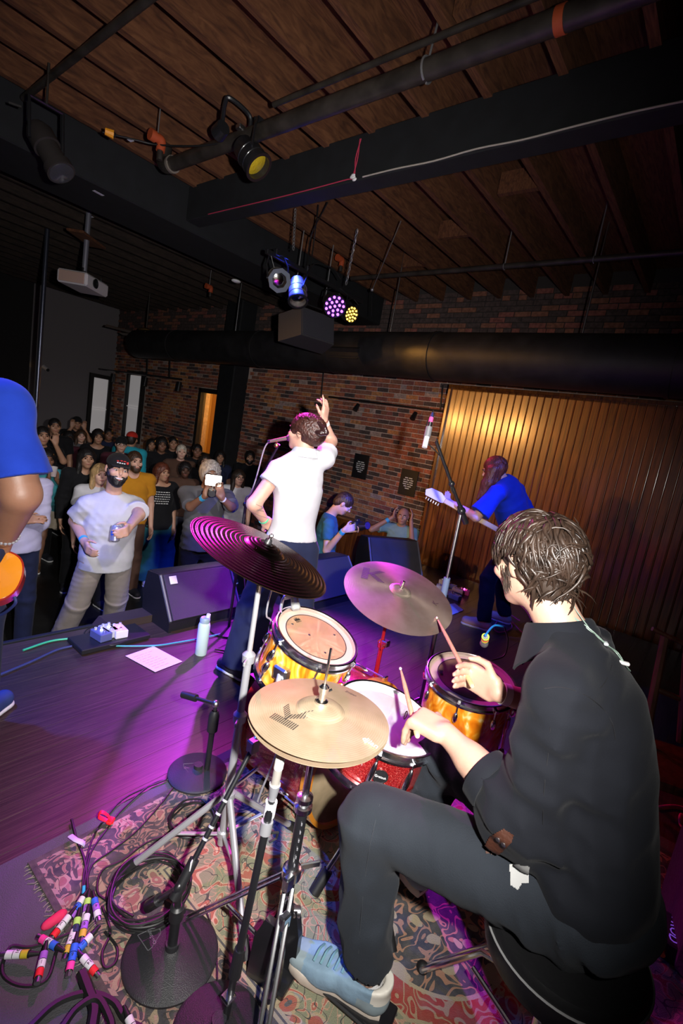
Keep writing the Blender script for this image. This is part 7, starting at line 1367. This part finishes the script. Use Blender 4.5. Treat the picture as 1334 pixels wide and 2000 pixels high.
q = onz(465, 225, 3.40); t = thing('lamp_hook', q, 'black hook clamp of the yellow lamp over the iron pipe', 'clamp'); B().tube(spline([onz(432, 262, 3.30), onz(440, 200, 3.42), onz(452, 193, 3.44), onz(487, 225, 3.42), onz(488, 255, 3.34)], 5), .014, 8).build('hook', BLACKM, t); B().rod(onz(425, 262, 3.28), onz(437, 248, 3.30), .05, .045).build('lamp_socket', BLACKM, t); B().box(onz(470, 250, 3.35), (.05, .05, .03), bev=.005).build('clamp_plate', STEEL, t)
# hanging bar with four lamps
YB, ZB = 3.63, 2.95
bar = thing('lamp_bar', (3.7, YB, ZB), 'black lamp bar hung on chains from the joists', 'lamp bar'); XA, XB = ony(520, 490, YB)[0], ony(706, 592, YB)[0]
B().box(((XA+XB)/2, YB, ZB), (XB-XA, .04, .04), bev=.004).build('rail', BLACKM, bar)
for (a, b) in (((573, 488), (577, 408)), ((676, 556), (698, 448))):
    P = ony(*a, YB); Q = onz(*b, ZJ-.01); n_ = 12
    for i in range(n_):
        c0 = P+(Q-P)*(i+.5)/n_; u = _nv(Q-P); l = np.linalg.norm(Q-P)/n_*.62; w_ = np.cross(u, (1, 0, 0) if i % 2 else (0, 1, 0)); w_ = _nv(w_); B().tube([c0+u*l*math.cos(a_)+w_*.012*math.sin(a_) for a_ in np.linspace(0, 2*math.pi, 12)], .004, 5, False).build('chain_link', GALV, bar)
P = ony(727, 566, YB); Q = onz(783, 432, ZJ-.01); B().rod(P, Q, .005).build('safety_rod', GALV, bar); B().sphere(P, .02).build('shackle', GALV, bar); B().rod(P, P-(.0, .05, .28), .003).build('loose_wire', BLACKM, bar)
for a, b in (((600, 520), (640, 395)), ((606, 525), (622, 400))): B().tube(spline([ony(*a, YB), ony(a[0]+8, a[1]-60, YB+.1), onz(*b, ZJ)], 5), .006, 6).build('supply_cable', RUBBER, bar)
B().tube(spline([ony(528, 495, YB), ony(545, 540, YB-.02), ony(590, 545, YB-.05), ony(615, 515, YB), ony(650, 525, YB), ony(665, 545, YB)], 6), .006, 6).build('supply_cable', RUBBER, bar)
CANG = mat('worn_grey_can', (.20, .18, .17), .5, .5, var=.3, vs=20); REFL = mat('lamp_reflector', (.75, .72, .7), .12, 1)
q = ony(546, 548, 3.50); par('par_lamp', q, _nv(CAM-q)+np.array([.25, 0, -.1]), .085, .24, CANG, REFL, 'grey lamp with octagonal gel frame on the hanging bar', ony(540, 498, YB), octo=True)
q = ony(582, 588, 3.48); par('par_lamp', q, (-.25, -.45, -.85), .085, .26, CANG, REFL, 'grey lamp pointing down beside the octagonal framed one', ony(600, 530, YB))
def led(px_, py_, Y, d, r, col, name, label, yk):
    c = ony(px_, py_, Y); d = _nv(d); x, y, z = basis(d); t = thing('led_lamp', c, label, 'stage lamp', 'stage lamps overhead')
    B().lathe([(.001, -.10), (r*.8, -.10), (r, -.07), (r, .012), (r*.94, .012), (r*.94, -.002), (.001, -.002)], c, d, 28).build('housing', BLACKM, t); em = mat('led_'+name, col, .5, emit=col, es=9)
    k_ = 0
    for rr, n_ in ((0, 1), (.42, 6), (.78, 11)):
        for i in range(n_):
            a = 2*math.pi*i/max(n_, 1)+rr; B().sphere(c+d*.004+r*rr*(math.cos(a)*x+math.sin(a)*y), r*.115, 8, 6).build('led', em, t)
    B().tube([c+x*r*1.05-d*.04, c+x*r*1.05+(ony(*yk, YB)-c)*.7, ony(*yk, YB), c-x*r*1.05+(ony(*yk, YB)-c)*.7, c-x*r*1.05-d*.04], .008, 6).build('yoke', BLACKM, t)
    for i in range(6): B().box(c-d*(.05)+x*r*.9*math.cos(i)+y*r*.9*math.sin(i), (.012, .012, .06), np.stack([x, y, z], 1)).build('cooling_fin', BLACKM, t)
    return c
c1_ = led(654, 598, 3.50, (-.45, -.7, -.5), .115, (.38, .06, 1), 'violet', 'round lamp with glowing violet diodes on the hanging bar', (660, 560))
c2_ = led(686, 614, 3.48, (-.15, -.85, -.25), .085, (1, .55, .05), 'amber', 'round lamp with glowing amber diodes on the hanging bar', (690, 582))
pa = bpy.data.lights.new('amber_led_light', 'SPOT'); pa.energy = 50; pa.color = (1, .45, .08); pa.spot_size = .6; pa.shadow_soft_size = .07; po = bpy.data.objects.new('amber_led_light', pa); COL.objects.link(po); po.location = c2_+np.array([-.01, -.04, -.04]); aim(po, (5.6, 2.3, 1.7))
# hung speaker
spk = thing('hung_speaker', ony(603, 645, 3.95), 'black angled loudspeaker hung under the lamp bar', 'speaker'); c = ony(603, 648, 3.95); Rk = RZ(-12)@rotm((1, 0, 0), -14); tr_ = lambda p: c+Rk@np.asarray(p, float)
B().prism([(-.30, .15), (.30, .15), (.22, -.17), (-.22, -.17)], tr_((0, 0, -.14)), Rk@np.array([1., 0, 0]), Rk@np.array([0, 1., 0]), Rk@np.array([0, 0, .30])).build('cabinet', mat('speaker_black', (.035, .034, .038), .7, bump=.3, bs=200), spk, False); B().box(tr_((0, -.178, .01)), (.42, .012, .27), Rk, .004).build('grille', GRL, spk); B().tube([tr_((-.2, 0, .16)), tr_((-.2, 0, .3)), tr_((.2, 0, .3)), tr_((.2, 0, .16))], .012, 6).build('bracket', BLACKM, spk)
for q in (-.2, .2): B().rod(tr_((q, 0, .3)), tr_((q, 0, .3))*(1, 1, 0)+(0, 0, ZJ), .006).build('hanger_rod', GALV, spk)
# profile spot at the upper left
pr = thing('profile_spotlight', onz(110, 310, 2.95), 'long dark theatre spotlight hanging in the shadow over the stage', 'stage lamp', 'stage lamps overhead'); a, b = onz(78, 262, 3.08), onz(120, 338, 2.86); d = _nv(b-a); BRZ = mat('brown_black_can', (.03, .025, .024), .5)
B().tube([a-d*.05, a, a+(b-a)*.35, a+(b-a)*.36, a+(b-a)*.8, a+(b-a)*.81, b], [.06, .085, .085, .072, .072, .088, .09], 24).build('barrel', BRZ, pr); B().lathe([(.001, 0), (.078, 0), (.078, .006), (.001, .012)], b, d, 24).build('lens', mat('dark_lens', (.05, .05, .06), .08, coat=1), pr); B().tube([a+(b-a)*.1-np.cross(d, (0, 0, 1))*.09, b-np.cross(d, (0, 0, 1))*.085], .010, 6, flat=.5).build('amber_gel_edge', mat('amber_strip', (.4, .16, .02), .5), pr); B().tube([a+(b-a)*.3+(.1, 0, 0), a+(b-a)*.2+(.1, 0, .22), a+(b-a)*.2+(-.1, 0, .22), a+(b-a)*.3+(-.1, 0, 0)], .012, 6).build('yoke', BLACKM, pr); tpq = a+(b-a)*.2+(0, 0, .22); B().rod(tpq, tpq*(1, 1, 0)+(0, 0, ZJ), .008).build('hanger_rod', IRON, pr); B().box(onz(30, 205, 3.2), (.07, .01, .012), RZ(-30)).build('steel_label', STEEL, pr, False)
pl_ = cable('lamp_cable', [onz(200, 258, 3.25), onz(260, 272, 3.3), onz(310, 283, 3.32), onz(380, 285, 3.3), onz(430, 280, 3.3)], .006, RUBBER, 'black lamp cable with orange plug strung across the beam to the yellow lamp'); B().tube([onz(205, 256, 3.24), onz(222, 263, 3.24)], [.022, .028], 10).build('plug_body', mat('orange_plug', (.85, .33, .02), .5), pl_); B().tube([onz(222, 263, 3.24), onz(226, 265, 3.24)], [.018, .012], 10).build('plug_boot', RUBBER, pl_)
LBL = mat('pale_tape_label', (.6, .6, .68), .7)
for i, (x, y, w_, h_, lab) in enumerate(((192, 377, .09, .035, 'long pale tape label on the wide black beam'), (177, 423, .05, .05, 'square pale tape label under the wide black beam'), (255, 274, .03, .04, 'small pale tag hanging on the lamp cable'))): P = onz(x, y, 3.155 if i == 0 else 3.497 if i in (1, 3) else 3.3); tag(B().box(P, (w_, h_, .003), RZ(8)).build('tape_label', LBL, smooth=False), lab, 'label')
tag(B().sphere(onz(461, 549, 3.13), (.06, .06, .02)).build('ceiling_sensor', WHITEP), 'small white round sensor under the wide beam', 'sensor')
# projector
P = onz(163, 553, 2.72); pj = thing('projector', P, 'white ceiling projector on a pole mount', 'projector'); R = RZ(38); WPL = mat('white_plastic', (.62, .58, .60), .5)
B().box(P, (.50, .36, .15), R, .02).build('case', WPL, pj); q = P+R@np.array([-.08, -.185, .0]); B().lathe([(.001, 0), (.05, 0), (.055, .012), (.04, .014), (.038, .004), (.001, .004)], q, R@np.array([0, -1., 0]), 20).build('lens_ring', BLACKM, pj); B().box(P+R@np.array([-.25, 0, 0]), (.01, .3, .12), R, .004).build('vent_side', mat('tan_vent', (.45, .3, .25), .6), pj); B().rod(P+(0, 0, .07), (P[0], P[1], ZD), .03).build('mount_pole', mat('grey_pole', (.25, .25, .3), .4, .5), pj); B().box(P+(0, 0, .10), (.22, .14, .03), R, .005).build('mount_plate', BLACKM, pj); B().box(P+(0, 0, .50), (.5, .2, .03), R, .005).build('ceiling_board', JOIST, pj)
for q in (-1, 1): B().rod(P+R@np.array([q*.2, -.1, .08]), P+R@np.array([q*.2, -.1, .13]), .01).build('mount_arm', BLACKM, pj)
# ceiling fan
P = onx(284, 662, 5.2); fn = thing('ceiling_fan', P, 'brass ceiling fan hanging from a long rod in the gloom', 'fan'); BR = mat('old_brass', (.35, .2, .08), .35, .8)
B().lathe([(.02, .22), (.14, .18), (.16, .10), (.10, .06), (.12, .0), (.13, -.08), (.10, -.16), (.03, -.2)], P, n=28).build('motor', BR, fn); B().rod(P+(0, 0, .2), (P[0], P[1], ZD), .015).build('rod', IRON, fn)
for i in range(5): a = i*2*math.pi/5+.5; e = np.array([math.cos(a), math.sin(a), 0]); R = np.stack([e, np.cross((0, 0, 1), e), [0, 0, 1]], 1)@rotm((1, 0, 0), 12); B().box(P+e*.46+(0, 0, .06), (.62, .13, .01), R, .004).build('blade', mat('dark_blade', (.10, .06, .035), .5), fn)
# pole, lights and a camera in the dark corner
q = onz(60, 856, FL); tag(B().rod((1.72, 8.0, FL), (1.72, 8.0, ZD), .03).build('room_pole', mat('blue_steel_pole', (.12, .13, .18), .3, .8)), 'slim steel pole standing among the crowd', 'pole').location = ony(64, 900, 8.0)*(1, 1, 0)+(0, 0, FL)
for x, y, c_, lab in ((28, 708, (1, .9, .6), 'small bright lamp far off in the dark corner'), (52, 711, (1, .6, .1), 'tiny amber lamp beside the bright one in the dark corner')):
    P = ony(x, y, 13.0); o = thing('exit_lamp', P, lab, 'lamp'); B().sphere(P, .045 if x < 40 else .03).build('bulb', mat('far_glow_%d' % x, c_, .5, emit=c_, es=6), o); B().box(P+(0, .06, 0), (.12, .05, .12), bev=.01).build('fitting', BLACKM, o)
P = ony(85, 716, 13.0); sc_ = thing('security_camera', P, 'small white security camera on the dark wall', 'camera'); B().rod(P, P+(.05, -.12, -.06), .05, .045).build('housing', WPL, sc_); B().rod(P, P+(0, .1, .12), .02).build('bracket', WPL, sc_); B().sphere(P+(.05, -.12, -.06), .04).build('lens', BLACKM, sc_)
